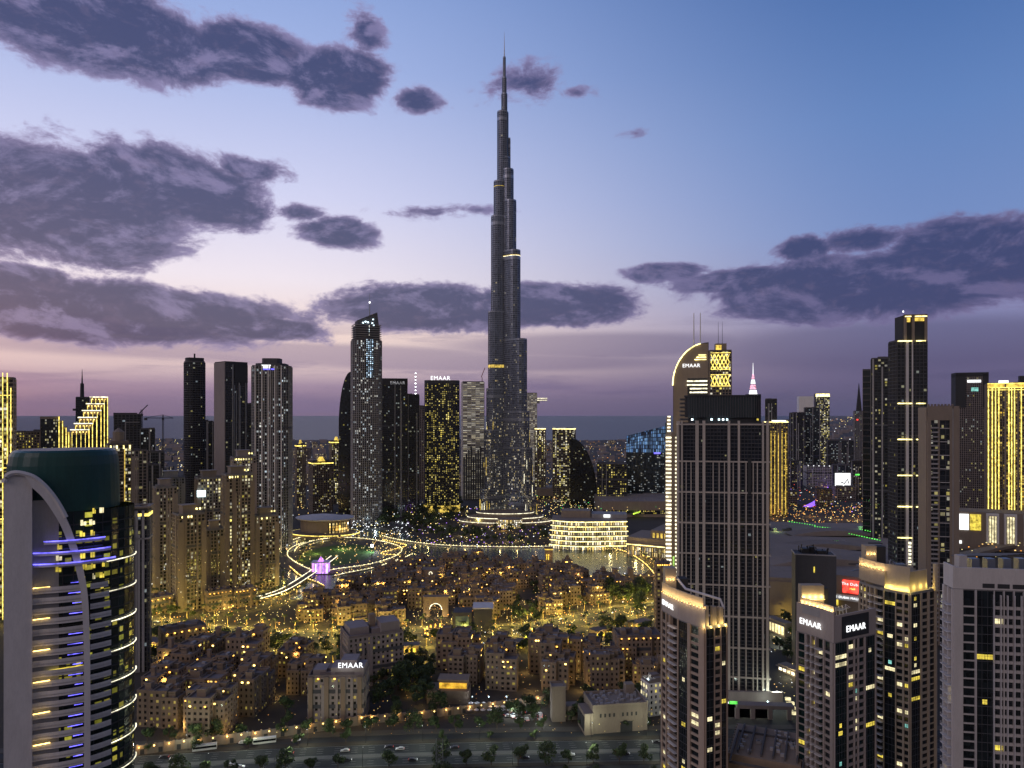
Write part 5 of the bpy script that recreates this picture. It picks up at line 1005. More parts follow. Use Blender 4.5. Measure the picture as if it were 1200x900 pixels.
lb_ = lp[1]+V(3, 5.5); part(r, 'lift_house', M['nbeige'], lambda b: b.box(lb_.x-3, lb_.x+7, lb_.y, lb_.y+4, zc, zc+20)); part(r, 'lift_house_shade', M['charcoal'], lambda b: b.box(lb_.x+7.01, lb_.x+9, lb_.y+.3, lb_.y+4, zc, zc+18.6))
for k in range(4): PL(C.x+lb_.x-2+k*2.6, C.y+lb_.y-.8, zc+14.8, 420, (1, .76, .3), .2)
part(r, 'uplight_trough', GL['warm'], lambda b: b.box(lb_.x-3, lb_.x+7, lb_.y-1.1, lb_.y-.8, zc+13.9, zc+14.1)); part(r, 'pergola', M['lilac'], lambda b: [b.tube([(1+k*2.2, 4+k*1.6, zc+.5), (1+k*2.2, 7+k*1.6, zc+12.5), (8+k*1.2, 10+k, zc+11)], .22, 4) for k in range(6)])
PL(C.x+6, C.y+9, zc+7, 160, (.95, .9, .3), .3)
# third near tower
pat3 = [[(1, 'P'), (2, 'W'), (.8, 'P'), (2, 'W')], [(.8, 'P'), (2, 'W'), (.6, 'P'), (3.4, 'B')], [(.3, 'P'), (3, 'B'), (.3, 'P')], [(4, 'G'), (.4, 'P')], [(3, 'W'), (1, 'P'), (2, 'W'), (.6, 'P')]]
r, lp, rp, fp, zc, C, poly = near_tower('residential_tower', 'sandy tower with a long curved sconce-lit crown and a glowing corner, no name sign', 1007, 1066, 1097, 697, 345, 34, 3.25, pat3, [[(.3, 'P'), (3, 'G'), (.5, 'P'), (2, 'W'), (.5, 'P'), (2, 'D'), (.4, 'P')]], M['nbeige'], seg=5, bulge=3.2, lit=.17, seed=21)
crown_band(r, [tuple(v) for v in lp[:4]], zc+2.2, zc+9.5, .5, M['nbeige'], 'crown_wall'); crown_band(r, [tuple(v+V(.4, .6)) for v in lp], zc+9.5, zc+13.2, .5, M['nbeige'], 'upper_band'); crown_band(r, [tuple(v*.98+V(.3, .9)) for v in lp[3:]], zc+.9, zc+10, .5, M['nbeige'], 'corner_wall')
sconces(r, C, lp[:4], zc+10.0, 2.2, W=210)
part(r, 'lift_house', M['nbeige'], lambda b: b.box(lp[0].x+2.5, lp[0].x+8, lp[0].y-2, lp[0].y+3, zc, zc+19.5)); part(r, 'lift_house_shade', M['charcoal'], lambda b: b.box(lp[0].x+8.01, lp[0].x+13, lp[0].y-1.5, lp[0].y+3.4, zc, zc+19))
for k in range(3): PL(C.x+lp[0].x+3.4+k*1.7, C.y+lp[0].y-2.6, zc+15.5, 110, (1, .7, .3), .1); part(r, 'wall_lamp', GL['warm'], lambda b: b.box(lp[0].x+3.3+k*1.7, lp[0].x+3.6+k*1.7, lp[0].y-2.3, lp[0].y-2.02, zc+15, zc+15.3))
part(r, 'corner_fin', M['nbeige'], lambda b: b.box(rp[-1].x-2.2, rp[-1].x-1, rp[-1].y-3, rp[-1].y-1, zc, zc+13.5))
for k in range(6): q_ = lp[3]*(1-k/5)+lp[5]*(k/5); PL(C.x+q_.x+.2, C.y+q_.y-.55, zc+1.8, 400, (1, .78, .2), .12)
for f_ in (.15, .4, .65, .9): q_ = rp[0]*(1-f_)+rp[-1]*f_; PL(C.x+q_.x-1.2, C.y+q_.y+1.4, zc+2, 400, (1, .78, .2), .15)
part(r, 'terrace_wall', M['nbeige'], lambda b: b.obox(tuple(rp[0]), tuple((rp[-1]-rp[0]).normalized()), .5, (rp[-1]-rp[0]).length-2.5, -4, -3, zc, zc+10)); part(r, 'roof_pipework', M['steel'], lambda b: (b.tube([(-6, 9, zc+9), (-4, 10, zc+15), (-1, 11, zc+13)], .25, 5), b.box(-2, 3, 8, 12, zc, zc+13)))
# white gridded block at the right border
pat4 = [[(1.2, 'P'), (4, 'B'), (.5, 'P'), (4, 'B'), (.5, 'P')]]
pR = [[(3.0, 'P'), (4.4, 'D'), (.25, 'P'), (5.6, 'G'), (.3, 'P')]+[(2.9, 'W'), (.35, 'P')]*5, [(2.9, 'W'), (.35, 'P')]*9]
r, lp, rp, fp, zc, C, poly = near_tower('residential_tower', 'pale slab tower with balcony grid and curved blank parapet at the right border', 1106, 1117, 1330, 690, 262, 66, 3.3, pat4, pR, M['npale'], seg=1, bulge=0, lit=.08, seed=33, segR=2, bulgeR=1.0)
crown_band(r, [tuple(v) for v in rp], zc+.2, zc+8, .6, M['npale'], 'parapet_wall'); crown_band(r, [tuple(v) for v in lp], zc+.2, zc+8.4, .5, M['npale'], 'parapet_wall')
uR = (rp[1]-rp[0]).normalized()
for k in range(5): part(r, 'parapet_slot', M['charcoal'], lambda b: b.obox(tuple(rp[0]), tuple(uR), 9.8+k*5, 13.8+k*5, .12, .22, zc+.8, zc+2.4))
part(r, 'roof_box', M['npale'], lambda b: b.box(6, 9, 6, 9, zc, zc+11)); part(r, 'roof_pipework', M['steel'], lambda b: [b.tube([(8+k*3, 14+k, zc+9.5), (26+k*3, 12+k, zc+9.8)], .2, 4) for k in range(5)]+[b.box(12+k*6, 15+k*6, 8, 11, zc, zc+9.4) for k in range(5)])
part(r, 'balcony_grille', M['lilac'], lambda b: [b.obox(tuple(rp[0]), tuple(uR), 13.2+k*2.27, 13.4+k*2.27, .3, 1.3, 0, zc-1.5) for k in range(8)])
# low sandstone roof in the bottom right
lo = thing('sandstone_block', 'low sandstone block with a ribbed cluttered roof at the bottom between the near towers', 'building', (X_(893, 330), 322, 0), RD(-24)); hl = Z_(872, 330)
part(lo, 'wall', M['old2'], lambda b: (b.box(-16, 14, -8, 26, 0, hl), [b.box(-16.6, -16.01, y, y+1, 0, hl) for y in range(-8, 26, 3)])); part(lo, 'roof', M['roofd'], lambda b: b.ring(rect(30, 34), -.5, .1, hl-.1, hl+.9) or [b.box(-13+k*5, -12.3+k*5, -6, 24, hl, hl+1.4) for k in range(6)])
[part(lo, 'roof_unit', M['grey'], lambda b: b.box(x, x+1.6, y, y+1.2, hl, hl+1.3)) for x, y in [(random.uniform(-13, 11), random.uniform(-5, 23)) for _ in range(26)]]; PL(X_(858, 330), 318, 9, 500, (1, .65, .25), .4)
# ------------------------------------------------------------------ curved sail-faced glass tower at the left
YL = 258; xc = X_(86, YL); r = thing('curved_glass_tower', 'curved glass tower with a grey concrete sail arch, green glass crown and blue light bands', 'tower', (xc, YL, 0), -atan2(xc, YL))
A, B = 19.5, 15.0; zt = Z_(526, YL); sx_ = lambda px: (px-86)*YL/F*.945*.855; zz = lambda py: Z_(py, YL-14)
body = ell(2*A, 2*B, 40); zsh = zz(600)
for i in range(1):
    mg = MB()
    for k in range(40):
        p, q = body[k], body[(k+1) % 40]; mg.face([(*p, 0), (*q, 0), (*q, zsh), (*p, zsh)], [(k, 0), (k+1, 0), (k+1, 48), (k, 48)])
    mg.build('glazing', win('curved_tower_glass', base=(.012, .022, .02), p=.30, c1=(.85, .85, .1), c2=YEL, s=.8, mx=.12, my=.2, rough=.14), r)
part(r, 'mullion_grid', M['charcoal'], lambda b: [b.cyl(x, y, 0, zsh, .12, .12, 4) for x, y in body]+[b.ring(body, .0, .12, k*3.45-.25, k*3.45+.25) for k in range(1, int(zsh/3.45))])
prof = [(0, 1.02), (.5, 1.01), (.75, 1.0), (.9, .975), (.97, .94), (1, .88)]
top_ = ell(2*A*.88, 2*B*.96, 40, -2.6)
part(r, 'crown', M['green'], lambda b: [b.frust([(x*s0, y*s0) for x, y in top_], zsh+(zt-zsh)*h0, [(x*s1, y*s1) for x, y in top_], zsh+(zt-zsh)*h1, top=(i == 4)) for i, ((h0, s0), (h1, s1)) in enumerate(zip(prof, prof[1:]))], False)
part(r, 'crown_joints', M['charcoal'], lambda b: [b.ring([(x*1.0, y*1.0) for x, y in top_], .0, .07, zsh+(zt-zsh)*f_, zsh+(zt-zsh)*f_+.12) for f_ in (.02, .18, .36, .54)]+[b.box(x-.06, x+.06, y-.08, y, zsh, zsh+(zt-zsh)*.55) for x, y in top_ if y < 0])
# concrete blade + arch rib in front
def slab_xz(b, pts, y0, y1):
    n = len(pts); pts = pts if sum(pts[i-1][0]*pts[i][1]-pts[i][0]*pts[i-1][1] for i in range(n)) > 0 else pts[::-1]
    b.face([(x, y0, z) for x, z in pts]); b.face([(x, y1, z) for x, z in pts[::-1]])
    for i in range(n): a, c = pts[i], pts[(i+1) % n]; b.face([(a[0], y0, a[1]), (a[0], y1, a[1]), (c[0], y1, c[1]), (c[0], y0, c[1])])
arc_out = [(8, 575), (8.5, 562), (12, 554), (20, 551.5), (30, 553), (42, 558), (55, 570), (68, 588), (80, 612), (90, 640), (98, 670), (103, 700), (105, 740), (106, 800), (106, 900), (106, 1100)]
arc_in = [(98.5, 1100), (98.5, 900), (98.5, 800), (97.5, 740), (95, 700), (90, 672), (82, 643), (72, 616), (61, 596), (50, 580), (39, 569)]
yb = -B-1.4
blade = [(8, 1100)]+arc_out[:5]+[(39, 569), (39, 1100)]
part(r, 'concrete_blade', M['lilac'], lambda b: slab_xz(b, [(sx_(x), zz(y)) for x, y in blade], yb, yb+8))
so_, si_ = smooth(arc_out[4:], 4), smooth(arc_in, 4)
part(r, 'arch_rib', M['lilac'], lambda b: slab_xz(b, [(sx_(x), zz(y)) for x, y in so_+si_], yb-.9, yb+2.2))
arch_edge = smooth(arc_out[1:], 4)
part(r, 'arch_lip', M['lilac'], lambda b: b.tube([(sx_(x), yb-.4, zz(y)) for x, y in arch_edge[:28]], .9, 6))
part(r, 'inner_wall', M['grey'], lambda b: b.box(sx_(39), sx_(69), yb+1.6, yb+3, 0, zz(585)))
def yf(x): # front curve of the balconies
    return -(B+.4)*sqrt(max(0, 1-min(1, (x/(A+.6))**2)))
fhL = 12.0*(YL-14)/F
nL_ = 0
for k in range(0, 38):
    z = zz(690)-k*fhL
    if z < 6: break
    def seg_b(b, xa, xb, z, th, out=1.6, hh=1.15):
        n = 8; f_ = [(xa+(xb-xa)*i/n, min(yf(xa+(xb-xa)*i/n), yb+2.6 if xa+(xb-xa)*i/n < sx_(98) else 99)-out) for i in range(n+1)]
        bk2 = [(x, y+out+1.5) for x, y in f_][::-1]; b.prism(f_+bk2, z-.2, z+.2)
        for i in range(n): 
            p, q = f_[i], f_[i+1]; L = math.hypot(q[0]-p[0], q[1]-p[1]); b.obox(p, ((q[0]-p[0])/L, (q[1]-p[1])/L), 0, L, -.12, .0, z-.75, z+hh)
    part(r, 'balcony', M['lilac'], lambda b: (seg_b(b, sx_(39), sx_(98.5), z, .4, hh=1.35), seg_b(b, sx_(106), sx_(128+min(k, 3)*1.2), z, .4)))
    if k % 1 == 0 and k != 4: part(r, 'blue_light', GL['blue'], lambda b: b.box(sx_(84+random.uniform(-5, 4)), sx_(97), yf(sx_(90))-.9, yf(sx_(90))-.7, z+fhL-1.5, z+fhL-1.3))
    if k % 3 == 0: part(r, 'amber_strip', GL['warm'], lambda b: b.box(sx_(40), sx_(59), yb-.25, yb-.05, z+1.5, z+1.75))
for k in range(3):
    z = zz(632+k*13); f_ = [(sx_((52, 40, 40)[k])+(sx_((124, 131, 137)[k])-sx_((52, 40, 40)[k]))*i/16, 0) for i in range(17)]; f_ = [(x, min(yf(x), 0)-2.4) for x, _ in f_]
    part(r, 'balcony', M['lilac'], lambda b: b.prism(f_+[(x, y+3) for x, y in f_[::-1]], z-1.1, z-.2)); part(r, 'blue_light_band', GL['blue'], lambda b: b.tube([(x, y-.25, z) for x, y in f_], .2, 6))
for i, y in enumerate(range(663, 1000, 37)):
    z = zz(y); part(r, 'white_light_arc', GL['pearl'], lambda b: b.tube([((A+.7)*cos(a), (B+.7)*sin(a), z) for a in [RD(-60+j*7) for j in range(10)]], .16, 5))
    part(r, 'sky_garden_slab', M['grey'], lambda b: b.ring(body, .13, .5, z-.5, z-.05))
for y in range(600, 700, 13):
    for x in (70, 98, 110, 122):
        if random.random() < .62 and sx_(x) < 16.5:
            xx = sx_(x)+random.uniform(-.4, .4); wa, wb = random.uniform(.3, .95), random.uniform(.3, .95)
            part(r, 'lit_window', GL[random.choice(['wind', 'wind', 'windw'])], lambda b: (b.box(xx-wa, xx-.05, yf(xx)-.15, yf(xx)-.02, zz(y)-1.2, zz(y)+.7), b.box(xx+.05, xx+wb, yf(xx)-.15, yf(xx)-.02, zz(y)-1.2, zz(y)+random.choice([.7, .1]))))
part(r, 'lit_lounge', GL['wind'], lambda b: b.box(sx_(57), sx_(98), yb+.9, yb+1.2, zz(789), zz(782))); PL(xc+sx_(66), YL-B-2, zz(785), 60, (1, .75, .4), .2)
# ------------------------------------------------------------------ old town
rnd = random.Random(11)
tst = S(3.2, 3.35, 1.75, 1.7, .32)
def town_block(seed, tall, name='town_block'):
    R = random.Random(seed); r = thing(name, 'x', 'apartment block'); mw, mg, mr, mk = MB(), MB(), MB(), MB()
    fl = 3.35; n = R.randint(5, 7); k0 = R.uniform(13, 16); boxes = []
    for i in range(n):
        a = 2*pi*i/n+R.uniform(-.3, .3); rr = 0 if i == 0 else R.uniform(6, 9.5)
        bw, bd = R.uniform(8, 14), R.uniform(8, 13); nf = R.randint(3, 5)+tall-(1 if R.random() < .3 else 0); boxes.append((rr*cos(a), rr*sin(a), bw, bd, nf*fl+i*.03))
    for i, (x, y, bw, bd, h) in enumerate(boxes):
        pl = [(x+a, y+b) for a, b in rect(bw, bd)]; shell(mw, mg, pl, 0, h, tst, u0=i*50)
        mr.face([(px, py, h+.02) for px, py in pl]); mw.ring(pl, -.35, .36, h-.1, h+1.0)
        for c in range(2 if i < 4 else 0):   # roof clutter
            ax, ay = R.uniform(-bw*.35, bw*.35), R.uniform(-bd*.35, bd*.35); s_ = R.uniform(.6, 1.5); part(r, 'roof_unit', M['grey'], lambda b: b.box(x+ax-s_, x+ax+s_, y+ay-s_*.7, y+ay+s_*.7, h, h+R.uniform(.6, 1.5)))
    mw.build('wall', M['old2' if seed % 3 == 0 else 'old'], r); mg.build('glazing', W_['town'], r); mr.build('roof', M['oldr'], r);
    for i in R.sample(range(n), 3):
        x, y, bw, bd, h = boxes[i]; s_ = R.uniform(1.8, 3.0); hh = R.uniform(2.6, 4.2)
        def fn(b):
            b.box(x-s_, x+s_, y-s_, y+s_, h, h+hh); b.ring([(x+a, y+c) for a, c in rect(2*s_, 2*s_)], -.2, .25, h+hh, h+hh+.6)
            for q in (-.45, .1): b.box(x+q*s_*1.6, x+q*s_*1.6+.5*s_, y-s_-.05, y-s_, h+.9, h+2.0)
        part(r, 'roof_room', M['old2'], fn)
    x, y, bw, bd, h = boxes[R.randrange(n)]
    def wt(b):
        b.box(x-1.3, x+1.3, y-1.3, y+1.3, h, h+5.5); b.box(x-1.6, x+1.6, y-1.6, y+1.6, h+5.5, h+5.9)
        for q in (-.8, 0, .8): b.box(x+q-.16, x+q+.16, y-1.45, y-1.31, h+2.8, h+5.2)
    part(r, 'wind_tower', M['old2'], wt)
    if seed % 4 == 1:
        x, y, bw, bd, h = boxes[0]; part(r, 'dome', M['old2'], lambda b: [b.frust(ell(5*cos(q*.26), 5*cos(q*.26), 12, x+2, y+1), h+1+2.5*sin(q*.26), ell(5*cos((q+1)*.26), 5*cos((q+1)*.26), 12, x+2, y+1), h+1+2.5*sin((q+1)*.26)) for q in range(6)])
    part(r, 'pergola', M['bark'], lambda b: [b.box(boxes[1][0]-3, boxes[1][0]+3, boxes[1][1]-2+q*.7, boxes[1][1]-1.8+q*.7, boxes[1][4]+2.6, boxes[1][4]+2.75) for q in range(6)])
    lm = MB(); lm.box(-.55, .55, -.12, .12, -.35, .45); lme = [lm.mesh('wall_lamp', [GL['orange']]), lm.mesh('wall_lamp', [GL['warm']])]
    spots = []
    for i in range(n):
        x, y, bw, bd, h = boxes[i]
        for q in range(R.randint(2, 4)):
            sgn = R.choice([-1, -1, 1]); px, py = x+R.uniform(-.42, .42)*bw, y+sgn*(bd/2+.5); o = inst(r, R.choice(lme), 'wall_lamp', (px, py, h-R.choice([.9, .9, 4.2])), 0); spots.append((px, py+sgn*1.0, h-.6))
    r['spots'] = [c for s_ in spots[:4] for c in s_]
    return r
protos = [town_block(s, 0) for s in range(9)]+[town_block(100+s, 2) for s in range(8)]
used = set(); placed = []
def inpoly(x, y, poly):
    c = False; n = len(poly)
    for i in range(n):
        a, b = poly[i], poly[i-1]
        if (a[1] > y) != (b[1] > y) and x < (b[0]-a[0])*(y-a[1])/(b[1]-a[1])+a[0]: c = not c
    return c
def dist_line(x, y, l):
    d = 1e9
    for i in range(len(l)-1):
        ax, ay = l[i]; bx_, by = l[i+1]; vx, vy = bx_-ax, by-ay; t = max(0, min(1, ((x-ax)*vx+(y-ay)*vy)/(vx*vx+vy*vy+1e-9)))
        d = min(d, math.hypot(x-ax-vx*t, y-ay-vy*t))
    return d
keep = []  # (x, y, radius) kept clear for named buildings
def clear(x, y, rad): return all(math.hypot(x-a, y-b) > rad+c for a, b, c in keep)
def named(px, py, rad): keep.append((*G_(px, py), rad))
for a in [(397, 846, 24), (435, 790, 24), (511, 722, 22), (720, 860, 34), (648, 850, 12), (530, 822, 16), (557, 738, 20), (762, 830, 16), (480, 800, 20), (575, 850, 22), (865, 830, 30), (893, 900, 20), (505, 760, 8), (511, 745, 16), (622, 700, 6), (815, 740, 30), (980, 740, 30), (820, 900, 40)]: named(*a)
zones = [('old_a', [G_(*p) for p in [(345, 738), (352, 712), (372, 698), (398, 690), (440, 678), (492, 668), (540, 660), (660, 672), (700, 684), (745, 690), (770, 705), (700, 722), (600, 738), (480, 740)]], 0, 29.0, 26.0, .22, 'between the boulevard and the lake'),
         ('old_b', [G_(*p) for p in [(165, 868), (170, 745), (350, 762), (480, 760), (600, 756), (700, 738), (772, 726), (790, 800), (770, 835), (640, 812), (430, 838)]], 1, 30.0, 29.0, -.12, 'between the boulevard and the highway')]
vis = 0
lampspots = []
for zi, (zn, poly, tall, gx, gy, rot, where) in enumerate(zones):
    cx = sum(p[0] for p in poly)/len(poly); cy_ = sum(p[1] for p in poly)/len(poly)
    for i in range(-14, 15):
        for j in range(-12, 13):
            u, v = i*gx+(gx/2 if j % 2 else 0)*.6+rnd.uniform(-3, 3), j*gy+rnd.uniform(-3, 3); x, y = cx+u*cos(rot)-v*sin(rot), cy_+u*sin(rot)+v*cos(rot)
            if not inpoly(x, y, poly) or not clear(x, y, 13) or dist_line(x, y, blv) < 31: continue
            if zi == 1 and y > (516 if x > -60 else 500): continue
            if zi == 0 and (dist_line(x, y, bl_) < 18 or inpoly(x, y+12, lake) or (abs(600+x/y*F-617) < 12 and 690 < HOR+H*F/y < 735)): continue
            pi_ = rnd.randrange(9)+(0 if zi == 0 else 0)
            if zi == 1: pi_ = 9+rnd.randrange(8)
            src = protos[pi_]; sc = rnd.uniform(.86, 1.08); rz = rot+rnd.choice([0, 0, pi/2, pi, -pi/2])+rnd.uniform(-.08, .08)
            lb = f'sandy old town block with parapets and roof rooms {where}'
            gp = 'old-town apartment blocks '+where
            if pi_ in used: o = dup(src, (x, y, 0), rz, sc, lb, gp)
            else: used.add(pi_); o = src; o.location = (x, y, 0); o.rotation_euler = (0, 0, rz); o.scale = (sc,)*3; o['label'] = lb; o['group'] = gp
            placed.append((x, y)); sp_ = src['spots']
            for q in range(3 if zi else 2):
                if rnd.random() < .72:
                    lx, ly, lz = sp_[q*3]*sc, sp_[q*3+1]*sc, sp_[q*3+2]*sc; PL(x+lx*cos(rz)-ly*sin(rz), y+lx*sin(rz)+ly*cos(rz), lz+.3, rnd.uniform(500, 1900), (1, rnd.uniform(.5, .72), .14), .3)
            if rnd.random() < .7: lampspots.append((x+17, y-15))
for i, p_ in enumerate(protos):
    if i not in used:
        for c in list(p_.children): bpy.data.objects.remove(c)
        bpy.data.objects.remove(p_)
# named town buildings
def townhouse(label, xl, xr, yt, yb, wl='old2', t=12, ratio=.6, gl='town', fl=3.3, nm='apartment_block'):
    Y = H*F/(yb-HOR); return T(nm, label, xl, xr, yt, Y+8, S(3.1, fl, 1.6, 1.5, .35), wl, gl, t, ratio, roof='oldr', cat='apartment block')
r, w_, d, h = townhouse('broad old-town apartment block carrying a bright white rooftop name sign', 362, 433, 787, 846, 'mauve', -12)
part(r, 'stepped_top', M['mauve'], lambda b: (b.box(-w_*.1, w_*.5, -d*.4, d*.3, h, h+5), b.box(-w_*.44, -w_*.2, -d*.3, d*.3, h, h+3.2), b.box(w_*.05, w_*.35, -d*.2, d*.4, h+5, h+8)))
part(r, 'bay_column', M['old2'], lambda b: [b.box(w_*q, w_*q+2.4, -d/2-1.3, -d/2-.4, 0, h+.6) for q in (-.49, -.2, .1, .4)]); text(r, 'EMAAR', 4.3, (w_*.26, -d*.4-.6, h+6.4), (pi/2, 0, 0), GL['sign'], .15)
for k in range(7): part(r, 'wall_lamp', GL['orange'], lambda b: b.box(-w_*.48+k*w_*.15, -w_*.48+k*w_*.15+1, -d/2-.9, -d/2-.5, h-.9, h-.2))
PL(r.location.x+6, r.location.y-d/2-2, h+6, 300, (.9, .95, 1), .5)
r, w_, d, h = townhouse('tall pale apartment block with stepped roof rooms, behind the rooftop-sign block', 399, 472, 738, 800, 'mauve', 14, .7)
part(r, 'stepped_top', M['mauve'], lambda b: (b.box(-w_*.45, -w_*.1, -d*.3, d*.4, h, h+5), b.box(w_*.1, w_*.46, -d*.42, d*.2, h, h+7), b.box(-w_*.05, w_*.1, -d*.3, d*.4, h, h+3))); part(r, 'wind_tower', M['old2'], lambda b: b.box(-2, 2, -2, 2, h, h+11))
gt = thing('arch_gate', 'monumental gate with a glowing pointed arch on the boulevard', 'gate', (*G_(511, 722), 0)); 
def archf(b):
    b.box(-11, -5.5, -3, 3, 0, 17); b.box(5.5, 11, -3, 3, 0, 17); b.box(-5.5, 5.5, -3, 3, 12.5, 17)
    for k in range(7):
        a0, a1 = pi*k/7, pi*(k+1)/7; x0, x1 = 5.5*cos(a0), 5.5*cos(a1); z0, z1 = 7+5.6*sin(a0), 7+5.6*sin(a1)
        b.hexa([(x1, -2.9, z1), (x0, -2.9, z0), (x0, 2.9, z0), (x1, 2.9, z1), (x1, -2.9, 12.6), (x0, -2.9, 12.6), (x0, 2.9, 12.6), (x1, 2.9, 12.6)])
part(gt, 'wall', M['old2'], archf); part(gt, 'arch_light', GL['pearl'], lambda b: b.tube([(5.3*cos(pi*k/12), -3.3, 6.8+5.2*sin(pi*k/12)) for k in range(13)], .35, 5)); part(gt, 'coping', M['old2'], lambda b: b.box(-11.5, 11.5, -3.5, 3.5, 17.01, 18))
for x in (-8, 0, 8): PL(gt.location.x+x, gt.location.y-6, 2, 500, (1, .75, .4), .4)
rd = thing('roundabout_fountain', 'ring of glowing amber lamps round a palm circle before the arch gate', 'fountain', (*G_(511, 741), 0))
part(rd, 'basin', M['old2'], lambda b: (b.cyl(0, 0, 0, .8, 9, 9, 24), b.cyl(0, 0, .8, 4, 1.5, .6, 10)))
rp0 = None
for k in range(14):
    a = 2*pi*k/14; c = part(rd, 'lamp', GL['orange'], lambda b: b.cyl(0, 0, 0, 2.2, .7, .4, 8)) if rp0 is None else rp0.copy()
    if rp0 is None: rp0 = c
    else: COL.objects.link(c)
    c.location = (9*cos(a), 14*sin(a), .8)
PL(rd.location.x, rd.location.y-3, 7, 2600, (1, .52, .1), .8)
fo = thing('fort_hotel', 'fort-like hotel front with two golden floodlit towers and a round ornament above its door', 'hotel', (*G_(505, 690), 0))
part(fo, 'wall', M['old2'], lambda b: (b.box(-18, 18, -4, 14, 0, 14), b.box(-14, -9, -6, 0, 0, 24), b.box(9, 14, -6, 0, 0, 24), b.box(-9, 9, -3, 10, 14, 20))); part(fo, 'door_recess', M['charcoal'], lambda b: b.box(-3, 3, -4.4, -4.02, 0, 7))
part(fo, 'ornament', GL['pearl'], lambda b: b.tube([(1.6*cos(2*pi*k/12), -3.3, 16.5+1.6*sin(2*pi*k/12)) for k in range(12)], .3, 4, closed=True))
for x in (-11.5, 11.5): part(fo, 'uplight', GL['warm'], lambda b: b.box(x-1, x+1, -7.4, -6.6, 1, 1.6)); PL(fo.location.x+x, fo.location.y-8.6, 2.6, 650, (1, .6, .16), .3); PL(fo.location.x+x, fo.location.y-7.6, 17, 350, (1, .6, .16), .3)
for lb, px, py, ww, hh in [('small palace wing with a golden floodlit crown at the lake edge', 530, 668, 13, 17), ('golden floodlit gatehouse on the old-town shore, west one', 488, 668, 12, 14), ('low golden roofed kiosk on the shore south of the island', 405, 684, 10, 6), ('long low building with one bright golden roof edge by the shore', 425, 682, 22, 7), ('square lit belvedere tower amid the old-town roofs', 643, 662, 9, 20)]:
    o = thing('shore_pavilion', lb, 'pavilion', (*G_(px, py), 0)); part(o, 'wall', M['old2'], lambda b: b.box(-ww/2, ww/2, -5, 5, 0, hh)); part(o, 'roof_edge_light', GL['goldp'], lambda b: b.ring(rect(ww, 10), .02, .35, hh-1.4, hh-.2)); part(o, 'coping', M['old2'], lambda b: b.ring(rect(ww, 10), -.4, .6, hh, hh+.8))
    part(o, 'lit_opening', GL['wind'], lambda b: [b.box(-ww*.35+k*2.2, -ww*.35+k*2.2+1, -5.2, -5.02, hh*.35, hh*.7) for k in range(int(ww*.3))]); PL(o.location.x, o.location.y-8, hh*.6, 500, (1, .6, .15), .4)
mh = thing('market_hall', 'pair of dark glass market halls with a blue-grey screen beside the boulevard', 'hall', (*G_(557, 738), 0), .02)
part(mh, 'wall', M['dark'], lambda b: (b.box(-18, -3, -6, 10, 0, 16), b.box(-1, 14, -6, 10, 0, 19))); part(mh, 'screen', mat('screen_panel', (.12, .18, .2), .4), lambda b: b.box(-16, -5, -6.4, -6.02, 5, 13)); part(mh, 'roof', M['lilac'], lambda b: b.box(-2, 15, -7, 11, 19.01, 20))
gk = thing('lit_gallery', 'small hall with one wide amber-glowing wall near the highway', 'hall', (*G_(531, 822), 0), -.05); part(gk, 'wall', M['old2'], lambda b: (b.box(-16, 10, -4, 10, 0, 8), b.box(-9, 9, 0, 9, 8, 13))); part(gk, 'amber_wall', glow('amber_wall', (1, .55, .05), .85), lambda b: b.box(-8.6, 8.6, -.4, -.02, 8.2, 11.6)); part(gk, 'cornice', M['old2'], lambda b: b.box(-9.6, 9.6, -.8, 9.6, 13.01, 13.8))
cv = thing('cafe_terrace', 'bluish lit terrace court between the amber hall and the apartment blocks', 'terrace', (*G_(576, 832), 0)); part(cv, 'deck', M['pave'], lambda b: b.box(-16, 14, -8, 8, 0, .5)); part(cv, 'parasol', M['lilac'], lambda b: [b.cyl(x, y, 2.2, 3, 1.6, .1, 8) for x in range(-13, 14, 4) for y in (-5, 0, 5)])
for x in (-12, -2, 9): part(cv, 'lamp', GL['cool'], lambda b: b.box(x-.25, x+.25, 7, 7.5, 5, 5.5)); part(cv, 'lamp_post', M['black'], lambda b: b.cyl(x, 7.25, .5, 5, .1, .1, 5)); PL(cv.location.x+x, cv.location.y+6, 5.3, 500, (.75, .88, 1), .3)
cb = thing('community_hall', 'plain sandstone hall with a side loggia and cluttered roof next to the highway', 'hall', (*G_(727, 858), 0), .16); hh = 15
part(cb, 'wall', M['tan'], lambda b: (b.box(-16, 16, 0, 20, 0, hh), b.box(-21, -16.01, -1, 14, 0, hh-3), b.box(8, 13, 14, 19, hh, hh+6))); part(cb, 'parapet', M['tan'], lambda b: b.ring([(-16, 0), (16, 0), (16, 20), (-16, 20)], -.5, .15, hh, hh+1.2)); part(cb, 'loggia', M['charcoal'], lambda b: [b.box(-21.3, -21.01, 0+k*3.6, 2.8+k*3.6, 2, hh-5) for k in range(4)]); part(cb, 'door', M['charcoal'], lambda b: b.box(0, 7, -.2, -.01, 0, 6))
[part(cb, 'roof_unit', M['grey'], lambda b: b.box(x, x+rnd.uniform(.8, 2), y, y+1.2, hh, hh+rnd.uniform(.6, 1.7))) for x, y in [(rnd.uniform(-14, 13), rnd.uniform(1, 18)) for _ in range(60)]]; part(cb, 'window', M['charcoal'], lambda b: [b.box(-12+k*2.6, -11+k*2.6, -.15, -.01, 9, 11) for k in range(9) if k not in (4,)])
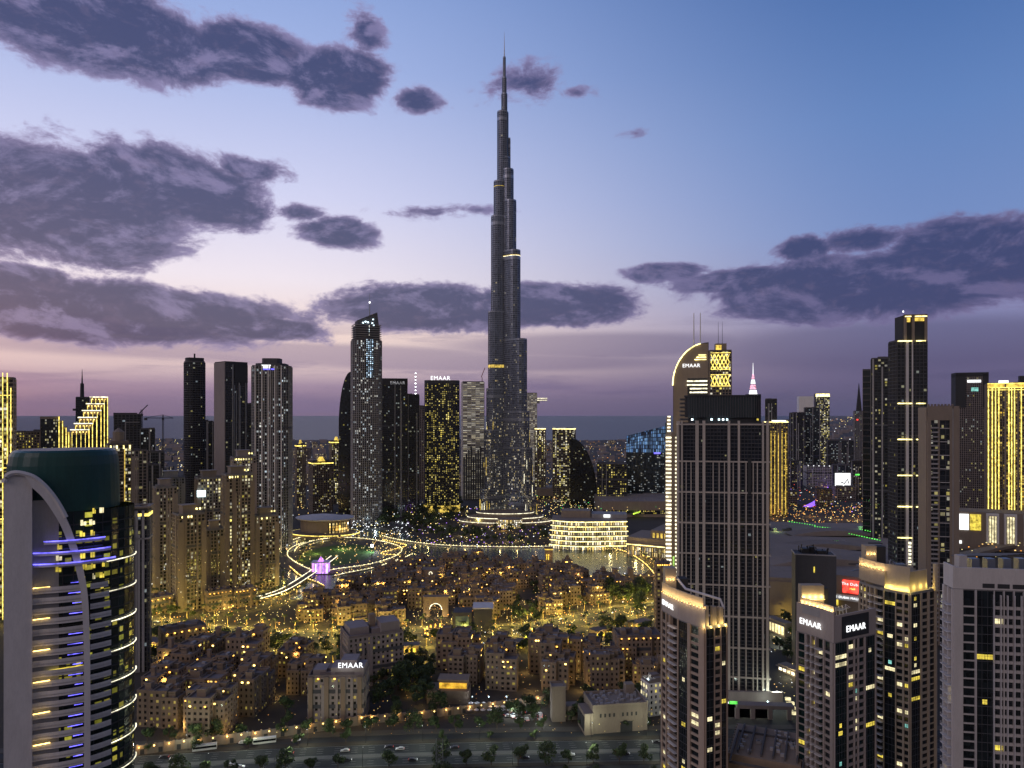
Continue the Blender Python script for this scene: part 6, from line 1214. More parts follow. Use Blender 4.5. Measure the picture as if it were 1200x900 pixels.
ft = thing('wind_tower_block', 'blank square tower with a stepped annex catching white light by the car park', 'tower', (*G_(655, 846), 0), .1); part(ft, 'wall', M['tan'], lambda b: (b.box(-4, 4, 0, 8, 0, 20), b.box(4.01, 14, 2, 9, 0, 8))); part(ft, 'coping', M['tan'], lambda b: b.ring([(-4, 0), (4, 0), (4, 8), (-4, 8)], -.3, .3, 20, 20.8)); PL(ft.location.x-9, ft.location.y-3, 4, 800, (.9, 1, .95), .4)
r, w_, d, h = townhouse('pale office block with white-lit window slots beside the sign tower', 752, 776, 797, 842, 'lilac', 30, 1.0, 'resl', nm='office_block'); part(r, 'slot_lights', GL['windw'], lambda b: [b.box(-w_/2-.7, -w_/2-.5, -d*.3+k*3, -d*.3+k*3+1, z, z+2) for k in range(3) for z in (6, 11, 16)]); part(r, 'roof_lamp', GL['cool'], lambda b: b.box(-4, -3, -2, -1, h+1, h+1.8)); PL(r.location.x-3, r.location.y, h+3, 500, (.85, 1, .9), .3)
for lb, xl, xr, yt_, yb in [('pale stacked apartment slab with striped balconies left of the sign tower', 767, 785, 660, 750), ('low row block with a battlement roof below the left residential cluster', 156, 202, 700, 722), ('second low row block with a battlement roof by the palm boulevard', 240, 272, 692, 716), ('narrow beige townhouse row right of the golden-lit residential cluster', 272, 300, 690, 712),
                            ('dark townhouse block rising beside the curved glass tower', 186, 242, 735, 775), ('townhouse block with orange roof lamps at the right end of the boulevard', 718, 775, 742, 792)]:
    r, w_, d, h = townhouse(lb, xl, xr, yt_, yb, 'old2', 14, .6); [part(r, 'roof_room', M['old2'], lambda b: b.box(-w_*.4+k*w_*.3, -w_*.28+k*w_*.3, -d*.2, d*.2, h, h+3.2)) for k in range(3)]
    [part(r, 'roof_lamp', GL['orange'], lambda b: b.box(-w_*.45+k*w_*.17, -w_*.45+k*w_*.17+.9, -d/2-.9, -d/2-.5, h-1, h-.3)) for k in range(6)]
# boundary wall with lamps
wl_ = [G_(*p) for p in [(158, 886), (215, 878), (300, 868), (370, 858), (432, 848), (500, 842), (560, 834), (638, 824)]]
for i, (l, lb) in enumerate([(wl_[:5], 'long sandstone boundary wall with a row of amber lamps, western run by the highway'), (wl_[4:], 'sandstone boundary wall with blind arches and amber lamps, eastern run to the square tower')]):
    bw = thing('boundary_wall', lb, 'wall'); hw_ = 5.2 if i == 0 else 4.6
    def wf(b):
        for p, q in zip(l, l[1:]): L = math.hypot(q[0]-p[0], q[1]-p[1]); b.obox(p, ((q[0]-p[0])/L, (q[1]-p[1])/L), 0, L, -.5, 0, 0, hw_)
    def cf(b):
        for x, y, a in along(l, 4.4, 1): b.obox((x, y), (cos(a), sin(a)), -.5, .5, 0, .3, 0, hw_+.7)
    part(bw, 'wall', M['tan'], wf); part(bw, 'pilaster', M['old2'], cf); part(bw, 'arch_recess', M['charcoal'], lambda b: [b.obox((x, y), (cos(a), sin(a)), 1.4, 3.4, .01, .06, .3, 3.1) for x, y, a in along(l, 4.4*2, 1)])
    pr = None
    for k, (x, y, a) in enumerate(along(l, 7.2, 2)):
        c = part(bw, 'wall_lamp', GL['warm'], lambda b: b.box(-.28, .28, -.2, .2, -.25, .25)) if pr is None else pr.copy()
        if pr is None: pr = c
        else: COL.objects.link(c)
        c.location = (x+sin(a)*.5, y-cos(a)*.5, hw_-.8)
        if k % 2 == 0: PL(x+sin(a)*1.3, y-cos(a)*1.3, hw_-.6, 260, (1, .6, .18), .2)
# ------------------------------------------------------------------ trees
leafm = [mat('leaf_canopy', (.035, .06, .02), .8, streak=False, vs=.5, var=.5), mat('leaf_canopy_light', (.06, .085, .028), .8, streak=False, vs=.5, var=.5)]
def tree_proto(seed, h=6.5, rad=3.0, nleaf=700):
    R = random.Random(seed); r = thing('broadleaf_tree', 'x', 'tree'); lb = MB(); th = h-rad*1.1; tips = []
    def trunkf(b):
        b.tube([(0, 0, -.1), (.1, .05, th*.5), (0, .1, th)], .22, 6)
        for i in range(5): a = R.uniform(0, 6.3); e = (cos(a)*rad*.6, sin(a)*rad*.6, th+rad*R.uniform(.4, 1.0)); tips.append(e); b.tube([(0, .1, th*.85), (e[0]*.5, e[1]*.5, th+.4), e], .09, 4)
    part(r, 'trunk', M['bark'], trunkf)
    cl = [(R.gauss(0, rad*.42), R.gauss(0, rad*.42), th+rad*.75+R.gauss(0, rad*.28), rad*R.uniform(.35, .6)) for _ in range(9)]
    for _ in range(nleaf):
        c = R.choice(cl); v = Vector((R.gauss(0, 1), R.gauss(0, 1), R.gauss(0, .8))).normalized()*c[3]*R.uniform(.6, 1.05); p = Vector(c[:3])+v
        n = (v.normalized()+Vector((R.uniform(-.6, .6), R.uniform(-.6, .6), R.uniform(-.3, .6)))).normalized(); s_ = R.uniform(.35, .7)
        a = n.orthogonal().normalized(); b2 = n.cross(a); a2 = a*cos(R.uniform(0, 3))+b2*sin(1); a2.normalize(); b3 = n.cross(a2)
        lb.face([tuple(p-a2*s_), tuple(p-b3*s_*.6), tuple(p+a2*s_), tuple(p+b3*s_*.6)], mi=0 if R.random() < .6 else 1)
    lb.build('crown', leafm, r); return r
def palm_proto(seed, h=9.0):
    R = random.Random(seed); r = thing('palm_tree', 'x', 'palm'); part(r, 'trunk', M['palmt'], lambda b: b.tube([(0, 0, -.1), (.1, 0, h*.4), (.05, .1, h*.8), (0, 0, h)], .28, 7)); f_ = MB()
    for k in range(22):
        a = 2*pi*k/22*2.4+R.uniform(-.15, .15); up = R.uniform(-.35, 1.0); L = R.uniform(2.6, 3.4); u = Vector((cos(a), sin(a), 0)); s_ = Vector((-sin(a), cos(a), 0)); pr = None
        for i in range(6):
            t = i/5; p = Vector((0, 0, h))+u*L*t+Vector((0, 0, up*L*.55*t-L*.62*t*t)); wd = .5*(1-abs(t-.45)*1.3)+.05
            if pr is not None:
                p0, w0 = pr
                f_.face([tuple(p0), tuple(p), tuple(p+s_*wd-Vector((0, 0, wd*.5))), tuple(p0+s_*w0-Vector((0, 0, w0*.5)))], mi=0); f_.face([tuple(p), tuple(p0), tuple(p0-s_*w0-Vector((0, 0, w0*.5))), tuple(p-s_*wd-Vector((0, 0, wd*.5)))], mi=1)
            pr = (p, wd)
    f_.build('crown', [mat('palm_frond', (.13, .14, .05), .7, streak=False, vs=.6), leafm[1]], r); part(r, 'uplight', GL['yelh'], lambda b: b.box(-.25, .25, -.9, -.5, .1, .35)); return r
TP = [tree_proto(40+i, 6.6+i*.6, 3.5+i*.35) for i in range(4)]; PP = [palm_proto(60+i, 8+i*1.2) for i in range(3)]; first = {}
def plant(lst, i, x, y, z, sc, lb, gp):
    src = lst[i % len(lst)]; key = src.name
    if key not in first: first[key] = 1; o = src; o.location = (x, y, z); o.rotation_euler = (0, 0, rnd.uniform(0, 6)); o.scale = (sc,)*3; o['label'] = lb; o['group'] = gp; return o
    return dup(src, (x, y, z), rnd.uniform(0, 6), sc, lb, gp)
k_ = 0
def palmrow(line, step, off, lb, gp, W=900, every=1, j=2.0):
    global k_
    for x, y, a in along(side(line, off), step, rnd.uniform(0, step)):
        px = 600+x/y*F
        if not (-20 < px < 1215): continue
        x += rnd.uniform(-j, j); y += rnd.uniform(-j, j)
        if any(math.hypot(x-a_, y-b_0) < 15 for a_, b_0 in placed): continue
        plant(PP, k_, x, y, .1, rnd.uniform(.8, 1.15), lb, gp); k_ += 1
        if k_ % every == 0: PL(x+1.6, y-2.6, 4.2, W*3.6*rnd.uniform(.6, 1.3), (1, .74, .12), .6)
palmrow(blv, 15, 15, 'floodlit palm on the far side of the boulevard, its crown glowing yellow', 'palms along the far side of the boulevard', 1500)
palmrow(blv, 17, -15, 'floodlit palm on the near side of the boulevard, trunk lit from below', 'palms along the near side of the boulevard', 1000)
palmrow(blv, 26, 0, 'floodlit palm standing on the boulevard median', 'palms on the boulevard median', 800, 2)
for off_, st_, wd_ in ((-34, 19, 'second'), (-50, 23, 'third'), (-66, 30, 'fourth')):
    palmrow(blv, st_, off_, f'floodlit palm in the {wd_} garden row on the near side of the boulevard', f'palms in the {wd_} garden row', 950, 2)
palmrow(blv, 24, 33, 'floodlit palm in the forecourts north of the boulevard', 'palms in the northern forecourts', 950, 2)
for k, (x, y, a) in enumerate(along(side(blv, -44), 40, 12)):
    if 150 < 600+x/y*F < 775 and clear(x, y, 8) and all(math.hypot(x-a_, y-b_0) > 18 for a_, b_0 in placed):
        o = thing('garden_pavilion', 'low arcaded garden pavilion with a golden lit front beside the boulevard palms', 'pavilion', (x, y, 0), a, 'garden pavilions by the boulevard'); part(o, 'wall', M['old2'], lambda b: b.box(-9, 9, -4, 4, 0, 5)); part(o, 'lit_arch', GL['wind'], lambda b: [b.box(-8+q*3.2, -6.2+q*3.2, -4.2, -4.02, .4, 3.2) for q in range(5)])
        part(o, 'roof', M['oldr'], lambda b: b.box(-9.6, 9.6, -4.8, 4.8, 5.01, 5.5)); PL(x, y-8, 3.5, 1400, (1, .68, .2), .4)
strip('promenade', blv, -72, -19.2, .05, M['pave'])
palmrow(blv2, 11, 9, 'floodlit palm beside the curving lane below the residential cluster', 'palms by the curving lane', 330); palmrow(blv2, 12, -9, 'floodlit palm on the near edge of the curving lane', 'palms on the near edge of the lane', 500)
palmrow(smooth([G_(*p) for p in [(292, 700), (318, 690), (342, 678)]], 5), 8, 6, 'floodlit palm clustered at the bridge landing', 'palms at the bridge landing', 700, 2)
palmrow(smooth([G_(*p) for p in [(345, 662), (352, 646), (375, 636), (400, 633)]], 5), 14, -6, 'small palm in the lamp-lit ring round the island lawn', 'palms round the island lawn', 500, 2)
palmrow(smooth([G_(*p) for p in [(740, 650), (760, 662), (776, 680)]], 5), 13, 3, 'palm on the lit mall walkway east of the lake', 'palms on the mall walkway', 600, 2)
k2 = 0
def treerow(line, step, off, lb, gp, sc=(.8, 1.15), xr=(-20, 1215), j=1.2, skip=.1):
    global k2
    for x, y, a in along(side(line, off), step, rnd.uniform(0, step)):
        px = 600+x/y*F
        if not (xr[0] < px < xr[1]) or rnd.random() < skip: continue
        plant(TP, k2, x+rnd.uniform(-j, j), y+rnd.uniform(-j, j), .1, rnd.uniform(*sc), lb, gp); k2 += 1
treerow(hw, 12, 27, 'round dark street tree on the far pavement of the highway', 'trees on the far side of the highway', xr=(150, 780)); treerow(hw, 13, -13, 'round street tree on the near verge of the highway', 'trees on the near verge of the highway', xr=(150, 780))
treerow(hw, 15, -34, 'round street tree at the very bottom by the service road', 'trees by the near service road', xr=(150, 780)); treerow(hw, 26, 15.3, 'small street tree on the planted strip of the highway', 'trees on the planted strip', (.5, .8), xr=(150, 780), skip=.3)
def scatter(poly, n, lb, gp, sc=(.8, 1.5), lst=None, rad=8, lights=0, lc=(.8, .95, .4)):
    global k2
    P_ = [G_(*p) for p in poly]; xs = [p[0] for p in P_]; ys = [p[1] for p in P_]; c = 0
    for _ in range(n*6):
        if c >= n: break
        x, y = rnd.uniform(min(xs), max(xs)), rnd.uniform(min(ys), max(ys))
        if not inpoly(x, y, P_) or any(math.hypot(x-a, y-b) < rad for a, b in placed) or inpoly(x, y, lake): continue
        plant(lst or TP, k2, x, y, .1, rnd.uniform(*sc), lb, gp); k2 += 1; c += 1
        if lights and c % lights == 0: PL(x+3, y-4, 3, 260, lc, .4)
scatter([(448, 596), (540, 592), (545, 612), (500, 622), (446, 618)], 62, 'dark park tree below the black grid-faced blocks', 'park trees north of the lake, west part', (1.3, 2.1), rad=1)
scatter([(540, 620), (650, 622), (648, 640), (470, 638), (480, 622)], 44, 'shrubby park tree on the lawn below the tallest tower', 'park trees on the lakeside lawn', (.8, 1.4), rad=1, lights=7)
scatter([(700, 690), (760, 688), (764, 715), (745, 722), (712, 705)], 26, 'dark garden tree by the pool garden east of the lake', 'garden trees by the pool', (1.0, 1.6), rad=6)
scatter([(600, 735), (640, 735), (632, 690), (612, 690)], 14, 'garden tree in the leafy lane through the old town', 'trees in the old-town lane', (.8, 1.2), rad=10, lights=3, lc=(1, .8, .3))
scatter([(160, 880), (165, 760), (350, 770), (600, 765), (760, 750), (760, 850), (430, 845)], 70, 'dark garden tree between the apartment blocks south of the boulevard', 'garden trees among the southern blocks', (.7, 1.3), rad=17)
scatter([(440, 832), (500, 828), (508, 792), (478, 786)], 14, 'tall dark tree in the grove west of the amber hall', 'grove west of the amber hall', (1.1, 1.7), rad=12, lights=4, lc=(1, .7, .2))
scatter([(915, 700), (905, 760), (925, 800), (940, 780), (935, 705)], 10, 'dark tree along the street right of the gridded tower', 'trees along the side street', (.9, 1.3), rad=3, lights=3, lc=(.9, 1, .5))
scatter([(160, 752), (160, 738), (350, 752), (480, 750), (600, 746), (760, 728), (760, 742), (600, 766), (480, 768), (350, 770)], 70, 'dark leafy tree in the gardens beside the boulevard palms', 'garden trees beside the boulevard', (.7, 1.3), rad=9)
scatter([(150, 705), (205, 712), (300, 720), (296, 728), (150, 730)], 16, 'hedge-like tree between the palm rows at the west end', 'trees at the west end of the boulevard', (.6, .9), rad=4)
# ------------------------------------------------------------------ street lamps, cars
def lamp_proto(col, name='street_lamp'):
    r = thing(name, 'x', 'street lamp'); part(r, 'pole', M['black'], lambda b: b.cyl(0, 0, 0, 9.5, .12, .07, 6)); part(r, 'arm', M['black'], lambda b: b.tube([(0, 0, 9.4), (0, -1, 9.9), (0, -2.2, 10)], .06, 4)); part(r, 'lamp_head', M['black'], lambda b: b.box(-.2, .2, -3, -2.1, 9.95, 10.1)); part(r, 'lamp_glass', GL[col], lambda b: b.box(-.17, .17, -2.9, -2.2, 9.86, 9.94)); return r
lw, ly = lamp_proto('white'), lamp_proto('warm'); fu = set()
def lamp(src, x, y, rz, lb, gp, W, c):
    if src.name not in fu: fu.add(src.name); o = src; o.location = (x, y, .15); o.rotation_euler = (0, 0, rz); o['label'] = lb; o['group'] = gp
    else: dup(src, (x, y, .15), rz, 1, lb, gp)
    if W: PL(x+2.4*sin(rz), y-2.4*cos(rz), 9.4, W, c, .25)
for x, y, a in along(side(hw, 15), 31, 8):
    if 130 < 600+x/y*F < 790: lamp(lw, x, y, a, 'white street lamp on the far verge of the highway', 'street lamps on the far verge', 2800, (.92, 1, .72))
for x, y, a in along(side(hw, -13), 38, 20):
    if 130 < 600+x/y*F < 790: lamp(lw, x, y, a+pi, 'white street lamp on the near verge of the highway', 'street lamps on the near verge', 2600, (.92, 1, .72))
for x, y, a in along(side(blv, 11.8), 30, 4):
    if 140 < 600+x/y*F < 800: lamp(ly, x, y, a, 'amber street lamp along the palm boulevard', 'street lamps on the boulevard', 6000, (1, .78, .22))
for x, y, a in along(side(far_rd, 20), 45, 5): lamp(ly, x, y, a, 'amber street lamp on the distant curling highway', 'street lamps on the distant highway', 6000, (1, .5, .1))
for x, y in lampspots[:150]: PL(x, y, 4.5, 1600, (1, .66, .2), .3)
for px, py, z, W, c in [(436, 648, 9, 5000, (.85, 1, 1)), (380, 668, 12, 2500, (.6, .3, 1)), (400, 645, 8, 2500, (.9, 1, .4)), (370, 650, 6, 1500, (1, .85, .3)), (395, 618, 10, 2500, (1, .6, .15)), (440, 620, 8, 2000, (.7, .9, 1)), (470, 612, 8, 1600, (.7, .9, 1)),
                        (690, 640, 9, 2500, (1, .8, .35)), (715, 644, 8, 2500, (1, .8, .35)), (745, 654, 9, 2500, (1, .75, .25)), (770, 672, 9, 3000, (1, .75, .2)), (600, 634, 6, 3000, (1, .75, .25)), (570, 608, 6, 1600, (1, .7, .2)), (620, 612, 6, 1600, (1, .7, .2)), (540, 628, 5, 1200, (1, .75, .3)), (650, 630, 5, 1200, (1, .75, .3)), (515, 616, 5, 1200, (.9, .9, .3)), (590, 622, 4, 1500, (1, .6, .15)), (560, 615, 8, 2000, (.9, .9, .3)), (640, 610, 10, 2500, (1, .8, .3)), (622, 835, 5, 1100, (.9, 1, .95)), (600, 842, 5, 700, (.9, 1, .95)),
                        (908, 720, 12, 2600, (1, .78, .2)), (906, 700, 12, 2600, (1, .78, .2)), (915, 760, 8, 2500, (.95, 1, .7)), (920, 690, 14, 2600, (1, .75, .15)), (500, 600, 10, 2500, (1, .8, .2)), (480, 612, 6, 1200, (.5, .2, 1)), (910, 825, 9, 1500, (.9, 1, .8)), (1180, 640, 14, 8000, (1, .8, .4)), (330, 690, 5, 1800, (1, .75, .2)), (350, 700, 5, 1800, (1, .75, .2))]:
    x, y = G_(px, py); PL(x, y, z, W*2.6, c, .6)
fl_ = thing('stage_floodlight', 'dazzling white floodlight tower on the island lawn', 'floodlight', (*G_(436, 650), .8)); part(fl_, 'mast', M['black'], lambda b: b.cyl(0, 0, 0, 10, .3, .2, 6)); part(fl_, 'lamp_head', glow('stage_lamp', (.9, 1, 1), 12), lambda b: b.cyl(0, -.6, 9, 12, 1.7, 1.7, 10))
st = thing('garden_shop', 'gold-fronted corner hall in the street right of the gridded tower', 'shop', (*G_(912, 715), 0), -.3); part(st, 'wall', M['tan'], lambda b: b.box(-10, 10, 0, 14, 0, 20)); part(st, 'gold_front', GL['goldp'], lambda b: [b.box(-9.4+k*3.2, -7.2+k*3.2, -.4, -.02, 6, 17) for k in range(6)]); part(st, 'canopy', M['beige'], lambda b: b.box(-11, 11, -2, 0, 18, 19))
def car_proto(body, seed):
    r = thing('car', 'x', 'car'); R = random.Random(seed); L, Wd = 4.4, 1.8
    def bf(b):
        pr = [(-2.2, .35), (2.2, .35), (2.2, .75), (1.9, .9), (1.0, .98), (.45, 1.42), (-1.1, 1.45), (-1.8, 1.0), (-2.2, .9)]
        b.face([(x, -Wd/2, z) for x, z in pr]); b.face([(x, Wd/2, z) for x, z in pr[::-1]])
        for i in range(len(pr)): a, c = pr[i], pr[(i+1) % len(pr)]; b.face([(a[0], -Wd/2, a[1]), (a[0], Wd/2, a[1]), (c[0], Wd/2, c[1]), (c[0], -Wd/2, c[1])])
    part(r, 'body', M[body], bf); part(r, 'window_band', M['glassd'], lambda b: (b.hexa([(-1.6, -.92, 1.0), (.85, -.92, 1.0), (.85, .92, 1.0), (-1.6, .92, 1.0), (-1.1, -.91, 1.36), (.4, -.91, 1.36), (.4, .91, 1.36), (-1.1, .91, 1.36)])))
    for x in (-1.4, 1.4):
        for y in (-.85, .85): part(r, 'wheel', M['tyre'], lambda b: b.tube([(x, y-.1, .33), (x, y+.1, .33)], .33, 10))
    for y in (-.6, .6): part(r, 'headlight', GL['white'], lambda b: b.box(2.19, 2.26, y-.18, y+.18, .58, .76)); part(r, 'tail_light', GL['red'], lambda b: b.box(-2.26, -2.19, y-.18, y+.18, .7, .86))
    return r
cp_ = [car_proto('carw', 1), car_proto('card', 2)]; cu = set(); nc = 0
def car(x, y, rz, lb, gp, kk, light=True):
    s_ = cp_[kk]
    if s_.name not in cu: cu.add(s_.name); o = s_; o.location = (x, y, .07); o.rotation_euler = (0, 0, rz); o['label'] = lb; o['group'] = gp
    else: dup(s_, (x, y, .07), rz, 1, lb, gp)
for off, dirn, nm in ((6.2, pi, 'far'), (9, pi, 'far'), (-3.8, 0, 'near'), (-6.2, 0, 'near')):
    for x, y, a in along(side(hw, off), 29, rnd.uniform(0, 25)):
        if 150 < 600+x/y*F < 775 and rnd.random() < .36: kk = rnd.randrange(2); car(x, y, a+dirn, f'{["pale", "dark"][kk]} car driving along the {nm} carriageway of the highway', f'{["pale", "dark"][kk]} cars on the {nm} carriageway', kk)
for i in range(34):
    x, y, a = along(side(hw, -28 if i % 2 else 21), 7.0, 2)[20+i*2] if len(along(side(hw, -28), 7.0, 2)) > 88 else (0, 370, 0)
    if 170 < 600+x/y*F < 770: kk = i % 2; car(x, y, a, f'{["pale", "dark"][kk]} car parked on the {["far", "near"][i % 2]} service road', f'{["pale", "dark"][kk]} cars on the {["far", "near"][i % 2]} service road', kk)
for x, y, a in along(side(blv, 6), 24, 3)+along(side(blv, -6), 27, 9):
    if 150 < 600+x/y*F < 780 and rnd.random() < .6: kk = rnd.randrange(2); car(x, y, a, f'{["pale", "dark"][kk]} car on the palm boulevard', f'{["pale", "dark"][kk]} cars on the palm boulevard', kk)
for i in range(16):
    x, y = G_(608+rnd.uniform(-30, 30), 838+rnd.uniform(-5, 8)); kk = rnd.randrange(2); car(x, y, rnd.choice([.2, 1.77]), f'{["pale", "dark"][kk]} car parked in the white-lit lot beside the square tower', f'{["pale", "dark"][kk]} cars in the white-lit lot', kk)
bs = [G_(310, 871), G_(240, 879)]
for i, (x, y) in enumerate(bs):
    o = thing('bus', ['white-roofed coach parked in front of the boundary wall', 'second coach standing nearer the curved tower by the wall'][i], 'bus', (x, y, 0), .28); part(o, 'body', M['carw'], lambda b: b.box(-6, 6, -1.25, 1.25, .4, 3.2)); part(o, 'window_band', M['glassd'], lambda b: b.box(-5.8, 5.9, -1.3, -1.26, 1.5, 2.6)); 
    for wx in (-4, 4): part(o, 'wheel', M['tyre'], lambda b: b.tube([(wx, -1.3, .5), (wx, -1.0, .5)], .5, 10))
gy_ = thing('lattice_pylon', 'slim lattice sign pylon standing beside the highway at the bottom', 'pylon', (X_(515, 352), 352, 0)); ph = Z_(866, 352)
part(gy_, 'frame', M['steel'], lambda b: [b.tube([(sx*1.6, sy*.6, 0), (sx*1.6, sy*.6, ph)], .14, 4) for sx in (-1, 1) for sy in (-1, 1)]+[b.tube([(-1.6, -.6, z), (1.6, -.6, z+2)], .08, 4) for z in range(0, int(ph)-2, 2)]+[b.tube([(1.6, -.6, z), (-1.6, -.6, z+2)], .08, 4) for z in range(0, int(ph)-2, 2)])
for i, (lb, px, py, rz_, nn_) in enumerate([('row of white glowing shop panels in the street right of the gridded tower', 908, 742, -1.2, 6), ('yellow lit arcade with tall openings beyond the white shop panels', 910, 705, -.2, 5), ('low lit kiosk row at the foot of the plain dark tower', 922, 790, -1.1, 4)]):
    o = thing('shop_row', lb, 'shops', (*G_(px, py), 0), rz_); L_ = nn_*3.6; part(o, 'wall', M['tan'], lambda b: b.box(-L_/2-.5, L_/2+.5, 0, 8, 0, 11 if i < 2 else 5))
    for k in range(nn_): part(o, 'lit_panel', [GL['windw'], GL['wind'], GL['pearl']][i], lambda b: b.box(-L_/2+k*3.6+.5, -L_/2+k*3.6+2.9, -.3, -.02, 1.2, 8 if i < 2 else 3.4))
    part(o, 'canopy', M['beige'], lambda b: b.box(-L_/2-1, L_/2+1, -2, -.01, 8.6 if i < 2 else 3.8, 9.1 if i < 2 else 4.2)); PL(o.location.x-2, o.location.y-7, 5, 2600, (1, .85, .45), .5)
# ------------------------------------------------------------------ the far city
dp = []
for s in range(7):
    R = random.Random(300+s); b = MB(); g_ = MB(); w_, d, h = R.uniform(24, 46), R.uniform(18, 30), (9, 14, 20, 28, 12, 38, 17)[s]
    b.prism(rect(w_, d), 0, h); b.box(-w_*.2, w_*.1, -3, 3, h, h+3)
    nb, nf = int(w_/4), max(2, int(h/3.6)); 
    for p, q in zip(rect(w_, d), rect(w_, d)[1:]+rect(w_, d)[:1]):
        L = math.hypot(q[0]-p[0], q[1]-p[1]); u = ((q[0]-p[0])/L, (q[1]-p[1])/L); n_2 = (u[1]*.15, -u[0]*.15)
        b.face([(p[0]+n_2[0], p[1]+n_2[1], .5), (q[0]+n_2[0], q[1]+n_2[1], .5), (q[0]+n_2[0], q[1]+n_2[1], h-.6), (p[0]+n_2[0], p[1]+n_2[1], h-.6)], [(0, 0), (nb, 0), (nb, nf), (0, nf)], 1)
    dp.append(b.mesh('distant_building', [M['mauve' if s % 2 else 'tan'], win('far_windows', base=(.12, .1, .09), p=.5, c1=(1, .7, .25), c2=(1, .85, .6), s=1.1, mx=.22, my=.25, rough=.7)]))
def landy(x, y): return not inpoly(x, y, coast)
nd_ = 0
def far_box(x, y, sc, where):
    global nd_
    o = bpy.data.objects.new('distant_building', dp[nd_ % 7]); COL.objects.link(o); o.location = (x, y, 0); o.rotation_euler = (0, 0, rnd.choice([0, .4, -.3, 1.2])); o.scale = (sc, sc, sc*rnd.uniform(.7, 1.3)); tag(o, f'small distant city block {where}', 'building', 'distant blocks '+where); nd_ += 1
far_zone = [((-40, 500), 1450, 4400, 70, 'in the low quarter left of the tallest tower'), ((600, 790), 1500, 4400, 60, 'in the low quarter between the tallest tower and the sail hotel'), ((900, 1215), 1500, 4300, 90, 'on the plain at the right'), ((180, 600), 1450, 2300, 36, 'just behind the lakeside towers')]
blocked = [(o.location.x, o.location.y) for o in bpy.data.objects if o.get('category') in ('tower', 'hotel', 'hall', 'office')]
for (xa, xb), y0, y1, n, where in far_zone:
    for _ in range(n):
        for _t in range(12):
            y = y0*(y1/y0)**rnd.random(); x = X_(rnd.uniform(xa, xb), y)
            if landy(x, y+40) and all(math.hypot(x-a, y-b) > 45 for a, b in blocked): blocked.append((x, y)); far_box(x, y, rnd.uniform(.7, 1.2), where); break
b = MB()
for _ in range(2600):
    y = 2200*(22000/2200)**rnd.random(); px = rnd.uniform(-60, 1260); x = X_(px, y)
    if not landy(x, y): continue
    s_ = rnd.uniform(8, 20)*(y/3000)**.5; h = rnd.choice([6, 8, 10, 14, 20, 26])*(1.3 if px > 860 else .8); b.box(x-s_, x+s_, y-s_*.6, y+s_*.6, -.5, h)
o = b.build('distant_city', M['mauve']); o['kind'] = 'stuff'; o['label'] = 'carpet of tiny far-off city roofs reaching to the sea'
def lights(name, zones_, label, mats):
    b = MB()
    for (poly, n, s0, z0, z1, cols) in zones_:
        for _ in range(n):
            xs = [p[0] for p in poly]; ys = [p[1] for p in poly]; px, py = rnd.uniform(min(xs), max(xs)), rnd.uniform(min(ys), max(ys))
            if not inpoly(px, py, poly): continue
            Y = H*F/(py-HOR)
            if Y > 30000 or not landy(X_(px, Y), Y): continue
            x = X_(px, Y); z = rnd.uniform(z0, z1); Y2 = Y*(H-z)/H; x2 = x*(H-z)/H; s_ = s0*Y2/1000*rnd.uniform(.5, 1.25); b.box(x2-s_, x2+s_, Y2-s_, Y2+s_, z, z+s_*1.5, rnd.choice(cols))
    o = b.build(name, mats); o['kind'] = 'stuff'; o['label'] = label; return o
LM = [glow('city_light_amber', (1, .62, .2), 1.8), glow('city_light_yellow', (1, .82, .3), 1.8), glow('city_light_white', (.9, .95, 1), 2.0), glow('city_light_orange', (1, .4, .07), 1.6), glow('city_light_violet', (.45, .2, 1), 1.8), glow('city_light_green', (.1, 1, .2), 1.2), glow('city_light_red', (1, .1, .06), 1.6)]
R4 = lambda a, b_0, c, d_: [(a, c), (b_0, c), (b_0, d_), (a, d_)]
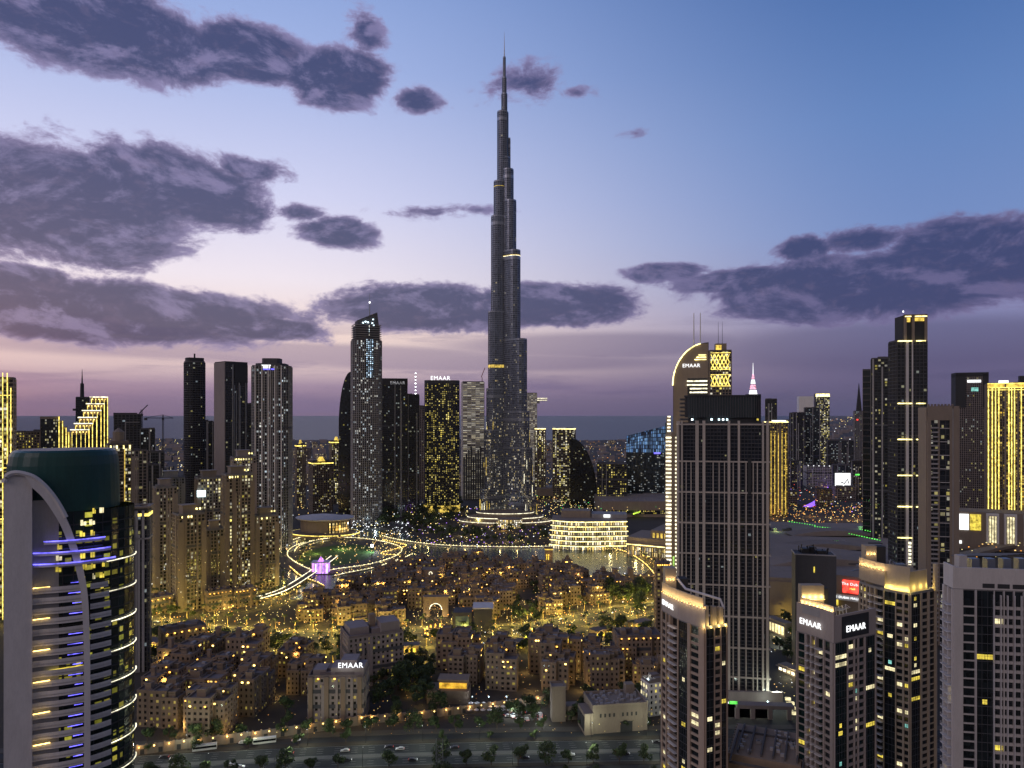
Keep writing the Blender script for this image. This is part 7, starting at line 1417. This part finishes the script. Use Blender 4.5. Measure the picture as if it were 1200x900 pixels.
lights('distant_city_lights', [(R4(-20, 520, 508, 610), 1500, .4, 3, 14, [0, 1, 1, 0, 2]), (R4(600, 800, 508, 600), 1000, .34, 3, 14, [0, 0, 1, 2, 3]), (R4(900, 1200, 490, 515), 260, .42, 3, 20, [0, 1, 2, 3]), (R4(900, 1200, 515, 600), 900, .38, 3, 16, [0, 1, 2, 3, 3, 4, 6]),
    (R4(800, 1200, 486.5, 494), 160, .5, 3, 30, [0, 1, 2]), (R4(905, 1060, 592, 616), 330, .42, 4, 12, [3, 3, 0, 1]), (R4(1125, 1200, 625, 655), 30, .6, 8, 12, [3, 1, 0])], 'glitter of far-off street and window lights', LM)
lights('park_and_lakeside_lights', [(R4(412, 480, 602, 628), 140, .5, 2, 12, [2, 2, 2, 1]), (R4(480, 680, 590, 642), 620, .45, 2, 8, [1, 1, 0, 0, 2, 4]), (R4(395, 470, 622, 646), 130, .45, 1, 6, [0, 1]), (R4(320, 420, 624, 672), 120, .45, 1, 5, [1, 0]), (R4(620, 780, 572, 602), 150, .5, 4, 20, [1, 1, 0, 5]),
    (R4(700, 790, 640, 720), 150, .42, 1, 6, [1, 0, 0, 2]), (R4(655, 740, 632, 646), 160, .5, 1, 5, [1, 1, 0]), (R4(440, 500, 640, 660), 60, .5, 1, 4, [0, 1])], 'sprinkle of small lamps in the park and round the lake', LM)
lights('old_town_lights', [(R4(160, 780, 696, 756), 1300, .42, 1, 5, [0, 1, 1, 0, 3]), (R4(160, 780, 755, 860), 520, .28, 1, 8, [0, 3, 1]), (R4(360, 700, 650, 730), 420, .32, 2, 14, [0, 1, 3]), (R4(150, 330, 600, 700), 300, .36, 5, 60, [0, 1, 1, 2]), (R4(900, 935, 690, 830), 60, .4, 1, 5, [1, 0, 2]), (R4(560, 640, 735, 755), 50, .4, 1, 3, [1, 2])], 'small amber lamps in lanes and gardens of the old town', LM)
# ------------------------------------------------------------------ air
hz = MB(); hz.box(-31000, 46000, -400, 45500, -1.0, 900); hm = bpy.data.materials.new('haze'); hm.use_nodes = True; hm.node_tree.nodes.clear()
vn = hm.node_tree.nodes.new('ShaderNodeVolumePrincipled'); vn.inputs['Color'].default_value = (.86, .84, .92, 1); vn.inputs['Density'].default_value = 1.1e-5; vn.inputs['Anisotropy'].default_value = .1
vo = hm.node_tree.nodes.new('ShaderNodeOutputMaterial'); hm.node_tree.links.new(vn.outputs[0], vo.inputs['Volume'])
if HAZE: o = hz.build('haze', hm); o['kind'] = 'stuff'
